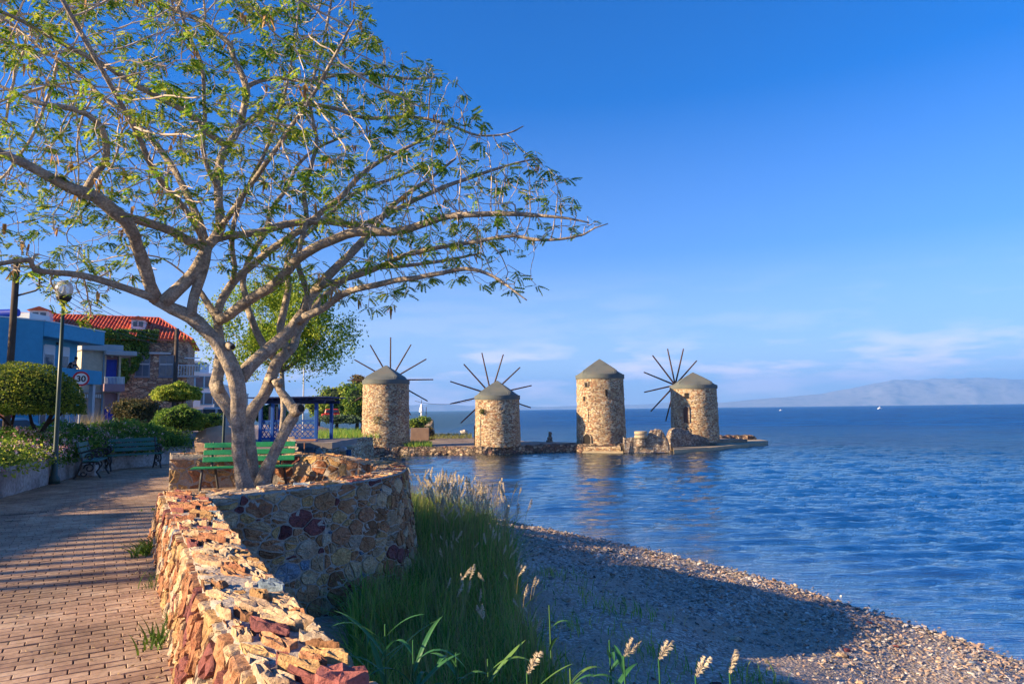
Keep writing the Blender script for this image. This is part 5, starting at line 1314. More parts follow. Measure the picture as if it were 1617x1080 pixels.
# giant reeds close to the camera: each a plant with stem, long leaves and a plume
def reed(base, top, label, nl=5, plume=True, leaf=.34, lw=.014, seed=0, name='giant_reed', grp='giant reeds in front of the camera'):
    r_ = random.Random(seed); t = thing(name, label, 'reed', tuple(base), 0, grp)
    b = np.array([0, 0, 0.0]); e = np.array(top) - np.array(base)
    MB().tube([tuple(b), tuple(e * .5 + np.array([.02, 0, 0])), tuple(e)], [.008, .006, .004], 6).build('stem', M_CANE, t)
    for k in range(nl):
        f = .84 + .15 * k / nl; p = e * f; a = r_.uniform(0, 6.28); L = leaf * r_.uniform(.7, 1.2); w = lw * r_.uniform(.8, 1.2)
        d = np.array([math.cos(a), math.sin(a) * .6, 0]); s_ = np.array([-math.sin(a), math.cos(a), 0]); droop = r_.uniform(.2, 1.1)
        V = []; n = 8
        for i in range(n + 1):
            u = i / n; c = p + d * L * u * .8 + np.array([0, 0, 1]) * L * (u * .9 - droop * u * u); ww = w * math.sin(math.pi * min(1, .12 + u * .88)) ** .7 if i < n else .0005
            V += [c - s_ * ww, c + np.array([0, 0, -.3 * ww]), c + s_ * ww]
        Fq = [(3 * i + j, 3 * i + j + 1, 3 * i + 4 + j, 3 * i + 3 + j) for i in range(n) for j in range(2)]
        npmesh('leaf', np.array(V), np.array(Fq), M_CANE, t)
    if plume:
        R = np.array(Matrix.Rotation(r_.uniform(.2, .9), 3, 'Y') @ Matrix.Rotation(r_.uniform(-1, 1), 3, 'Z'))[None]
        pp = [e - np.array([0, 0, .01])]; o = scatter('plume', QV, QF, np.array(pp), R, np.array([.34]), M_PLUME, t)
        o2 = scatter('plume_core', QV, QF, np.array(pp), np.array(Matrix.Rotation(.5, 3, 'Y') @ Matrix.Rotation(2.2, 3, 'Z'))[None], np.array([.30]), M_PLUME, t)
    return t
def gpos(px, py_top, D):           # stem foot on the bank below a plume seen at a pixel
    p = DP(px, py_top, D); return (p[0], p[1], float(land_h(p[0], p[1])) - .03), tuple(p)
for k, (px, py, D, lab, pl, nl, lf) in enumerate([
    (985, 1035, 3.4, 'reed with a broad tan plume left of the single tilted one at the bottom edge', True, 4, .20),
    (962, 1010, 3.5, 'tall green reed blade without a plume rising beside the broad tan plume', False, 4, .26),
    (1040, 1040, 3.3, 'reed with a tilted tan plume and one dark blade, bottom edge over the beach', True, 2, .14),
    (1098, 1066, 3.2, 'short reed tip with a slim pale head at the bottom edge', True, 1, .1),
    (1152, 1062, 3.2, 'rightmost golden forked reed head at the bottom edge', True, 1, .1),
    (832, 1062, 3.0, 'pale fluffy reed head low in the grass at the bottom edge', True, 3, .25),
    (867, 955, 4.4, 'single upright yellow-green blade standing above the shaded grass', False, 2, .22),
    (608, 985, 3.4, 'dark green cane with long folded leaves growing against the bastion', False, 6, .34),
    (652, 1010, 3.1, 'glossy cane with a wide blue-green leaf right of the red block', False, 6, .36),
    (578, 1000, 3.6, 'upright narrow-leaved cane between the parapet and the bastion', False, 5, .30),
    (720, 1030, 3.3, 'low cane with arched leaves in the middle of the bottom grass', False, 6, .28),
    (770, 1040, 3.3, 'short cane with bright leaf edges near the pale fluffy head', False, 5, .24),
    (900, 1055, 3.2, 'small cane leaning towards the shingle at the bottom edge', False, 5, .24)]):
    b, t_ = gpos(px, py, D); reed(b, t_, lab, nl, pl, lf, .013, k)
# weeds in the joint between pavers and parapet
def tuft(px, py, n, h, label, wid=(.006, .012)):
    p = P(px, py, ZP); pts = np.array([(p[0] + random.gauss(0, .07), p[1] + random.gauss(0, .12), ZP - .01) for _ in range(n)])
    o = blades('weed_tuft', pts, rng.uniform(.4, 1, n) * h, rng.uniform(*wid, n), rng.uniform(.3, 1.2, n), M_WEED, 4, None, (-.5, 0, 0))
    tag(o, label, 'weed', 'weeds along the foot of the parapet'); o['kind'] = 'stuff'
M_WEED = mat('fresh_weed', [(.05, .11, .015), (.13, .22, .03)], 2, .6, rnd='island', amt=.6, transl=.35)
tuft(262, 1012, 80, .20, 'bright tuft of grass at the wall foot, nearest to the camera')
tuft(240, 872, 150, .24, 'leafy green weed clump at the wall foot, halfway along the parapet', (.01, .02))
tuft(250, 925, 26, .22, 'thin wispy grass at the wall foot between the two bigger tufts', (.003, .006))
tuft(291, 770, 60, .30, 'grass growing against the end of the bench wall')
tuft(243, 805, 20, .07, 'tiny weed in the paving joint near the corner of the parapet', (.01, .02))
# ================================================================= PROMENADE FURNITURE AND PLANTING
M_GPAINT = mat('green_paint', [(.015, .27, .09), (.04, .38, .14)], 3, .5, .002, 40, spec=.4, grain=.12)
M_TPAINT = mat('teal_paint', [(.015, .10, .09), (.03, .15, .13)], 3, .5, .002, 40)
M_IRON = mat('black_iron', [(.012, .012, .014), (.03, .028, .028)], 4, .5, spec=.5)
M_IRONG = mat('grey_iron', [(.05, .05, .055), (.09, .085, .08)], 4, .6)
M_LPOLE = mat('dark_green_pole', [(.008, .03, .03), (.02, .055, .05)], 3, .45, spec=.5)
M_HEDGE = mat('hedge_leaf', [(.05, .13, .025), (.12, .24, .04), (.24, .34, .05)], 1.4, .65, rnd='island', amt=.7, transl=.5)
M_HEDGEL = mat('hedge_leaf_sunlit', [(.14, .24, .025), (.32, .42, .05), (.50, .52, .09)], 1.4, .65, rnd='island', amt=.7, transl=.5)  # lit copy of the hedge leaf, sunshine put into its paler colour
M_BOX = mat('clipped_leaf', [(.07, .14, .02), (.19, .26, .03), (.38, .40, .05)], 1.6, .6, rnd='island', amt=.7, transl=.45)
M_PINK = mat('pink_petal', [(.75, .28, .36), (.88, .55, .60), (.9, .78, .76)], 3, .7, rnd='island', amt=.8, transl=.3)
M_WOODD = mat('hedge_wood', [(.03, .02, .016), (.07, .045, .035)], 5, .9)
M_CORE = mat('leaf_shade', [(.012, .025, .008), (.02, .04, .01)], 3, .95)  # filler inside crowns and hedges, inner shade put into its dark colour
# green slatted bench standing in the bastion
bp0, bp1 = P(297, 776, ZP), P(458, 771, ZP)
def plank(mb, c, sx, sy, sz, rx=0.0): mb.box(c, (sx, sy, sz), rx=rx)
bc = (bp0 + bp1) / 2; ba = math.atan2((bp1 - bp0)[1], (bp1 - bp0)[0]); bL = float(np.linalg.norm(bp1 - bp0))
bench = thing('green_bench', 'bright green slatted bench behind the big tree, against the bastion wall', 'bench', (bc[0], bc[1] + .22, ZP), ba)
for k, (y, z) in enumerate(((-.20, .45), (-.08, .455), (.04, .45))): o = MB().box((0, y, z), (bL, .10, .032)).build('seat_slat', M_GPAINT, bench); bevel(o, .006)
for k, z in enumerate((.60, .74, .885)):
    o = MB().box((.06, .15 + .05 * k, z), (bL - .14, .028, .105), rx=-.22).build('back_slat', M_GPAINT, bench); bevel(o, .006)
for s_ in (-1, 1):
    x = s_ * (bL / 2 - .30)
    MB().tube([(x, .16, .42), (x, .30, .95)], .022, 6).build('back_post', M_IRONG, bench)
    MB().tube([(x - .09, -.2, .43), (x - .12, -.24, 0)], .026, 6).build('leg', M_IRONG, bench)
    MB().tube([(x + .09, .08, .43), (x + .13, .2, 0)], .026, 6).build('leg', M_IRONG, bench)
    MB().box((x, -.05, .425), (.05, .4, .03)).build('bracket', M_IRONG, bench)
# ornate iron benches by the planter
def iron_bench(loc, rz, label, L=1.9):
    t = thing('iron_bench', label, 'bench', loc, rz, 'benches with scrolled iron ends along the planter')
    for y, z in ((-.17, .42), (-.05, .43), (.07, .425)): MB().box((0, y, z), (L, .10, .03)).build('seat_slat', M_TPAINT, t)
    for k, z in enumerate((.56, .69, .82)): MB().box((0, .17 + .04 * k, z), (L, .026, .10), rx=-.2).build('back_slat', M_TPAINT, t)
    for s_ in (-1, 1):
        x = s_ * (L / 2 - .06); m = MB()
        def arc(cy, cz, r0, r1, a0, a1, n=14, th=.022):
            m.tube([(x, cy + (r0 + (r1 - r0) * i / n) * math.cos(a0 + (a1 - a0) * i / n), cz + (r0 + (r1 - r0) * i / n) * math.sin(a0 + (a1 - a0) * i / n)) for i in range(n + 1)], th, 5)
        m.tube([(x, .27, .90), (x, .18, .60), (x, .13, .42), (x, .20, .2), (x, .30, 0)], .024, 6)
        m.tube([(x, .18, .62), (x, .0, .67), (x, -.18, .66)], .022, 6); arc(-.18, .58, .085, .025, 1.57, 1.57 + 6.6)
        arc(-.02, .52, .10, .03, 0, 7.5, th=.017)
        m.tube([(x, .15, .40), (x, -.22, .39)], .024, 6)
        m.tube([(x, -.2, .40), (x, -.26, .28), (x, -.18, .16), (x, -.28, 0)], .024, 6); arc(-.02, .25, .12, .04, 0, 7.2, th=.018); arc(.10, .12, .07, .03, 3, 9, th=.016)
        m.build('scroll_end', M_IRON, t)
    return t
q0, q1 = P(157, 744, ZP), P(246, 738, ZP); ang = math.atan2((q1 - q0)[1], (q1 - q0)[0])
c = (q0 + q1) / 2; iron_bench((c[0] + .1, c[1] + .05, ZP), ang, 'teal slatted bench with scrolled iron ends, facing the path in front of the pink flowers', float(np.linalg.norm(q1 - q0)) * .97)
q2, q3 = P(100, 757, ZP), P(130, 750, ZP); iron_bench((q2[0] + .25, q2[1] + .75, ZP), 1.57 + .40, 'teal slatted bench with scrolled iron ends, seen end-on beside the lamp post', 1.45)
sbk = P(137, 752, ZP); tag(bevel(MB().box((sbk[0], sbk[1] + .1, ZP + .14), (.34, .3, .28), .3).build('stone_block', M_PLAST), .02), 'small square stone block on the ground between the two iron benches', 'block')
# street lamp
lp_ = P(85, 764, ZP); lt = thing('street_lamp', 'dark green lamp post with a clear round globe at the planter corner', 'street lamp', tuple(lp_))
ztop = DP(96, 477, lp_[1])[2] - ZP
MB().lathe((0, 0, 0), [(.13, 0), (.12, .12), (.07, .2), (.06, .75), (.05, .8), (.045, 2.0), (.038, ztop)], 14).build('post', M_LPOLE, lt, True)
MB().lathe((0, 0, ztop - .02), [(.05, 0), (.13, .05), (.165, .13), (.165, .16)], 18).build('cup', M_IRON, lt, True)
gm = bpy.data.materials.new('lamp_glass'); gm.use_nodes = True; t = gm.node_tree; t.nodes.clear()
g1 = N(t, 'ShaderNodeBsdfTransparent'); g1.inputs[0].default_value = (.93, .95, .97, 1); g2 = N(t, 'ShaderNodeBsdfGlossy'); g2.inputs['Roughness'].default_value = .12; g3 = N(t, 'ShaderNodeBsdfDiffuse'); g3.inputs[0].default_value = (.8, .8, .82, 1)
lw_ = N(t, 'ShaderNodeLayerWeight'); lw_.inputs['Blend'].default_value = .45; ms1 = N(t, 'ShaderNodeMixShader'); t.links.new(lw_.outputs['Fresnel'], ms1.inputs[0]); t.links.new(g1.outputs[0], ms1.inputs[1]); t.links.new(g2.outputs[0], ms1.inputs[2])
ms2 = N(t, 'ShaderNodeMixShader'); ms2.inputs[0].default_value = .42; t.links.new(ms1.outputs[0], ms2.inputs[1]); t.links.new(g3.outputs[0], ms2.inputs[2]); oo_ = N(t, 'ShaderNodeOutputMaterial'); t.links.new(ms2.outputs[0], oo_.inputs[0])
MB().lathe((0, 0, ztop + .12), [(.13, 0), (.16, .05), (.185, .13), (.19, .19), (.175, .27), (.13, .34), (.06, .385), (.01, .39)], 24).build('globe', gm, lt, True)
MB().lathe((0, 0, ztop + .13), [(.06, 0), (.06, .10), (.035, .12), (.03, .24)], 10).build('bulb_holder', mat('white_plastic', [(.7, .7, .72), (.78, .78, .78)], 3, .4), lt, True)
# hedge with pink flowers in the planter bed
def hedge_line(u0, u1, back, h_, n, m, label, fl, name='flowering_hedge'):
    pts = []; fpts = []
    for _ in range(n):
        u = random.uniform(u0, u1); p = PLb.at(u); q = PLb.nrm(u)
        top = h_ * (1 + .22 * nz3(p[0], p[1], 0, .8) + .18 * nz3(p[0], p[1], 7, 2.4)); w = random.uniform(0, 1)
        a = random.uniform(0, math.pi); rr_ = 1 - .35 * random.random() ** 1.5
        lx = .15 + back * (.5 - .5 * math.cos(a)); lz = .38 + (top - .38) * math.sin(a) ** .6 * rr_
        if lx < .35: lx -= .32 * random.random(); 
        x, y = p[0] - q[0] * lx, p[1] - q[1] * lx; pts.append((x + random.gauss(0, .05), y + random.gauss(0, .05), ZP + lz + random.gauss(0, .05)))
        c_ = mnoise.noise(Vector((x * 1.1, y * 1.1, lz * 2 + 3)))
        if random.random() < fl * (.25 + 2.2 * max(0, c_)) and lx < back * .75: fpts.append((x + q[0] * .06, y + q[1] * .06, ZP + lz + .05))
    t = thing(name, label, 'hedge', (*PLb.at((u0 + u1) / 2)[:2], ZP), 0)
    leafcloud('foliage', np.array(pts), .085, m, t)['kind'] = 'stuff'
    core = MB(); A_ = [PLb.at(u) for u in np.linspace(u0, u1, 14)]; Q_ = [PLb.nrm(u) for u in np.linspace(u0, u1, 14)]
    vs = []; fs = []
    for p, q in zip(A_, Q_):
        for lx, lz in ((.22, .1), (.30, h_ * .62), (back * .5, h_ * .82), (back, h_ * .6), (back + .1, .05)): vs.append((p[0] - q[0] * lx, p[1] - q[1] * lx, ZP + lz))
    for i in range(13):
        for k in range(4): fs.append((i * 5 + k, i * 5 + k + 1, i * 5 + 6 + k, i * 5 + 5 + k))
    core.add(vs, fs).build('shade_core', M_CORE, t, world_coords=True)
    if fpts:
        fp = np.array(fpts); rep = np.repeat(fp, 5, axis=0) + rng.normal(size=(len(fp) * 5, 3)) * .022
        leafcloud('flowers', rep, .045, M_PINK, t)['kind'] = 'stuff'
U_l = PLb.L
def u_at(px, py):
    p = P(px, py, ZP); return float(min(np.linspace(0, U_l, 400), key=lambda u: np.hypot(*(PLb.at(u) - p[:2]))))
ua, ub, uc = u_at(60, 768), u_at(150, 746), u_at(240, 736)
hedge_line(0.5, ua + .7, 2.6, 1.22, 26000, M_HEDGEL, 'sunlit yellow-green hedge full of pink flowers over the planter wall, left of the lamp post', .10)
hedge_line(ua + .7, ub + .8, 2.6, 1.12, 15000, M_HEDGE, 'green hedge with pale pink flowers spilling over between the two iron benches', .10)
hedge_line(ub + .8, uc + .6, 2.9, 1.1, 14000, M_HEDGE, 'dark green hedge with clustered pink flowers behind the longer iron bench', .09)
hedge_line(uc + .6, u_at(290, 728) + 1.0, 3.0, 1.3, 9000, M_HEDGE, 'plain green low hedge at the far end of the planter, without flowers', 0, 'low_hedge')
# clipped umbrella-shaped tree over the hedge
def shrub(name, label, cat, c, r, n, ls, m, trunk=None, lump=.15, bottom=-.25, core=.8, group=None, freq=1.6, tz=None):
    base = (c[0], c[1], tz if tz is not None else ZP); t = thing(name, label, cat, base, 0, group)
    leafcloud('crown', blob_points(c, r, n, .3, lump, freq, bottom), ls, m, t)['kind'] = 'stuff'
    if core: 
        b = blob_core('shade_core', (c[0], c[1], c[2] + r[2] * .1), (r[0], r[1], r[2] * .85), M_CORE, t, core, lump, freq)
    for L in (trunk or []): MB().tube([tuple(p) for p in L[0]], L[1], 7).build('trunk' if L is (trunk or [])[0] else 'limb', M_WOODD, t, True, True)
    return t
uc_ = DP(36, 630, 17.2); ur = 88 / F * 17.2
bx, by = uc_[0] + .3, 17.2; bz = ZP + .7
def up(px, py): p = DP(px, py, 17.2); return (p[0], p[1], p[2])
tr = [([up(55, 712), up(62, 690), up(72, 672), up(82, 655), up(80, 640)], [.07, .065, .055, .045, .03]), ([up(62, 690), up(50, 668), up(46, 650), up(30, 640)], [.05, .04, .035, .03]), ([up(48, 712), up(25, 690), up(18, 672), up(24, 648)], [.05, .04, .035, .03]),
      ([up(72, 672), up(95, 655), up(106, 645)], [.035, .03, .02]), ([up(18, 676), up(4, 660), up(-12, 648)], [.03, .028, .02]), ([up(46, 655), up(60, 648), up(66, 638)], [.03, .025, .02])]
cz = DP(38, 646, 17.2)[2]
t = thing('clipped_tree', 'low umbrella-shaped clipped tree with crooked dark stems in the hedge at the left edge', 'tree', (bx, by, ZP))
d = rng.normal(size=(26000, 3)); d /= np.linalg.norm(d, axis=1)[:, None]; d = d[d[:, 2] > -.12]
zt_c = DP(38, 572, 17.2)[2] - cz
rr_ = 1 - .22 * rng.random(len(d)) ** 2; rr_ *= np.array([1 + .05 * mnoise.noise(Vector(q * 6)) + .03 * mnoise.noise(Vector(q * 14)) for q in d])
pts = np.array([uc_[0], by, cz]) + d * rr_[:, None] * np.array([ur, ur * .9, zt_c])
a_ = rng.uniform(0, 6.28, 5000); q_ = np.sqrt(rng.random(5000)) * .98
pts = np.concatenate([pts, np.stack([uc_[0] + np.cos(a_) * q_ * ur, by + np.sin(a_) * q_ * ur * .9, cz + rng.normal(size=5000) * .05 - .02 + .12 * q_ * 0], -1)])
leafcloud('crown', pts, .062, M_BOX, t)['kind'] = 'stuff'
o_ = blob_core('shade_core', (uc_[0], by, cz), (ur, ur * .9, zt_c), M_CORE, t, .84, .02)
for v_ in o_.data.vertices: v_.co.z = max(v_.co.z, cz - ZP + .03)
for i, L in enumerate(tr): MB().tube(*[[tuple(p) for p in L[0]], L[1]], 7).build('trunk' if i in (0, 2) else 'limb', M_WOODD, t, True, True)
# small bright tree and round bushes beyond the long bench
def sp(px, py, d): return DP(px, py, d)
c = sp(279, 624, 27); shrub('small_tree', 'small bright green round-topped tree standing behind the hedge', 'tree', c, (34 / F * 27, 34 / F * 27, 19 / F * 27), 6000, .10, M_HEDGEL, [([(c[0], 27, ZP + .2), (c[0] + .05, 27, c[2] - .3)], [.08, .06]), ([(c[0] + .02, 27, c[2] - .7), (c[0] + .35, 27, c[2] - .1)], [.04, .03])], .2, -.4)
c = sp(283, 664, 25.5); shrub('round_bush', 'dense mid-green round bush below the small bright tree', 'bush', c, (38 / F * 25.5, .9, 24 / F * 25.5), 6000, .09, M_HEDGE, None, .2, -.7)
c = sp(322, 668, 28); shrub('dark_bush', 'dark low bush right of the round bush, near the boulder', 'bush', c, (28 / F * 28, .8, 16 / F * 28), 3500, .09, M_HEDGE, None, .25, -.7)
c = sp(218, 650, 31); shrub('brownish_bush', 'olive-brown bush against the foot of the stone house', 'bush', c, (38 / F * 31, 1.0, 22 / F * 31), 4500, .10, mat('olive_leaf', [(.05, .055, .02), (.11, .10, .035), (.17, .13, .05)], 2, .8, rnd='island', transl=.2), None, .25, -.8)
dry = [(sp(145, 640, 29)[0] + random.gauss(0, .35), 29 + random.gauss(0, .3), ZP + .5) for _ in range(420)]
o = blades('bare_shrub', np.array(dry), rng.uniform(.5, 1.5, 420), rng.uniform(.006, .01, 420), rng.uniform(.1, .7, 420), M_DRY, 3); tag(o, 'tangle of bare pale twigs in front of the ochre house wall', 'bush')
b0 = P(338, 716, ZP); tag(rock('boulder', (sp(345, 703, 26)[0], 26, ZP + .45), (.95, .6, .62), mat('pinkish_rock', [(.34, .22, .17), (.50, .36, .28)], 2, .9, .02, 8), None, 31), 'large pinkish boulder beside the dark pole behind the bench', 'boulder')
p0 = P(352, 712, ZP + .0); zt2 = DP(354, 640, 24)[2]; tag(MB().tube([(sp(352, 700, 24)[0], 24, ZP), (sp(352, 700, 24)[0] + .03, 24, zt2)], .05, 8).build('post', M_LPOLE), 'dark green post standing beside the pinkish boulder, left of the tree trunk', 'post')
# traffic sign
sg = DP(128, 598, 28.0); t = thing('speed_sign', 'round white 30 speed sign with red ring on a pale post', 'traffic sign', (sg[0], 28, ZP), math.radians(32))
rz_ = 11.6 / F * 28; zc_ = sg[2] - ZP
MB().tube([(0, .05, 0), (0, .05, zc_ + rz_ * .6)], .035, 8).build('post', mat('pale_metal', [(.4, .42, .42), (.5, .5, .5)], 2, .5), t)
def disc(r0, r1, y, y1, n=36, ry=1.0):
    m = MB(); vs = [(r_ * math.cos(2 * math.pi * k / n), yy, zc_ + r_ * math.sin(2 * math.pi * k / n)) for yy in (y, y1) for r_ in (r0, r1) for k in range(n)]
    fs = []
    for k in range(n):
        a, b = k, (k + 1) % n; fs += [(a, b, n + b, n + a), (2 * n + b, 2 * n + a, 3 * n + a, 3 * n + b), (n + a, n + b, 3 * n + b, 3 * n + a)]
    return m.add(vs, fs)
disc(.001, rz_ * .80, 0, .012).build('face', mat('sign_white', [(.78, .78, .77), (.82, .82, .8)], 2, .5), t)
disc(rz_ * .76, rz_, -.008, .015).build('red_ring', mat('sign_red', [(.55, .02, .03), (.6, .03, .04)], 2, .5), t)
fc = bpy.data.curves.new('number', 'FONT'); fc.body = '30'; fc.size = rz_ * 1.12; fc.align_x = 'CENTER'; fc.align_y = 'CENTER'; fc.extrude = .003; fc.offset = .008
fc.materials.append(mat('sign_black', [(.01, .01, .012), (.02, .02, .02)], 2, .6)); fo_ = bpy.data.objects.new('number', bpy.data.meshes.new_from_object(bpy.data.objects.new('number_outline', fc))); COL.objects.link(fo_); fo_.parent = t; fo_.location = (0, -.006, zc_ - .012); fo_.rotation_euler = (math.radians(90), 0, 0)
# wooden utility poles with brackets and cables
def pole(px, ytop, D, r, label, zb=ZP):
    p = DP(px, 600, D); zt3 = DP(px, ytop, D)[2]
    t = thing('utility_pole', label, 'utility pole', (p[0], D, zb)); MB().tube([(0, 0, 0), (.03, 0, zt3 - zb)], [r * 1.15, r], 10).build('shaft', mat('pole_wood', [(.05, .035, .028), (.11, .08, .06)], 3, .9), t, True); return t, p, zt3
up1, pp1, zt1 = pole(14, 413, 21, .095, 'tall dark utility pole with angled brackets at the left edge')
def lpt(px, py, D=21): q = DP(px, py, D); return (q[0] - pp1[0], 0, q[2] - ZP)
MB().tube([lpt(18, 420), lpt(62, 421)], .035, 6).build('crossarm', M_IRONG, up1); MB().tube([lpt(62, 422), lpt(62, 455), lpt(56, 459), lpt(20, 469)], .03, 6).build('bracket', M_IRONG, up1)
for k in range(4): MB().lathe((lpt(65, 436 + 6 * k)[0], 0, lpt(65, 436 + 6 * k)[2]), [(.03, 0), (.045, .03), (.03, .06)], 8).build('insulator', M_IRON, up1)
up2, pp2, zt2_ = pole(276, 519, 43, .12, 'slimmer wooden utility pole in front of the stone house')
cbm = []
for k in range(5):
    a = np.array([pp1[0] + .9, 21, DP(64, 424 + 9 * k, 21)[2]]); b = np.array([pp2[0], 43, zt2_ - .25 * k])
    tag(MB().tube([tuple(a * (1 - f) + b * f - np.array([0, 0, .5 * 4 * f * (1 - f)])) for f in np.linspace(0, 1, 16)], .011, 4).build('power_line', M_IRON), 'thin overhead cable strung from the left utility pole towards the stone house', 'cable', 'overhead cables')
# pale-trunked street tree off the left edge and another further back: they shade the promenade
def broad_tree(name, label, base, h_, cr, n, ls, m, seed, tr_=.16, gap=-.1, sub=7):
    r_ = random.Random(seed); t = thing(name, label, 'tree', tuple(base)); b = Vector(base); top = b + Vector((r_.uniform(-.2, .2), 0, h_ - cr[2]))
    MB().tube([tuple(b), tuple((b + top) / 2 + Vector((.08, .05, 0))), tuple(top)], [tr_, tr_ * .8, tr_ * .65], 9).build('trunk', M_BARK, t, True, True)
    pts = []
    for k in range(sub):
        a = k * 2.4 + seed; rr2 = math.sqrt((k + .5) / sub); e = top + Vector((math.cos(a) * cr[0] * rr2 * .72, math.sin(a) * cr[1] * rr2 * .72, cr[2] * (.15 + .75 * (1 - rr2 * .7)) * r_.uniform(.7, 1.1)))
        mid_ = top.lerp(e, .5) + Vector((0, 0, -.1 * cr[2])); MB().tube([tuple(top - Vector((0, 0, .2))), tuple(mid_), tuple(e)], [tr_ * .5, tr_ * .3, tr_ * .1], 6).build('limb', M_BARK, t, True, True)
        q = blob_points(tuple(e), (cr[0] * .5, cr[1] * .5, cr[2] * .55), n // sub, .75, .3); pts.append(q)
        for _ in range(5):
            f_ = e + Vector((r_.gauss(0, .3) * cr[0], r_.gauss(0, .3) * cr[1], r_.gauss(0, .25) * cr[2])); MB
    pts = np.concatenate(pts); keep = np.array([mnoise.noise(Vector(q * .9)) > gap for q in pts]); pts = pts[keep]
    leafcloud('crown', pts, ls, m, t)['kind'] = 'stuff'
    return t
broad_tree('street_tree', 'leafy street tree on the road side, left of the frame', (-18.2, 8.0, ZP), 6.6, (2.7, 2.5, 1.4), 12000, .13, M_HEDGE, 3, gap=-.05)
broad_tree('street_tree', 'leafy street tree farthest back on the left, outside the frame', (-24.5, 16.0, ZP), 7.6, (3.2, 3.0, 2.0), 12000, .16, M_HEDGE, 8, gap=-.2)
# second acacia behind the bastion, brighter foliage
bt = DP(443, 690, 25)
broad_tree('acacia_tree', 'bright yellow-green acacia behind the big tree, its trunk seen between the stems', (bt[0], 25, ZP), DP(400, 452, 25)[2] - ZP, (2.6, 2.3, 3.0), 50000, .10, mat('bright_leaf', [(.10, .20, .015), (.25, .38, .03), (.44, .50, .06)], 1.2, .6, rnd='island', amt=.7, transl=.45), 11, .12, -.14, 12)
o = None
# ================================================================= MIDDLE DISTANCE: PERGOLA, STEPS, LOW WALLS, TREES ON THE HEADLAND
M_BLUE = mat('cobalt_paint', [(.005, .055, .26), (.01, .09, .36)], 2, .5, spec=.4)
M_DBLUE = mat('navy_paint', [(.008, .02, .09), (.015, .03, .12)], 2, .6)
M_SOIL = mat('floor_slab', [(.18, .15, .14), (.28, .24, .21)], 1, .9, .01, 8)
PD = 36.0
def mp(px, py, D=PD): return DP(px, py, D)
pl0 = mp(408, 694); pr0 = mp(502, 697)
t = thing('pergola', 'blue painted timber pergola with lattice railings behind the big tree', 'pergola', ((pl0[0] + pr0[0]) / 2, PD, 2.55))
zf, zrr = mp(500, 697)[2], mp(500, 636)[2]
xs4 = [mp(x, 690)[0] for x in (411, 430, 473, 499)]
dpt = 3.0
bx_ = lambda c, s_: MB().box((c[0], c[1], c[2]), s_)
for yy in (PD, PD + dpt):
    for x in ([xs4[0], xs4[1], xs4[3]] if yy == PD else [xs4[0], xs4[3]]): bevel(bx_((x, yy, (zf + zrr) / 2), (.17, .17, zrr - zf)).build('post', M_BLUE, t, world_coords=True), .02)
    bx_(((xs4[0] + xs4[3]) / 2, yy, zrr + .06), (xs4[3] - xs4[0] + .9, .14, .16)).build('beam', M_DBLUE, t, world_coords=True)
for k in range(9): bx_((xs4[0] + (xs4[3] - xs4[0]) * k / 8, PD + dpt / 2, zrr + .2), (.08, dpt + .9, .12)).build('rafter', M_DBLUE, t, world_coords=True)
bx_(((xs4[0] + xs4[3]) / 2, PD + dpt / 2, zrr + .30), (xs4[3] - xs4[0] + 1.3, dpt + 1.2, .06)).build('roof_board', M_DBLUE, t, world_coords=True)
zr = mp(500, 664)[2]; zm = mp(500, 678)[2]; zb_ = mp(500, 691)[2]
for (xa, xb) in ((xs4[0], xs4[1]), (xs4[1], xs4[2]), (xs4[2], xs4[3])):
    if True:
        for z in (zr, zm, zb_): bx_(((xa + xb) / 2, PD, z), (xb - xa - .15, .06, .10)).build('rail', M_BLUE, t, world_coords=True)
        m = MB(); n = max(3, int((xb - xa) / .22))
        for z0_, z1_ in ((zm, zr), (zb_, zm)):
            for k in range(n):
                xa_ = xa + (xb - xa) * k / n; xb2 = xa + (xb - xa) * (k + 1) / n; cx_, hh_ = (xa_ + xb2) / 2, z1_ - z0_ - .1
                L_ = math.hypot(xb2 - xa_, hh_); a_ = math.atan2(hh_, xb2 - xa_)
                for s_ in (1, -1): m.box((cx_, PD + .012 * s_, (z0_ + z1_) / 2), (L_, .02, .045), ry=-a_ * s_)
        lo = m.build('lattice', M_BLUE, t, world_coords=True); lo['kind'] = 'stuff'
for x in (415, 421, 427): bx_((mp(x, 660)[0], PD + 1.0, (zf + zrr) / 2 + .3), (.09, .05, zrr - zf - .9)).build('screen_slat', M_DBLUE, t, world_coords=True)
fl = MB(); fl.box(((pl0[0] + pr0[0]) / 2 - 1.0, PD + 1.2, zf - .15), (xs4[3] - xs4[0] + 4.5, 5.5, .3)); tag(fl.build('terrace', M_SOIL), kind='structure')
bm_ = MB().box((mp(485, 697)[0], PD - .9, zf + .12), (1.5, .35, .08)).build('bench_slab', mat('terracotta', [(.36, .16, .10), (.46, .24, .16)], 2, .9)); tag(bm_, 'low terracotta coloured slab seat in front of the blue pergola', 'seat')
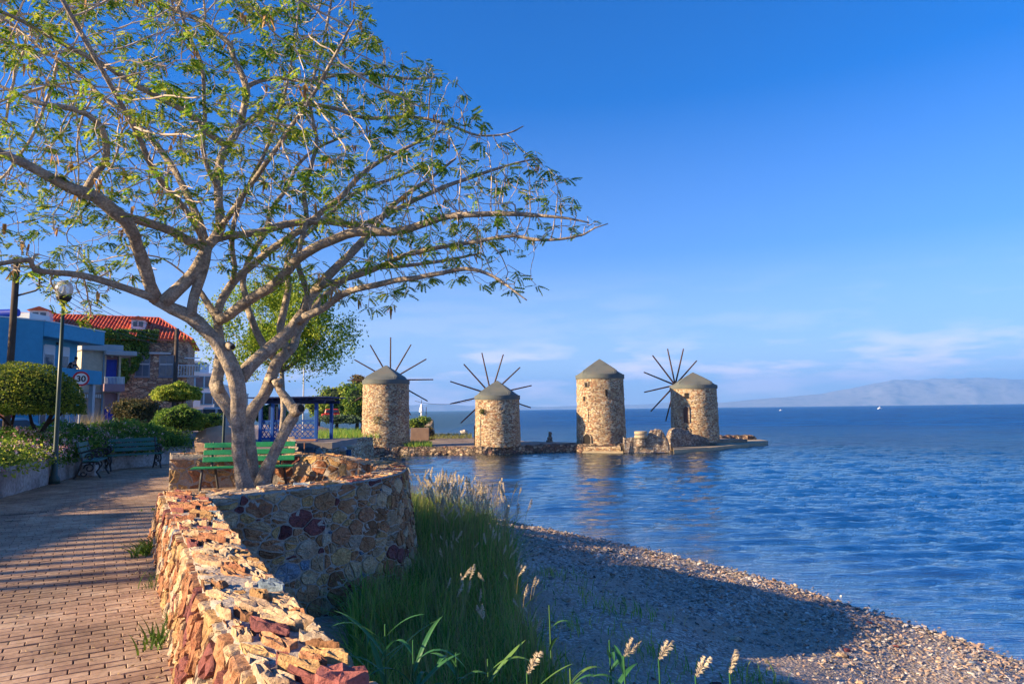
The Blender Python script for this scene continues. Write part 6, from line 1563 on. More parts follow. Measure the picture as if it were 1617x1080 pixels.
# steps down to the little beach, between two stepped stone cheeks
def low_wall(pxs, D0, D1, ztop, w, label, m=M_RUIN, name='low_wall', zb=.6, cat='wall', grp=None):
    a, b = DP(pxs[0], 700, D0), DP(pxs[1], 700, D1); t = thing(name, label, cat, ((a[0] + b[0]) / 2, (D0 + D1) / 2, zb), 0, grp)
    rough_wall('rubble', [(a[0], D0), ((a[0] + b[0]) / 2, (D0 + D1) / 2), (b[0], D1)], w, zb - .3, ztop, m, t, .07, .25, pxs[0], 1.4); return t
t = thing('stairway', 'stone steps going down from the pergola towards the little beach', 'steps', (DP(478, 705, 30)[0], 30, 2.0))
for k in range(9):
    zz = 3.1 - .17 * k; dd = 34.0 - .55 * k; x0_, x1_ = DP(466, 700, dd)[0], DP(497, 700, dd)[0]
    bevel(MB().box(((x0_ + x1_) / 2, dd, zz - .25), (x1_ - x0_, .62, .5)).build('step', mat('dark_slate', [(.07, .07, .08), (.13, .125, .13)], 2, .8), t, world_coords=True), .012)
low_wall((463, 460), 29.5, 34.5, lambda f: 3.15 + .45 * f, .45, 'sloping rubble wall on the left side of the steps', M_TOWER)
low_wall((512, 502), 29.0, 34.5, lambda f: 2.2 + .9 * f, .5, 'pale rubble wall on the right side of the steps', M_RUIN)
tag(MB().tube([(DP(481, 700, 31)[0], 31, 2.0), (DP(481, 700, 31)[0], 31, DP(481, 699, 31)[2])], .03, 6).build('handrail_post', mat('rusty_iron', [(.25, .10, .06), (.35, .17, .10)], 3, .9)), 'single rusty post standing in the middle of the steps', 'post')
low_wall((505, 585), 52, 60, lambda f: 2.55 + .08 * math.sin(f * 9), .6, 'long low rubble wall between the pergola and the first windmill', M_TOWER)
low_wall((520, 552), 44, 45, 2.35, .5, 'short broken rubble wall in front of the long low one', M_RUIN, zb=1.4)
bevel(MB().box((DP(522, 693, 47)[0], 47, 2.45), (3.4, 1.6, .18)).build('stone_slab', M_CONC), .03)
tag(bpy.data.objects['stone_slab'], 'flat pale stone slab lying on the low walls right of the pergola', 'slab')
t = thing('brick_wall', 'square-ended brown wall just right of the first windmill', 'wall', (-8, 86, .9))
a, b = DP(648, 690, 85), DP(677, 690, 85); bevel(MB().box(((a[0] + b[0]) / 2, 85.5, 1.75), (b[0] - a[0], .5, 1.9)).build('masonry', mat('brown_render', [(.20, .13, .10), (.28, .19, .15)], 1.5, .9, .02, 6), t, world_coords=True), .03)
# person in pale clothes with a blue towel sits low at the foot of the walls; built as draped blue cloth over a white-topped stone
sx = DP(545, 706, 40); t = thing('figure_stand_in', 'stand-in for a seated figure: white-topped stone with bright blue cloth, above the little beach', 'stone', (sx[0], 40, 1.6))
rock('rubble_base', (sx[0] - .1, 40, 2.15), (.30, .25, .5), M_CONC, t, 5, 2); rock('white_bundle', (sx[0] - .12, 39.95, 2.66), (.24, .2, .14), mat('white_cloth', [(.6, .6, .62), (.75, .75, .76)], 3, .9), t, 9, 2)
m = MB(); V = []
for i in range(7):
    for j in range(7): V.append((sx[0] + .12 + .26 * i / 6, 39.85 + .05 * math.sin(i * 1.9) + .05 * (j / 6), 2.62 - 1.05 * j / 6))
m.add(V, [(i * 7 + j, i * 7 + j + 1, i * 7 + 8 + j, i * 7 + 7 + j) for i in range(6) for j in range(6)]); o = m.build('cloth', mat('blue_cloth', [(.02, .13, .35), (.04, .22, .5)], 3, .8), t, True, True)
sd = o.modifiers.new('thickness', 'SOLIDIFY'); sd.thickness = .02
# little beach and rocks by the quay root
for k in range(46):
    px, py = random.uniform(520, 640), random.uniform(716, 727); p = P(px, py, .15); r_ = random.uniform(.1, .32)
    tag(rock('shore_rock', (p[0], p[1], .12), (r_ * 1.3, r_, r_ * .6), random.choice([M_RUIN, M_QUAY, M_CONC]), None, k + 50, 1), 'small rock on the little beach at the root of the quay', 'rock', 'rocks on the little beach')
# grass tufts at the foot of the mills and along the headland
def patch(px0, px1, py, D0, D1, n, h, label, m=M_GR, z=None, wid=(.02, .04)):
    xs5 = np.array([DP(random.uniform(px0, px1), py, 1.0)[0] for _ in range(n)]); ds5 = rng.uniform(D0, D1, n); x = xs5 * ds5
    zz = np.full(n, ZQ - .1) if z is None else np.full(n, z); o = blades('grass_patch', np.stack([x, ds5, zz], -1), rng.uniform(.5, 1.1, n) * h, rng.uniform(*wid, n), rng.uniform(.1, .7, n), m, 3); return tag(o, kind='stuff')
M_GRY = mat('yellow_grass', [(.12, .14, .03), (.24, .22, .06)], 1, .8, rnd='island', transl=.3)  # grass in a yellower, olive tone
patch(638, 682, 700, 76, 82, 1500, .75, 'a'); patch(548, 582, 700, 68, 76, 1200, .8, 'b'); patch(500, 600, 680, 75, 100, 4000, .9, 'c', M_GR, 1.9); patch(672, 745, 680, 88, 104, 1600, .4, 'd', M_GRY, 1.2); patch(480, 560, 690, 58, 70, 1600, .5, 'e', M_GR, 1.3)
# trees and bushes of the headland
def far_tree(px, py_c, D, rx_px, rz_px, n, ls, m, label, name='tree', cat='tree', zb=1.8, trunk=True, grp=None, bottom=-.6):
    c = DP(px, py_c, D); r = (rx_px / F * D, rx_px / F * D * .8, rz_px / F * D); t = thing(name, label, cat, (c[0], D, zb), 0, grp)
    pts = []; r_ = random.Random(px)
    for k in range(9):
        a = k * 2.4; q = math.sqrt((k + .3) / 9) * .62
        cc = (c[0] + math.cos(a) * r[0] * q, D + math.sin(a) * r[1] * q, c[2] + r[2] * r_.uniform(-.45, .42)); pts.append(blob_points(cc, (r[0] * .48, r[1] * .48, r[2] * .5), n // 9, .6, .35, 1.6, bottom))
    leafcloud('crown', np.concatenate(pts), ls, m, t)['kind'] = 'stuff'
    blob_core('shade_core', c, r, M_CORE, t, .62, .25)
    if trunk: MB().tube([(c[0], D, zb), (c[0] + .2, D, c[2])], [.3, .18], 7).build('trunk', M_WOODD, t, True, True)
    return t
M_FT = mat('headland_leaf', [(.06, .15, .02), (.18, .28, .03), (.36, .40, .06)], .35, .8, rnd='island', amt=.6, transl=.25)
M_FTB = mat('reddish_leaf', [(.10, .08, .03), (.22, .14, .06), (.18, .16, .05)], .35, .8, rnd='island', amt=.6, transl=.25)
far_tree(532, 634, 105, 36, 33, 10000, .42, M_FT, 'broad sunlit green tree on the headland, right of the pergola')
far_tree(564, 637, 100, 26, 34, 7500, .40, M_FT, 'green tree on the headland just left of the first windmill')
far_tree(574, 606, 108, 22, 17, 3000, .40, M_FTB, 'sparse reddish-brown tree top beside the cap of the first windmill')
far_tree(503, 643, 112, 24, 22, 5000, .42, M_FT, 'smaller green tree behind the pergola roof')
far_tree(660, 668, 98, 20, 12, 3000, .30, M_FT, 'green bush on the headland right of the first windmill', 'bush', 'bush', 1.0, False)
far_tree(678, 684, 94, 9, 16, 1800, .26, M_FTB, 'ochre dry bush at the sea edge right of the first windmill', 'bush', 'bush', 1.0, False)
far_tree(540, 662, 92, 46, 10, 4500, .25, mat('scrub_leaf', [(.05, .10, .05), (.10, .16, .07)], .5, .8, rnd='island'), 'low grey-green scrub bank behind the long low wall', 'scrub', 'bush', 1.2, False)
far_tree(425, 652, 60, 36, 22, 4500, .22, M_HEDGE, 'dark green bush mass behind the pergola', 'bush', 'bush', 2.5, False)
# red van far off
rv = DP(523, 655, 95); t = thing('red_van', 'small red van parked far off among the trees, right of the pergola', 'van', (rv[0], 95, rv[2] - .75), math.radians(15))
bevel(MB().prism([(-1.3, -.75), (1.3, -.75), (1.3, .75), (-1.3, .75)], .25, .95).build('body', mat('red_paint', [(.5, .03, .03), (.6, .05, .04)], 2, .4), t), .12)
bevel(MB().box((.1, 0, 1.25), (2.0, 1.35, .65), taper=.86).build('cabin', MATS['red_paint'], t), .1)
MB().box((.1, -.64, 1.27), (1.6, .1, .38)).build('window', mat('car_glass', [(.05, .07, .09), (.08, .10, .12)], 2, .15), t)
MB().box((-.93, 0, 1.27), (.12, 1.1, .38)).build('windscreen', MATS['car_glass'], t)
for x in (-.8, .8):
    for y in (-.7, .7): MB().tube([(x, y - .1, .3), (x, y + .1, .3)], .3, 12).build('wheel', M_DARK, t)
for px, D, y0, lab in ((478, 70, 555, 'thin pale lamp post behind the pergola'), (348, 75, 565, 'thin pale flagpole in front of the white buildings')):
    q = DP(px, 690, D); zt_ = DP(px, y0 if px == 478 else 595, D)[2]; tag(MB().tube([(q[0], D, 2.8), (q[0], D, zt_)], .07, 6).build('pole', MATS['pale_metal']), lab, 'pole')
# ================================================================= HOUSES ALONG THE STREET
M_HB = mat('blue_wall', [(.065, .30, .44), (.085, .36, .52)], .5, .9, .004, 10, grain=.06)
M_HW = mat('white_trim', [(.62, .62, .62), (.72, .72, .70)], 1, .7)
M_HC = mat('cream_wall', [(.55, .44, .31), (.66, .55, .41)], .6, .9, .004, 10, grain=.1)
M_HG = mat('grey_slab', [(.40, .38, .36), (.52, .50, .47)], .8, .9, .004, 10)
M_HP = mat('mauve_wall', [(.34, .19, .21), (.42, .26, .27)], .8, .9)
M_PW = mat('pink_brown_wall', [(.46, .31, .25), (.56, .40, .33)], .5, .9, .005, 8, grain=.12)
M_DOOR = mat('blue_door', [(.01, .03, .30), (.015, .05, .42)], 2, .5)
M_GLASS = mat('window_glass', [(.04, .06, .09), (.09, .13, .17)], .7, .12, spec=.6)
M_TILE = mat('roof_tile', [(.46, .065, .03), (.70, .14, .05), (.58, .10, .04)], 1.2, .75, .01, 14, rnd='island', amt=.6, grain=.15)
M_HOUSE = rubble_mat('house_stone', [(.58, .36, .22), (.44, .24, .14), (.68, .47, .30), (.48, .29, .18), (.60, .42, .27), (.34, .19, .12)], (.13, .09, .07), 3.2, 2.2, .04)
ZS = ZP + .02
def frame_xy(o, d):                # local frame: o origin, d unit direction along the facade, n outwards to the right of d
    d = np.array(d, float); d /= np.linalg.norm(d); return np.array(o, float)[:2], d, np.array([d[1], -d[0]])
class Face:
    """facade helper: u along, w outwards, z up"""
    def __init__(s, o, d, t): s.o, s.d, s.n = frame_xy(o, d); s.t = t; s.rz = math.atan2(s.d[1], s.d[0])
    def p(s, u, w, z): q = s.o + s.d * u + s.n * w; return (q[0], q[1], z)
    def box(s, name, u0, u1, w0, w1, z0, z1, m, parent=None, bev=0):
        c = s.p((u0 + u1) / 2, (w0 + w1) / 2, (z0 + z1) / 2); b = MB().box(c, (u1 - u0, w1 - w0, z1 - z0), rz=s.rz)
        par = parent or s.t
        o = b.build(name, m, None)
        if bev: bevel(o, bev)
        # bring into the local space of the thing
        root = par
        chain = Matrix.Identity(4); q = par
        while q is not None: chain = q.matrix_basis @ chain; q = q.parent
        o.data.transform(chain.inverted()); o.parent = par; return o
    def window(s, u, z, w, h, wo=0.0, panes=2, frame=M_HW, shutter=None, glass=M_GLASS, depth=.12):
        f = s.box('window', u - w / 2 - .05, u + w / 2 + .05, wo - .06, wo + .03, z - .05, z + h + .05, frame)
        k = w / panes
        for i in range(panes): s.box('pane', u - w / 2 + k * i + .035, u - w / 2 + k * (i + 1) - .035, wo + .02, wo + .035, z + .03, z + h - .03, glass, f)
        s.box('sill', u - w / 2 - .10, u + w / 2 + .10, wo - .02, wo + .10, z - .12, z - .05, frame, f)
        return f
# ---- blue house
B0 = DP(64, 600, 36.4); C0 = DP(157, 600, 41.5)
bh = thing('blue_house', 'sky-blue two-storey house with a wraparound balcony, at the left edge', 'house', (B0[0], B0[1], ZS))
zR = DP(64, 507, 36.4)[2]; zUnder = DP(157, 545, 41.5)[2]; zF2t = DP(155, 586, 41.5)[2]; zF2b = DP(155, 607, 41.5)[2]
d1 = np.array([1, 1.4]); A0 = B0[:2] - d1 / np.linalg.norm(d1) * 15
f1 = Face(A0, B0[:2] - A0, bh); f2 = Face(B0[:2], C0[:2] - B0[:2], bh); L2 = float(np.linalg.norm(C0[:2] - B0[:2]))
f1.box('front_wall', 0, 15, -6, 0, ZS, zR, M_HB)
f1.box('parapet_cap', 0, 15.03, -.3, .04, zR, zR + .07, M_HW)
f1.box('downpipe', 13.6, 13.7, .01, .10, ZS, zR - .2, M_HB)
for u, z in ((8.2, ZS + 3.6), (8.2, ZS + .9), (3.5, ZS + 3.6)): f1.window(u, z, 1.0, 1.4, 0)
f2.box('ground_floor', .02, L2, -5.5, -1.1, ZS, zF2b + .02, M_HB)
f2.box('upper_floor', .02, L2 - .9, -5.5, -.85, zF2b + .02, zUnder + .1, M_HB)
f2.box('roof_slab', .02, L2 + .25, -5.5, .05, zUnder, DP(157, 524, 41.5)[2], M_HB, None, .02)
f2.box('roof_edge', .02, L2 + .28, -.2, .08, DP(157, 524, 41.5)[2], DP(157, 522.5, 41.5)[2], M_HW)
f2.box('balcony', .05, L2 + .2, -1.6, .0, zF2b, zF2t - .75, M_HB); f2.box('balcony_parapet', .05, L2 + .2, -.12, .02, zF2b - .01, zF2t, M_HB)
f2.box('balcony_end', L2 + .06, L2 + .2, -1.6, -.1, zF2b - .01, zF2t - .01, M_HB)
f2.box('stair_house', 2.2, 3.9, -4.2, -2.4, DP(157, 524, 41.5)[2], DP(157, 524, 41.5)[2] + .8, M_HW)
for u in (1.75, 3.0): w_ = f2.window(u, zF2t - .7, .85, 1.9, -.85, 1); f2.box('roller_blind', u - .40, u + .40, -.82, -.805, zF2t + .75, zF2t + 1.3, M_HW, w_)
f2.window(1.6, ZS + 1.0, 1.0, 1.2, -1.1); dd_ = f2.box('door', 3.1, 4.0, -1.15, -1.07, ZS, ZS + 2.1, M_HW); f2.box('handle', 3.85, 3.9, -1.07, -1.03, ZS + 1.0, ZS + 1.1, M_IRON, dd_)
for u in (2.4, L2 - .3): f2.box('column', u - .12, u + .12, -.35, -.11, ZS, zF2b, MATS['pale_metal'])
f2.box('wall_lamp', 2.3, 2.42, -.84, -.74, zF2t + 1.35, zF2t + 1.5, M_IRON)
wt = DP(6, 494, 38); tag(MB().tube([(wt[0] - .8, 38, wt[2] - .05), (wt[0] + .8, 38, wt[2])], .22, 14).build('water_tank', M_DOOR), 'blue water tank lying on the roof of the blue house', 'tank')
# person leaning on the balcony rail
def person_leaning(base, rz):
    t = thing('person', 'person in dark clothes leaning on the balcony rail of the blue house', 'person', base, rz)
    def skin(name, vs, es, rads, m, root=0):
        me = bpy.data.meshes.new(name); me.from_pydata(vs, es, []); o = bpy.data.objects.new(name, me); COL.objects.link(o); o.parent = t
        mo = o.modifiers.new('s', 'SKIN'); sv = me.skin_vertices[0].data
        for i, r in enumerate(rads): sv[i].radius = r if isinstance(r, tuple) else (r, r)
        sv[root].use_root = True; su = o.modifiers.new('u', 'SUBSURF'); su.levels = su.render_levels = 2; me.materials.append(m); return o
    # facing -y, hips 0.95, torso bent forward over the rail
    V = [(0, 0, .95), (0, -.12, 1.15), (0, -.26, 1.34), (0, -.34, 1.42), (0, -.42, 1.50), (0, -.47, 1.62),
         (.17, -.28, 1.36), (.25, -.42, 1.12), (.10, -.58, 1.08), (-.17, -.28, 1.36), (-.25, -.42, 1.12), (-.10, -.60, 1.10),
         (.10, .02, .88), (.11, -.03, .48), (.11, .05, .06), (-.10, .02, .88), (-.12, .0, .48), (-.12, .08, .06), (.11, -.12, .03), (-.12, -.09, .03)]
    E_ = [(0, 1), (1, 2), (2, 3), (3, 4), (4, 5), (2, 6), (6, 7), (7, 8), (2, 9), (9, 10), (10, 11), (0, 12), (12, 13), (13, 14), (0, 15), (15, 16), (16, 17), (14, 18), (17, 19)]
    R = [(.15, .11), (.14, .11), (.16, .11), .06, .075, .085, .065, .05, .035, .065, .05, .035, .09, .065, .05, .09, .065, .05, .04, .04]
    skin('body', V, E_, R, mat('skin', [(.35, .19, .13), (.42, .24, .17)], 5, .6))
    skin('shirt', V[:3] + [V[6], V[9], (.22, -.36, 1.22), (-.22, -.36, 1.22)], [(0, 1), (1, 2), (2, 3), (3, 5), (2, 4), (4, 6)], [(.17, .13), (.165, .13), (.17, .125), .08, .08, .065, .065], mat('dark_cloth', [(.012, .012, .015), (.03, .03, .035)], 4, .9))
    skin('trousers', [V[0], V[12], V[13], (.11, .04, .12), V[15], V[16], (-.12, .07, .12)], [(0, 1), (1, 2), (2, 3), (0, 4), (4, 5), (5, 6)], [(.16, .12), .10, .078, .062, .10, .078, .062], MATS['dark_cloth'])
    bm = bmesh.new(); bmesh.ops.create_icosphere(bm, subdivisions=2, radius=.1); 
    for v in bm.verts: v.co = Vector((v.co.x * .92, v.co.y * 1.0 - .455, v.co.z * .95 + 1.66)); v.co.y = max(v.co.y, -.50)
    me = bpy.data.meshes.new('hair'); bm.to_mesh(me); bm.free(); me.materials.append(MATS['dark_cloth']); o = bpy.data.objects.new('hair', me); COL.objects.link(o); o.parent = t
    for s_ in (-1, 1):                 # simple hands resting on the parapet
        for k in range(4): MB().tube([(s_ * (.085 + .018 * k - .02), -.60, 1.075), (s_ * (.08 + .018 * k - .02), -.655, 1.06), (s_ * (.08 + .018 * k - .02), -.68, 1.03)], [.009, .008, .006], 5).build('finger', MATS['skin'], t)
        MB().tube([(s_ * .06, -.585, 1.08), (s_ * .035, -.62, 1.07)], [.011, .008], 5).build('thumb', MATS['skin'], t)
    return t
pu = None
qd = DP(119, 575, 39.4)
best = min(np.linspace(0, L2, 100), key=lambda u: abs((f2.o + f2.d * u)[0] / (f2.o + f2.d * u)[1] - qd[0] / qd[1])) if True else 0
pb_ = f2.p(float(best), -.42, zF2t - 1.05); person_leaning(pb_, f2.rz - 0.0)

# ---- cream house with the mauve balcony
D0, D1 = 44.0, 45.6
a = DP(127, 600, D0); b = DP(190, 600, D1); ch_ = thing('cream_house', 'cream and mauve house with blue doors and white-railed balcony beside the blue house', 'house', (b[0], b[1], ZS))
f3 = Face(a[:2], b[:2] - a[:2], ch_); L3 = float(np.linalg.norm(b[:2] - a[:2]))
zr3 = DP(190, 546, D1)[2]; zs3 = DP(190, 556, D1)[2]; zb3 = DP(185, 619, D1)[2]; zc3 = DP(185, 607, D1)[2]
wI = L3 * .62
f3.box('upper_wall', 0, wI, -5, 0, zb3 + .1, zs3, M_HC); f3.box('upper_recess', wI, L3, -5, -.3, zb3 + .1, zs3, M_HP)
f3.box('side_wall', L3 - .12, L3, -.3, 0, zb3 + .1, zs3, M_HC)
f3.box('ground_wall', 0, wI, -5, 0, ZS, zb3, M_PW); f3.box('ground_recess', wI, L3, -5, -.25, ZS, zb3 + .08, M_HP); f3.box('corner_wall', L3 - .12, L3, -.25, 0, ZS, zb3, M_PW)
f3.box('string_course', -.02, L3 + .04, -4.9, .12, zb3 - .06, zb3 + .12, M_HG)
f3.box('roof_slab', -.1, L3 + .02, -5.1, .35, zs3, zr3, M_HG, None, .03); f3.box('roof_canopy', wI - .2, L3 + .75, -1.5, .8, zs3 - .28, zs3 + .02, M_HG, None, .03)
f3.box('balcony', wI - .25, L3 + .1, -.3, .75, zb3, zc3, M_HP, None, .03)
zt_ = DP(185, 596, D1)[2]
rl_ = f3.box('railing', wI - .22, L3 + .07, 0.68, .73, zt_ - .06, zt_, M_HW)
for k in range(15):
    u = wI - .2 + (L3 + .25 - wI) * k / 14; f3.box('baluster', u - .02, u + .02, 0.69, .72, zc3, zt_ - .05, M_HW, rl_)
for k in range(5): f3.box('baluster', L3 + .03, L3 + .06, -.15 + .2 * k, -.12 + .2 * k, zc3, zt_ - .05, M_HW, rl_)
f3.box('side_rail', L3 + .025, L3 + .065, -.25, .70, zt_ - .06, zt_ - .001, M_HW)
um = (wI + L3) / 2 - .06
for nm, z0_, h_, w0_ in (('door', zc3, 1.65, -.3), ('door', ZS, 1.9, -.25)):
    d_ = f3.box(nm, um - .31, um + .31, w0_ - .04, w0_ + .05, z0_, z0_ + h_, M_DOOR)
    for k in range(3): f3.box('door_panel', um - .29 + .2 * k, um - .29 + .2 * k + .17, w0_ + .045, w0_ + .07, z0_ + .1, z0_ + h_ - .1, M_DOOR, d_)
f3.box('balcony_lamp', um - .05, um + .07, -.3, -.2, zc3 + 1.8, zc3 + 1.92, M_HW)
f3.box('downpipe', wI - .2, wI - .12, .01, .10, ZS, zs3, mat('grey_blue_pipe', [(.16, .24, .30), (.22, .30, .36)], 2, .6))
sgn = f3.box('sign_strip', wI * .15, wI * .85, .10, .22, zb3 - .42, zb3 - .14, mat('striped_board', [(.25, .22, .2), (.3, .27, .24)], 2, .8))
for k in range(8): f3.box('white_bar', wI * .15 + .02 + k * wI * .085, wI * .15 + k * wI * .085 + .09, .215, .235, zb3 - .40, zb3 - .17, M_HW, sgn)

# ---- long stone house with the tiled roof
er = DP(295, 600, 54.5); dv = np.array([.927, .376]); dv /= np.linalg.norm(dv); LH = 15.5
sh = thing('stone_house', 'long rubble stone house with orange-red tiled roof, dormers and ivy on its wall', 'house', (er[0], er[1], ZS))
f4 = Face(er[:2] - dv * LH, dv, sh); zE = DP(290, 537.5, 54.5)[2]; W4 = 10.0; zRg = DP(268, 504, 58.5)[2]
f4.box('wall', 0, LH, -W4, 0, ZS, zE, M_HOUSE)
rm = []
ov = .35
eL, eR, bR, bL = f4.p(-ov, ov, zE), f4.p(LH + ov, ov, zE), f4.p(LH + ov, -W4 - ov, zE), f4.p(-ov, -W4 - ov, zE)
HI = 2.6
rL, rR = f4.p(HI, -W4 / 2, zRg), f4.p(LH - HI, -W4 / 2, zRg)
rf = MB(); rf.add([eL, eR, bR, bL, rL, rR], [(0, 1, 5, 4), (1, 2, 5), (2, 3, 4, 5), (3, 0, 4), (3, 2, 1, 0)]); rf.build('roof', M_TILE, sh, False, True)
tl = MB(); nT = 88
def ribs(p0, p1, q0, q1, n, sag=.05, r=.085):
    for k in range(n):
        f_ = (k + .5) / n; a_ = np.array(p0) * (1 - f_) + np.array(p1) * f_; b_ = np.array(q0) * (1 - f_) + np.array(q1) * f_
        if np.linalg.norm(a_ - b_) < .3: continue
        up_ = np.array([0, 0, .05]); jit = random.uniform(-.012, .012)
        tl.tube([tuple(a_ + up_ + jit), tuple((a_ + b_) / 2 + up_), tuple(b_ + up_)], [r, r * .97, r * .92], 6)
# main slope in three pieces so that the ribs stay parallel
mL, mR = f4.p(HI, ov, zE), f4.p(LH - HI, ov, zE)
ribs(mL, mR, rL, rR, int((LH - 2 * HI) / .24)); ribs(eL, mL, eL, rL, 11); ribs(mR, eR, rR, eR, 11)
ribs(eR, bR, rR, rR, 34)
o = tl.build('roof_tiles', M_TILE, sh, True, True); o['kind'] = 'stuff'
MB().tube([rL, rR], .14, 8).build('ridge_tiles', M_TILE, sh, False, True); MB().tube([rR, eR], .12, 8).build('ridge_tiles', M_TILE, sh, False, True); MB().tube([rL, eL], .12, 8).build('ridge_tiles', M_TILE, sh, False, True)
f4.box('gutter', -ov, LH + ov, ov, ov + .12, zE - .12, zE + .0, M_TILE)
def dormer(u, w, h, dep_, zoff):
    wo = -1.6; z0_ = zE + (zRg - zE) * (1.6 + ov) / (W4 / 2 + ov) + zoff
    d_ = f4.box('dormer', u - w / 2, u + w / 2, wo - dep_, wo, z0_ - .3, z0_ + h, M_HW)
    for k in (-1, 1):
        fr_ = f4.box('window_pane', u + k * w * .2 - w * .15, u + k * w * .2 + w * .15, wo, wo + .03, z0_ + .12, z0_ + h - .15, M_GLASS, d_)
    a_, b_, c_ = f4.p(u - w / 2 - .2, wo + .15, z0_ + h), f4.p(u + w / 2 + .2, wo + .15, z0_ + h), f4.p(u, wo + .15, z0_ + h + .32)
    e_, g_, h2 = [f4.p(uu, wo - dep_ - .8, zz) for uu, zz in ((u - w / 2 - .2, z0_ + h), (u + w / 2 + .2, z0_ + h), (u, z0_ + h + .32))]
    MB().add([a_, b_, c_, e_, g_, h2], [(0, 1, 2), (5, 4, 3), (0, 2, 5, 3), (2, 1, 4, 5), (1, 0, 3, 4)]).build('dormer_roof', M_TILE, sh, False, True)
def u_px(px): 
    return float(min(np.linspace(0, LH, 300), key=lambda u: abs((f4.o + f4.d * u)[0] / (f4.o + f4.d * u)[1] - ray(px, 520)[0] / ray(px, 520)[1])))
dormer(u_px(213), 1.0, .66, 1.4, .22); dormer(max(.9, u_px(52)), 1.25, .6, 1.4, .75)
zw0, zw1 = DP(265, 594, 53.5)[2], DP(265, 561, 53.5)[2]
for px in (265, 228, 190):
    u = u_px(px); w_ = f4.window(u, zw0, .95, zw1 - zw0, .02, 2, mat('grey_frame', [(.16, .17, .19), (.24, .25, .27)], 2, .7)); f4.box('transom', u - .47, u + .47, .04, .07, zw0 + (zw1 - zw0) * .55, zw0 + (zw1 - zw0) * .62, M_HG, w_)
f4.box('beam', u_px(219), u_px(272), .02, .22, zw1 + .10, zw1 + .26, M_HG)
f4.window(u_px(231), ZS + 1.2, .9, 1.1, .02, 1, mat('blue_frame', [(.10, .30, .42), (.14, .36, .5)], 2, .6)); f4.box('garage_door', u_px(243), u_px(258), .01, .06, ZS, ZS + 2.2, mat('pale_blue_door', [(.20, .38, .5), (.26, .44, .55)], 1, .6)); f4.box('arched_door', u_px(196), u_px(204), .01, .07, ZS, ZS + 2.6, M_DARK)
f4.box('terrace_pipe', LH - .2, LH + .9, .5, .56, zE - 1.5, zE - 1.42, M_HW)
f4.box('hanging_balcony', LH - .6, LH + .9, -.1, 1.0, zE - 3.0, zE - 2.86, M_HG); hbx = f4.box('balcony_rail', LH - .6, LH + .9, .95, 1.0, zE - 2.1, zE - 2.04, M_HW)
for k in range(8): f4.box('baluster', LH - .58 + .2 * k, LH - .55 + .2 * k, .955, .995, zE - 2.86, zE - 2.1, M_HW, hbx)
# ivy
iv = []
for _ in range(26000):
    px = random.uniform(150, 252); py = random.uniform(520, 618)
    edge_ = 612 - max(0, (px - 196)) * 1.45 if px < 252 else 0
    if py > 545 and px > 215 and py > 548 + (250 - px) * 1.1: continue
    if py > edge_ + 22 * nz3(px * .05, py * .05, 0): continue
    if mnoise.noise(Vector((px * .09, py * .09, 4))) < -.38: continue
    u = u_px(px) if False else None; iv.append((px, py))
iv = np.array(iv); us = np.linspace(0, LH, 300); rat = np.array([(f4.o + f4.d * u)[0] / (f4.o + f4.d * u)[1] for u in us])
pts = []
for px, py in iv:
    r_ = ray(px, py); u = np.interp(r_[0] / r_[1], rat, us); q = f4.o + f4.d * u; z = H + r_[2] / r_[1] * q[1]
    w_ = abs(random.gauss(0, .12)) + .05 + .25 * max(0, mnoise.noise(Vector((u * 1.2, z * 1.2, 0)))); z2 = min(z, zE + .5 + .2 * random.random()); pts.append((*(q + f4.n * (w_ + (.35 if z2 > zE - .1 else 0))), z2))
ivy = leafcloud('ivy', np.array(pts), .20, mat('ivy_leaf', [(.04, .11, .015), (.10, .20, .025), (.22, .30, .04)], .8, .6, rnd='island', amt=.6, transl=.2)); tag(ivy, 'dark green ivy sheet climbing over the stone house up to its eaves', 'ivy')
# white and pale-blue blocks further along the street
def block(px0, px1, ytop, D, dep_, label, m, rows, cols, ang=20, wm=None, zb=ZS):
    a, b = DP(px0, 600, D), DP(px1, 600, D); t = thing('apartment_block', label, 'building', ((a[0] + b[0]) / 2, D, zb), 0, 'pale blocks down the street')
    dd = np.array([math.cos(math.radians(ang)), math.sin(math.radians(ang))]); L = (b[0] - a[0]) / dd[0]; f = Face(a[:2], dd, t); zt_ = DP(px0, ytop, D)[2]
    f.box('wall', 0, L, -dep_, 0, zb, zt_, m); f.box('parapet', -.1, L + .1, -dep_ - .1, .12, zt_, zt_ + .3, M_HW)
    for r_ in range(rows):
        z = zt_ - (zt_ - zb) * (r_ + .75) / rows
        for c_ in range(cols): f.window(L * (c_ + .5) / cols, z, 1.0, 1.5, 0, 1, wm or MATS['blue_frame'])
        if r_ % 2 == 1: f.box('balcony', L * .1, L * .55, 0, 1.1, z - .4, z + .5, M_HW)
    return t
M_W1 = mat('white_wall', [(.62, .63, .66), (.74, .74, .75)], .3, .9)
block(293, 330, 592, 92, 8, 'white block with blue windows right behind the stone house corner', M_W1, 3, 3, 24)
block(286, 312, 572, 128, 10, 'tall pale block rising behind the white one', M_W1, 5, 3, 15)
block(325, 352, 610, 130, 10, 'distant pale block half hidden by the tree trunk', M_W1, 3, 4, 10)
block(352, 372, 622, 160, 10, 'lowest and farthest pale block by the sea front', mat('pale_ochre', [(.5, .45, .38), (.6, .54, .46)], .3, .9), 2, 3, 5)
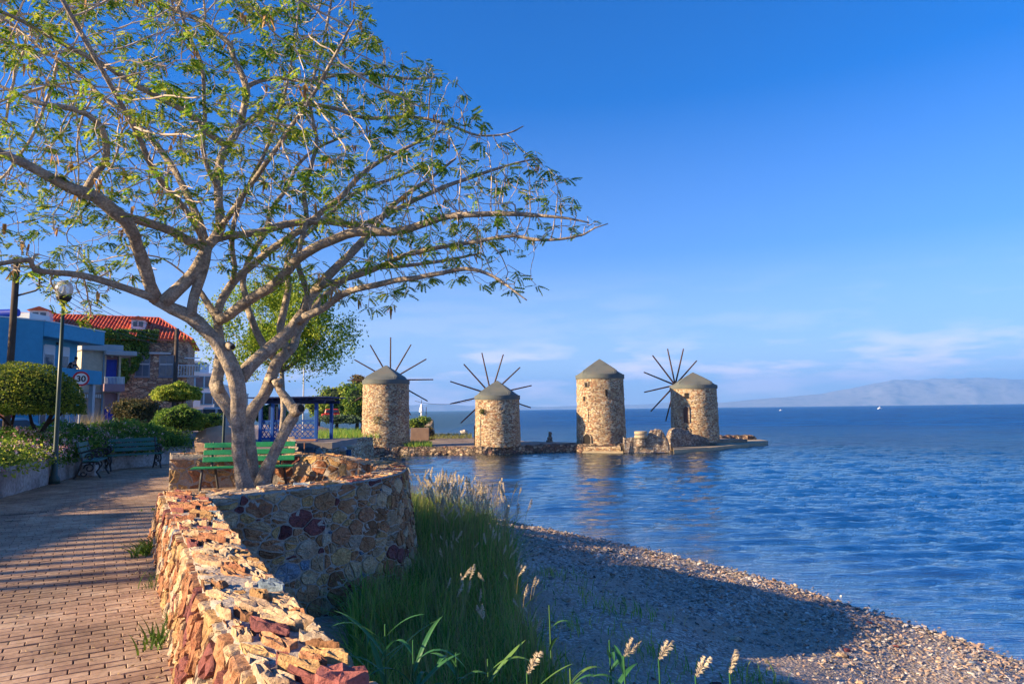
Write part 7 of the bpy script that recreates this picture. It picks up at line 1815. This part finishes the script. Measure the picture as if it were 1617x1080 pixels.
# ---- vehicles
def wheel(t, x, y, r, w=.18):
    o = MB().tube([(x, y - w / 2, r), (x, y + w / 2, r)], r, 18).build('wheel', M_DARK, t); MB().tube([(x, y - w / 2 - .01, r), (x, y + w / 2 + .01, r)], r * .6, 12).build('hub_cap', MATS['pale_metal'], o)
def hatchback(loc, rz, m, label):
    t = thing('parked_car', label, 'car', loc, rz)
    prof = [(-1.9, .35), (-1.95, .7), (-1.85, .95), (-1.1, 1.0), (-.45, 1.42), (.9, 1.45), (1.65, 1.02), (1.9, .95), (1.95, .55), (1.9, .3)]
    V = []; 
    for x, z in prof: 
        k = .80 if z > 1.1 else .97
        V += [(x, -.82 * k, z), (x, .82 * k, z)]
    n = len(prof); fs = [(2 * i, 2 * i + 2, 2 * i + 3, 2 * i + 1) for i in range(n - 1)] + [(2 * n - 2, 0, 1, 2 * n - 1), tuple(2 * i for i in range(n - 1, -1, -1)), tuple(2 * i + 1 for i in range(n))]
    bevel(MB().add(V, fs).build('body', m, t), .05, 2)
    for s_ in (-1, 1):
        MB().add([(-1.0, s_ * .80, 1.0), (-.42, s_ * .70, 1.36), (.25, s_ * .70, 1.38), (.25, s_ * .80, 1.0)], [(0, 1, 2, 3)]).build('side_window', MATS['car_glass'], t)
        MB().add([(.32, s_ * .80, 1.0), (.32, s_ * .70, 1.38), (.88, s_ * .70, 1.38), (1.4, s_ * .80, 1.04)], [(0, 1, 2, 3)]).build('side_window', MATS['car_glass'], t)
        for x in (-1.25, 1.25): wheel(t, x, s_ * .74, .31)
        MB().box((-1.9, s_ * .6, .72), (.08, .3, .16)).build('headlight', M_HW, t)
        MB().box((1.92, s_ * .62, .78), (.06, .2, .22)).build('tail_light', MATS['red_paint'], t)
    MB().add([(-1.12, -.68, 1.02), (-1.12, .68, 1.02), (-.5, .6, 1.41), (-.5, -.6, 1.41)], [(0, 1, 2, 3)]).build('windscreen', MATS['car_glass'], t)
    MB().box((-1.95, 0, .48), (.08, 1.5, .14)).build('bumper', M_DARK, t)
    return t
hc = DP(-14, 690, 24.5); hatchback((hc[0], 24.5, ZS), math.radians(48), mat('pale_blue_paint', [(.14, .34, .50), (.18, .40, .56)], 2, .3), 'light blue hatchback parked behind the hedge, cut by the left edge')
vc = DP(352, 668, 62); t = thing('white_van', 'white van seen between the tree trunk and the dark bush', 'van', (vc[0], 62, ZS), math.radians(12))
bevel(MB().prism([(-2.3, -.95), (2.3, -.95), (2.3, .95), (-2.3, .95)], .4, 1.15).build('body', M_HW, t), .08); bevel(MB().box((.25, 0, 1.6), (3.9, 1.75, .95), taper=.92).build('cabin', M_HW, t), .1)
for u in (-1.0, .2, 1.4): MB().box((u, -.86, 1.65), (1.0, .06, .5)).build('window', MATS['car_glass'], t)
for x in (-1.5, 1.5): 
    for y in (-.85, .85): wheel(t, x, y, .36)
def scooter(loc, rz, label, c=M_DARK):
    t = thing('motor_scooter', label, 'scooter', loc, rz, 'scooters parked by the blue house')
    for x in (-.62, .62): 
        o = MB().tube([(x, -.05, .27), (x, .05, .27)], .27, 16).build('wheel', M_DARK, t); MB().tube([(x, -.055, .27), (x, .055, .27)], .15, 10).build('rim', MATS['pale_metal'], o)
    bevel(MB().box((.38, 0, .58), (.75, .26, .32), taper=.8).build('body', c, t), .05); bevel(MB().box((.35, 0, .80), (.75, .24, .10)).build('seat', M_IRON, t), .03)
    MB().box((-.1, 0, .33), (.55, .26, .07)).build('footboard', c, t); MB().add([(-.30, -.2, .36), (-.30, .2, .36), (-.50, .14, .95), (-.50, -.14, .95), (-.36, -.2, .34), (-.36, .2, .34), (-.56, .14, .96), (-.56, -.14, .96)], [(0, 1, 2, 3), (7, 6, 5, 4), (0, 4, 5, 1), (1, 5, 6, 2), (2, 6, 7, 3), (3, 7, 4, 0)]).build('leg_shield', c, t)
    MB().tube([(-.62, 0, .27), (-.46, 0, 1.0)], .03, 6).build('fork', M_IRON, t); MB().tube([(-.42, -.3, 1.04), (-.5, 0, 1.02), (-.42, .3, 1.04)], .018, 6).build('handlebar', M_IRON, t); MB().lathe((-.56, 0, .84), [(.02, 0), (.07, .03), (.07, .1), (.02, .13)], 10).build('headlight', M_HW, t)
    return t
s1 = DP(97, 680, 27.5); scooter((s1[0], 27.5, ZS), math.radians(-55), 'black scooter with bright headlight parked behind the lamp post by the blue house')
s2 = DP(84, 680, 28.6); scooter((s2[0], 28.6, ZS), math.radians(-120), 'second dark scooter parked just left of the lamp post')
# people-height red box at the far left and white door frames read behind the clipped tree
rbx = DP(7, 650, 27); tag(bevel(MB().box((rbx[0], 27, ZS + .9), (.55, .4, 1.6)).build('cabinet', mat('maroon_paint', [(.16, .02, .03), (.22, .03, .04)], 2, .6)), .03), 'dark maroon roadside cabinet under the clipped tree at the left edge', 'cabinet')

# neighbouring house on the same street, left of the frame: its shadow lies across the promenade
nh = thing('white_house', 'two-storey pale house on the street left of the frame', 'house', (-22, 5, ZS))
f5 = Face((-21.0, 1.2), (-.4, 5.0), nh)
f5.box('wall', 0, 5.0, -8, 0, ZS, ZS + 5.75, M_W1); f5.box('cornice', -.1, 5.1, -8.1, .1, ZS + 5.75, ZS + 5.9, M_HW); f5.box('roof_rail', 0, 5.0, -.06, .0, ZS + 6.62, ZS + 6.75, M_HW)
for k in range(14): f5.box('baluster', .05 + .37 * k, .20 + .37 * k, -.1, .02, ZS + 5.9, ZS + 6.62, M_HW)  # balusters on the unseen roof, spaced to streak the cast shade with sun
for u in (1.0, 2.5, 4.0):
    f5.window(u, ZS + 3.9, 1.1, 1.4, 0)
    if u != 2.5: f5.window(u, ZS + .9, 1.1, 1.4, 0)
dd_ = f5.box('door', 2.0, 3.0, -.05, .05, ZS, ZS + 2.2, M_DOOR); f5.box('handle', 2.85, 2.9, .05, .09, ZS + 1, ZS + 1.12, M_IRON, dd_)
f5.box('balcony', 1.4, 3.6, 0, 1.1, ZS + 3.1, ZS + 3.25, M_HG)
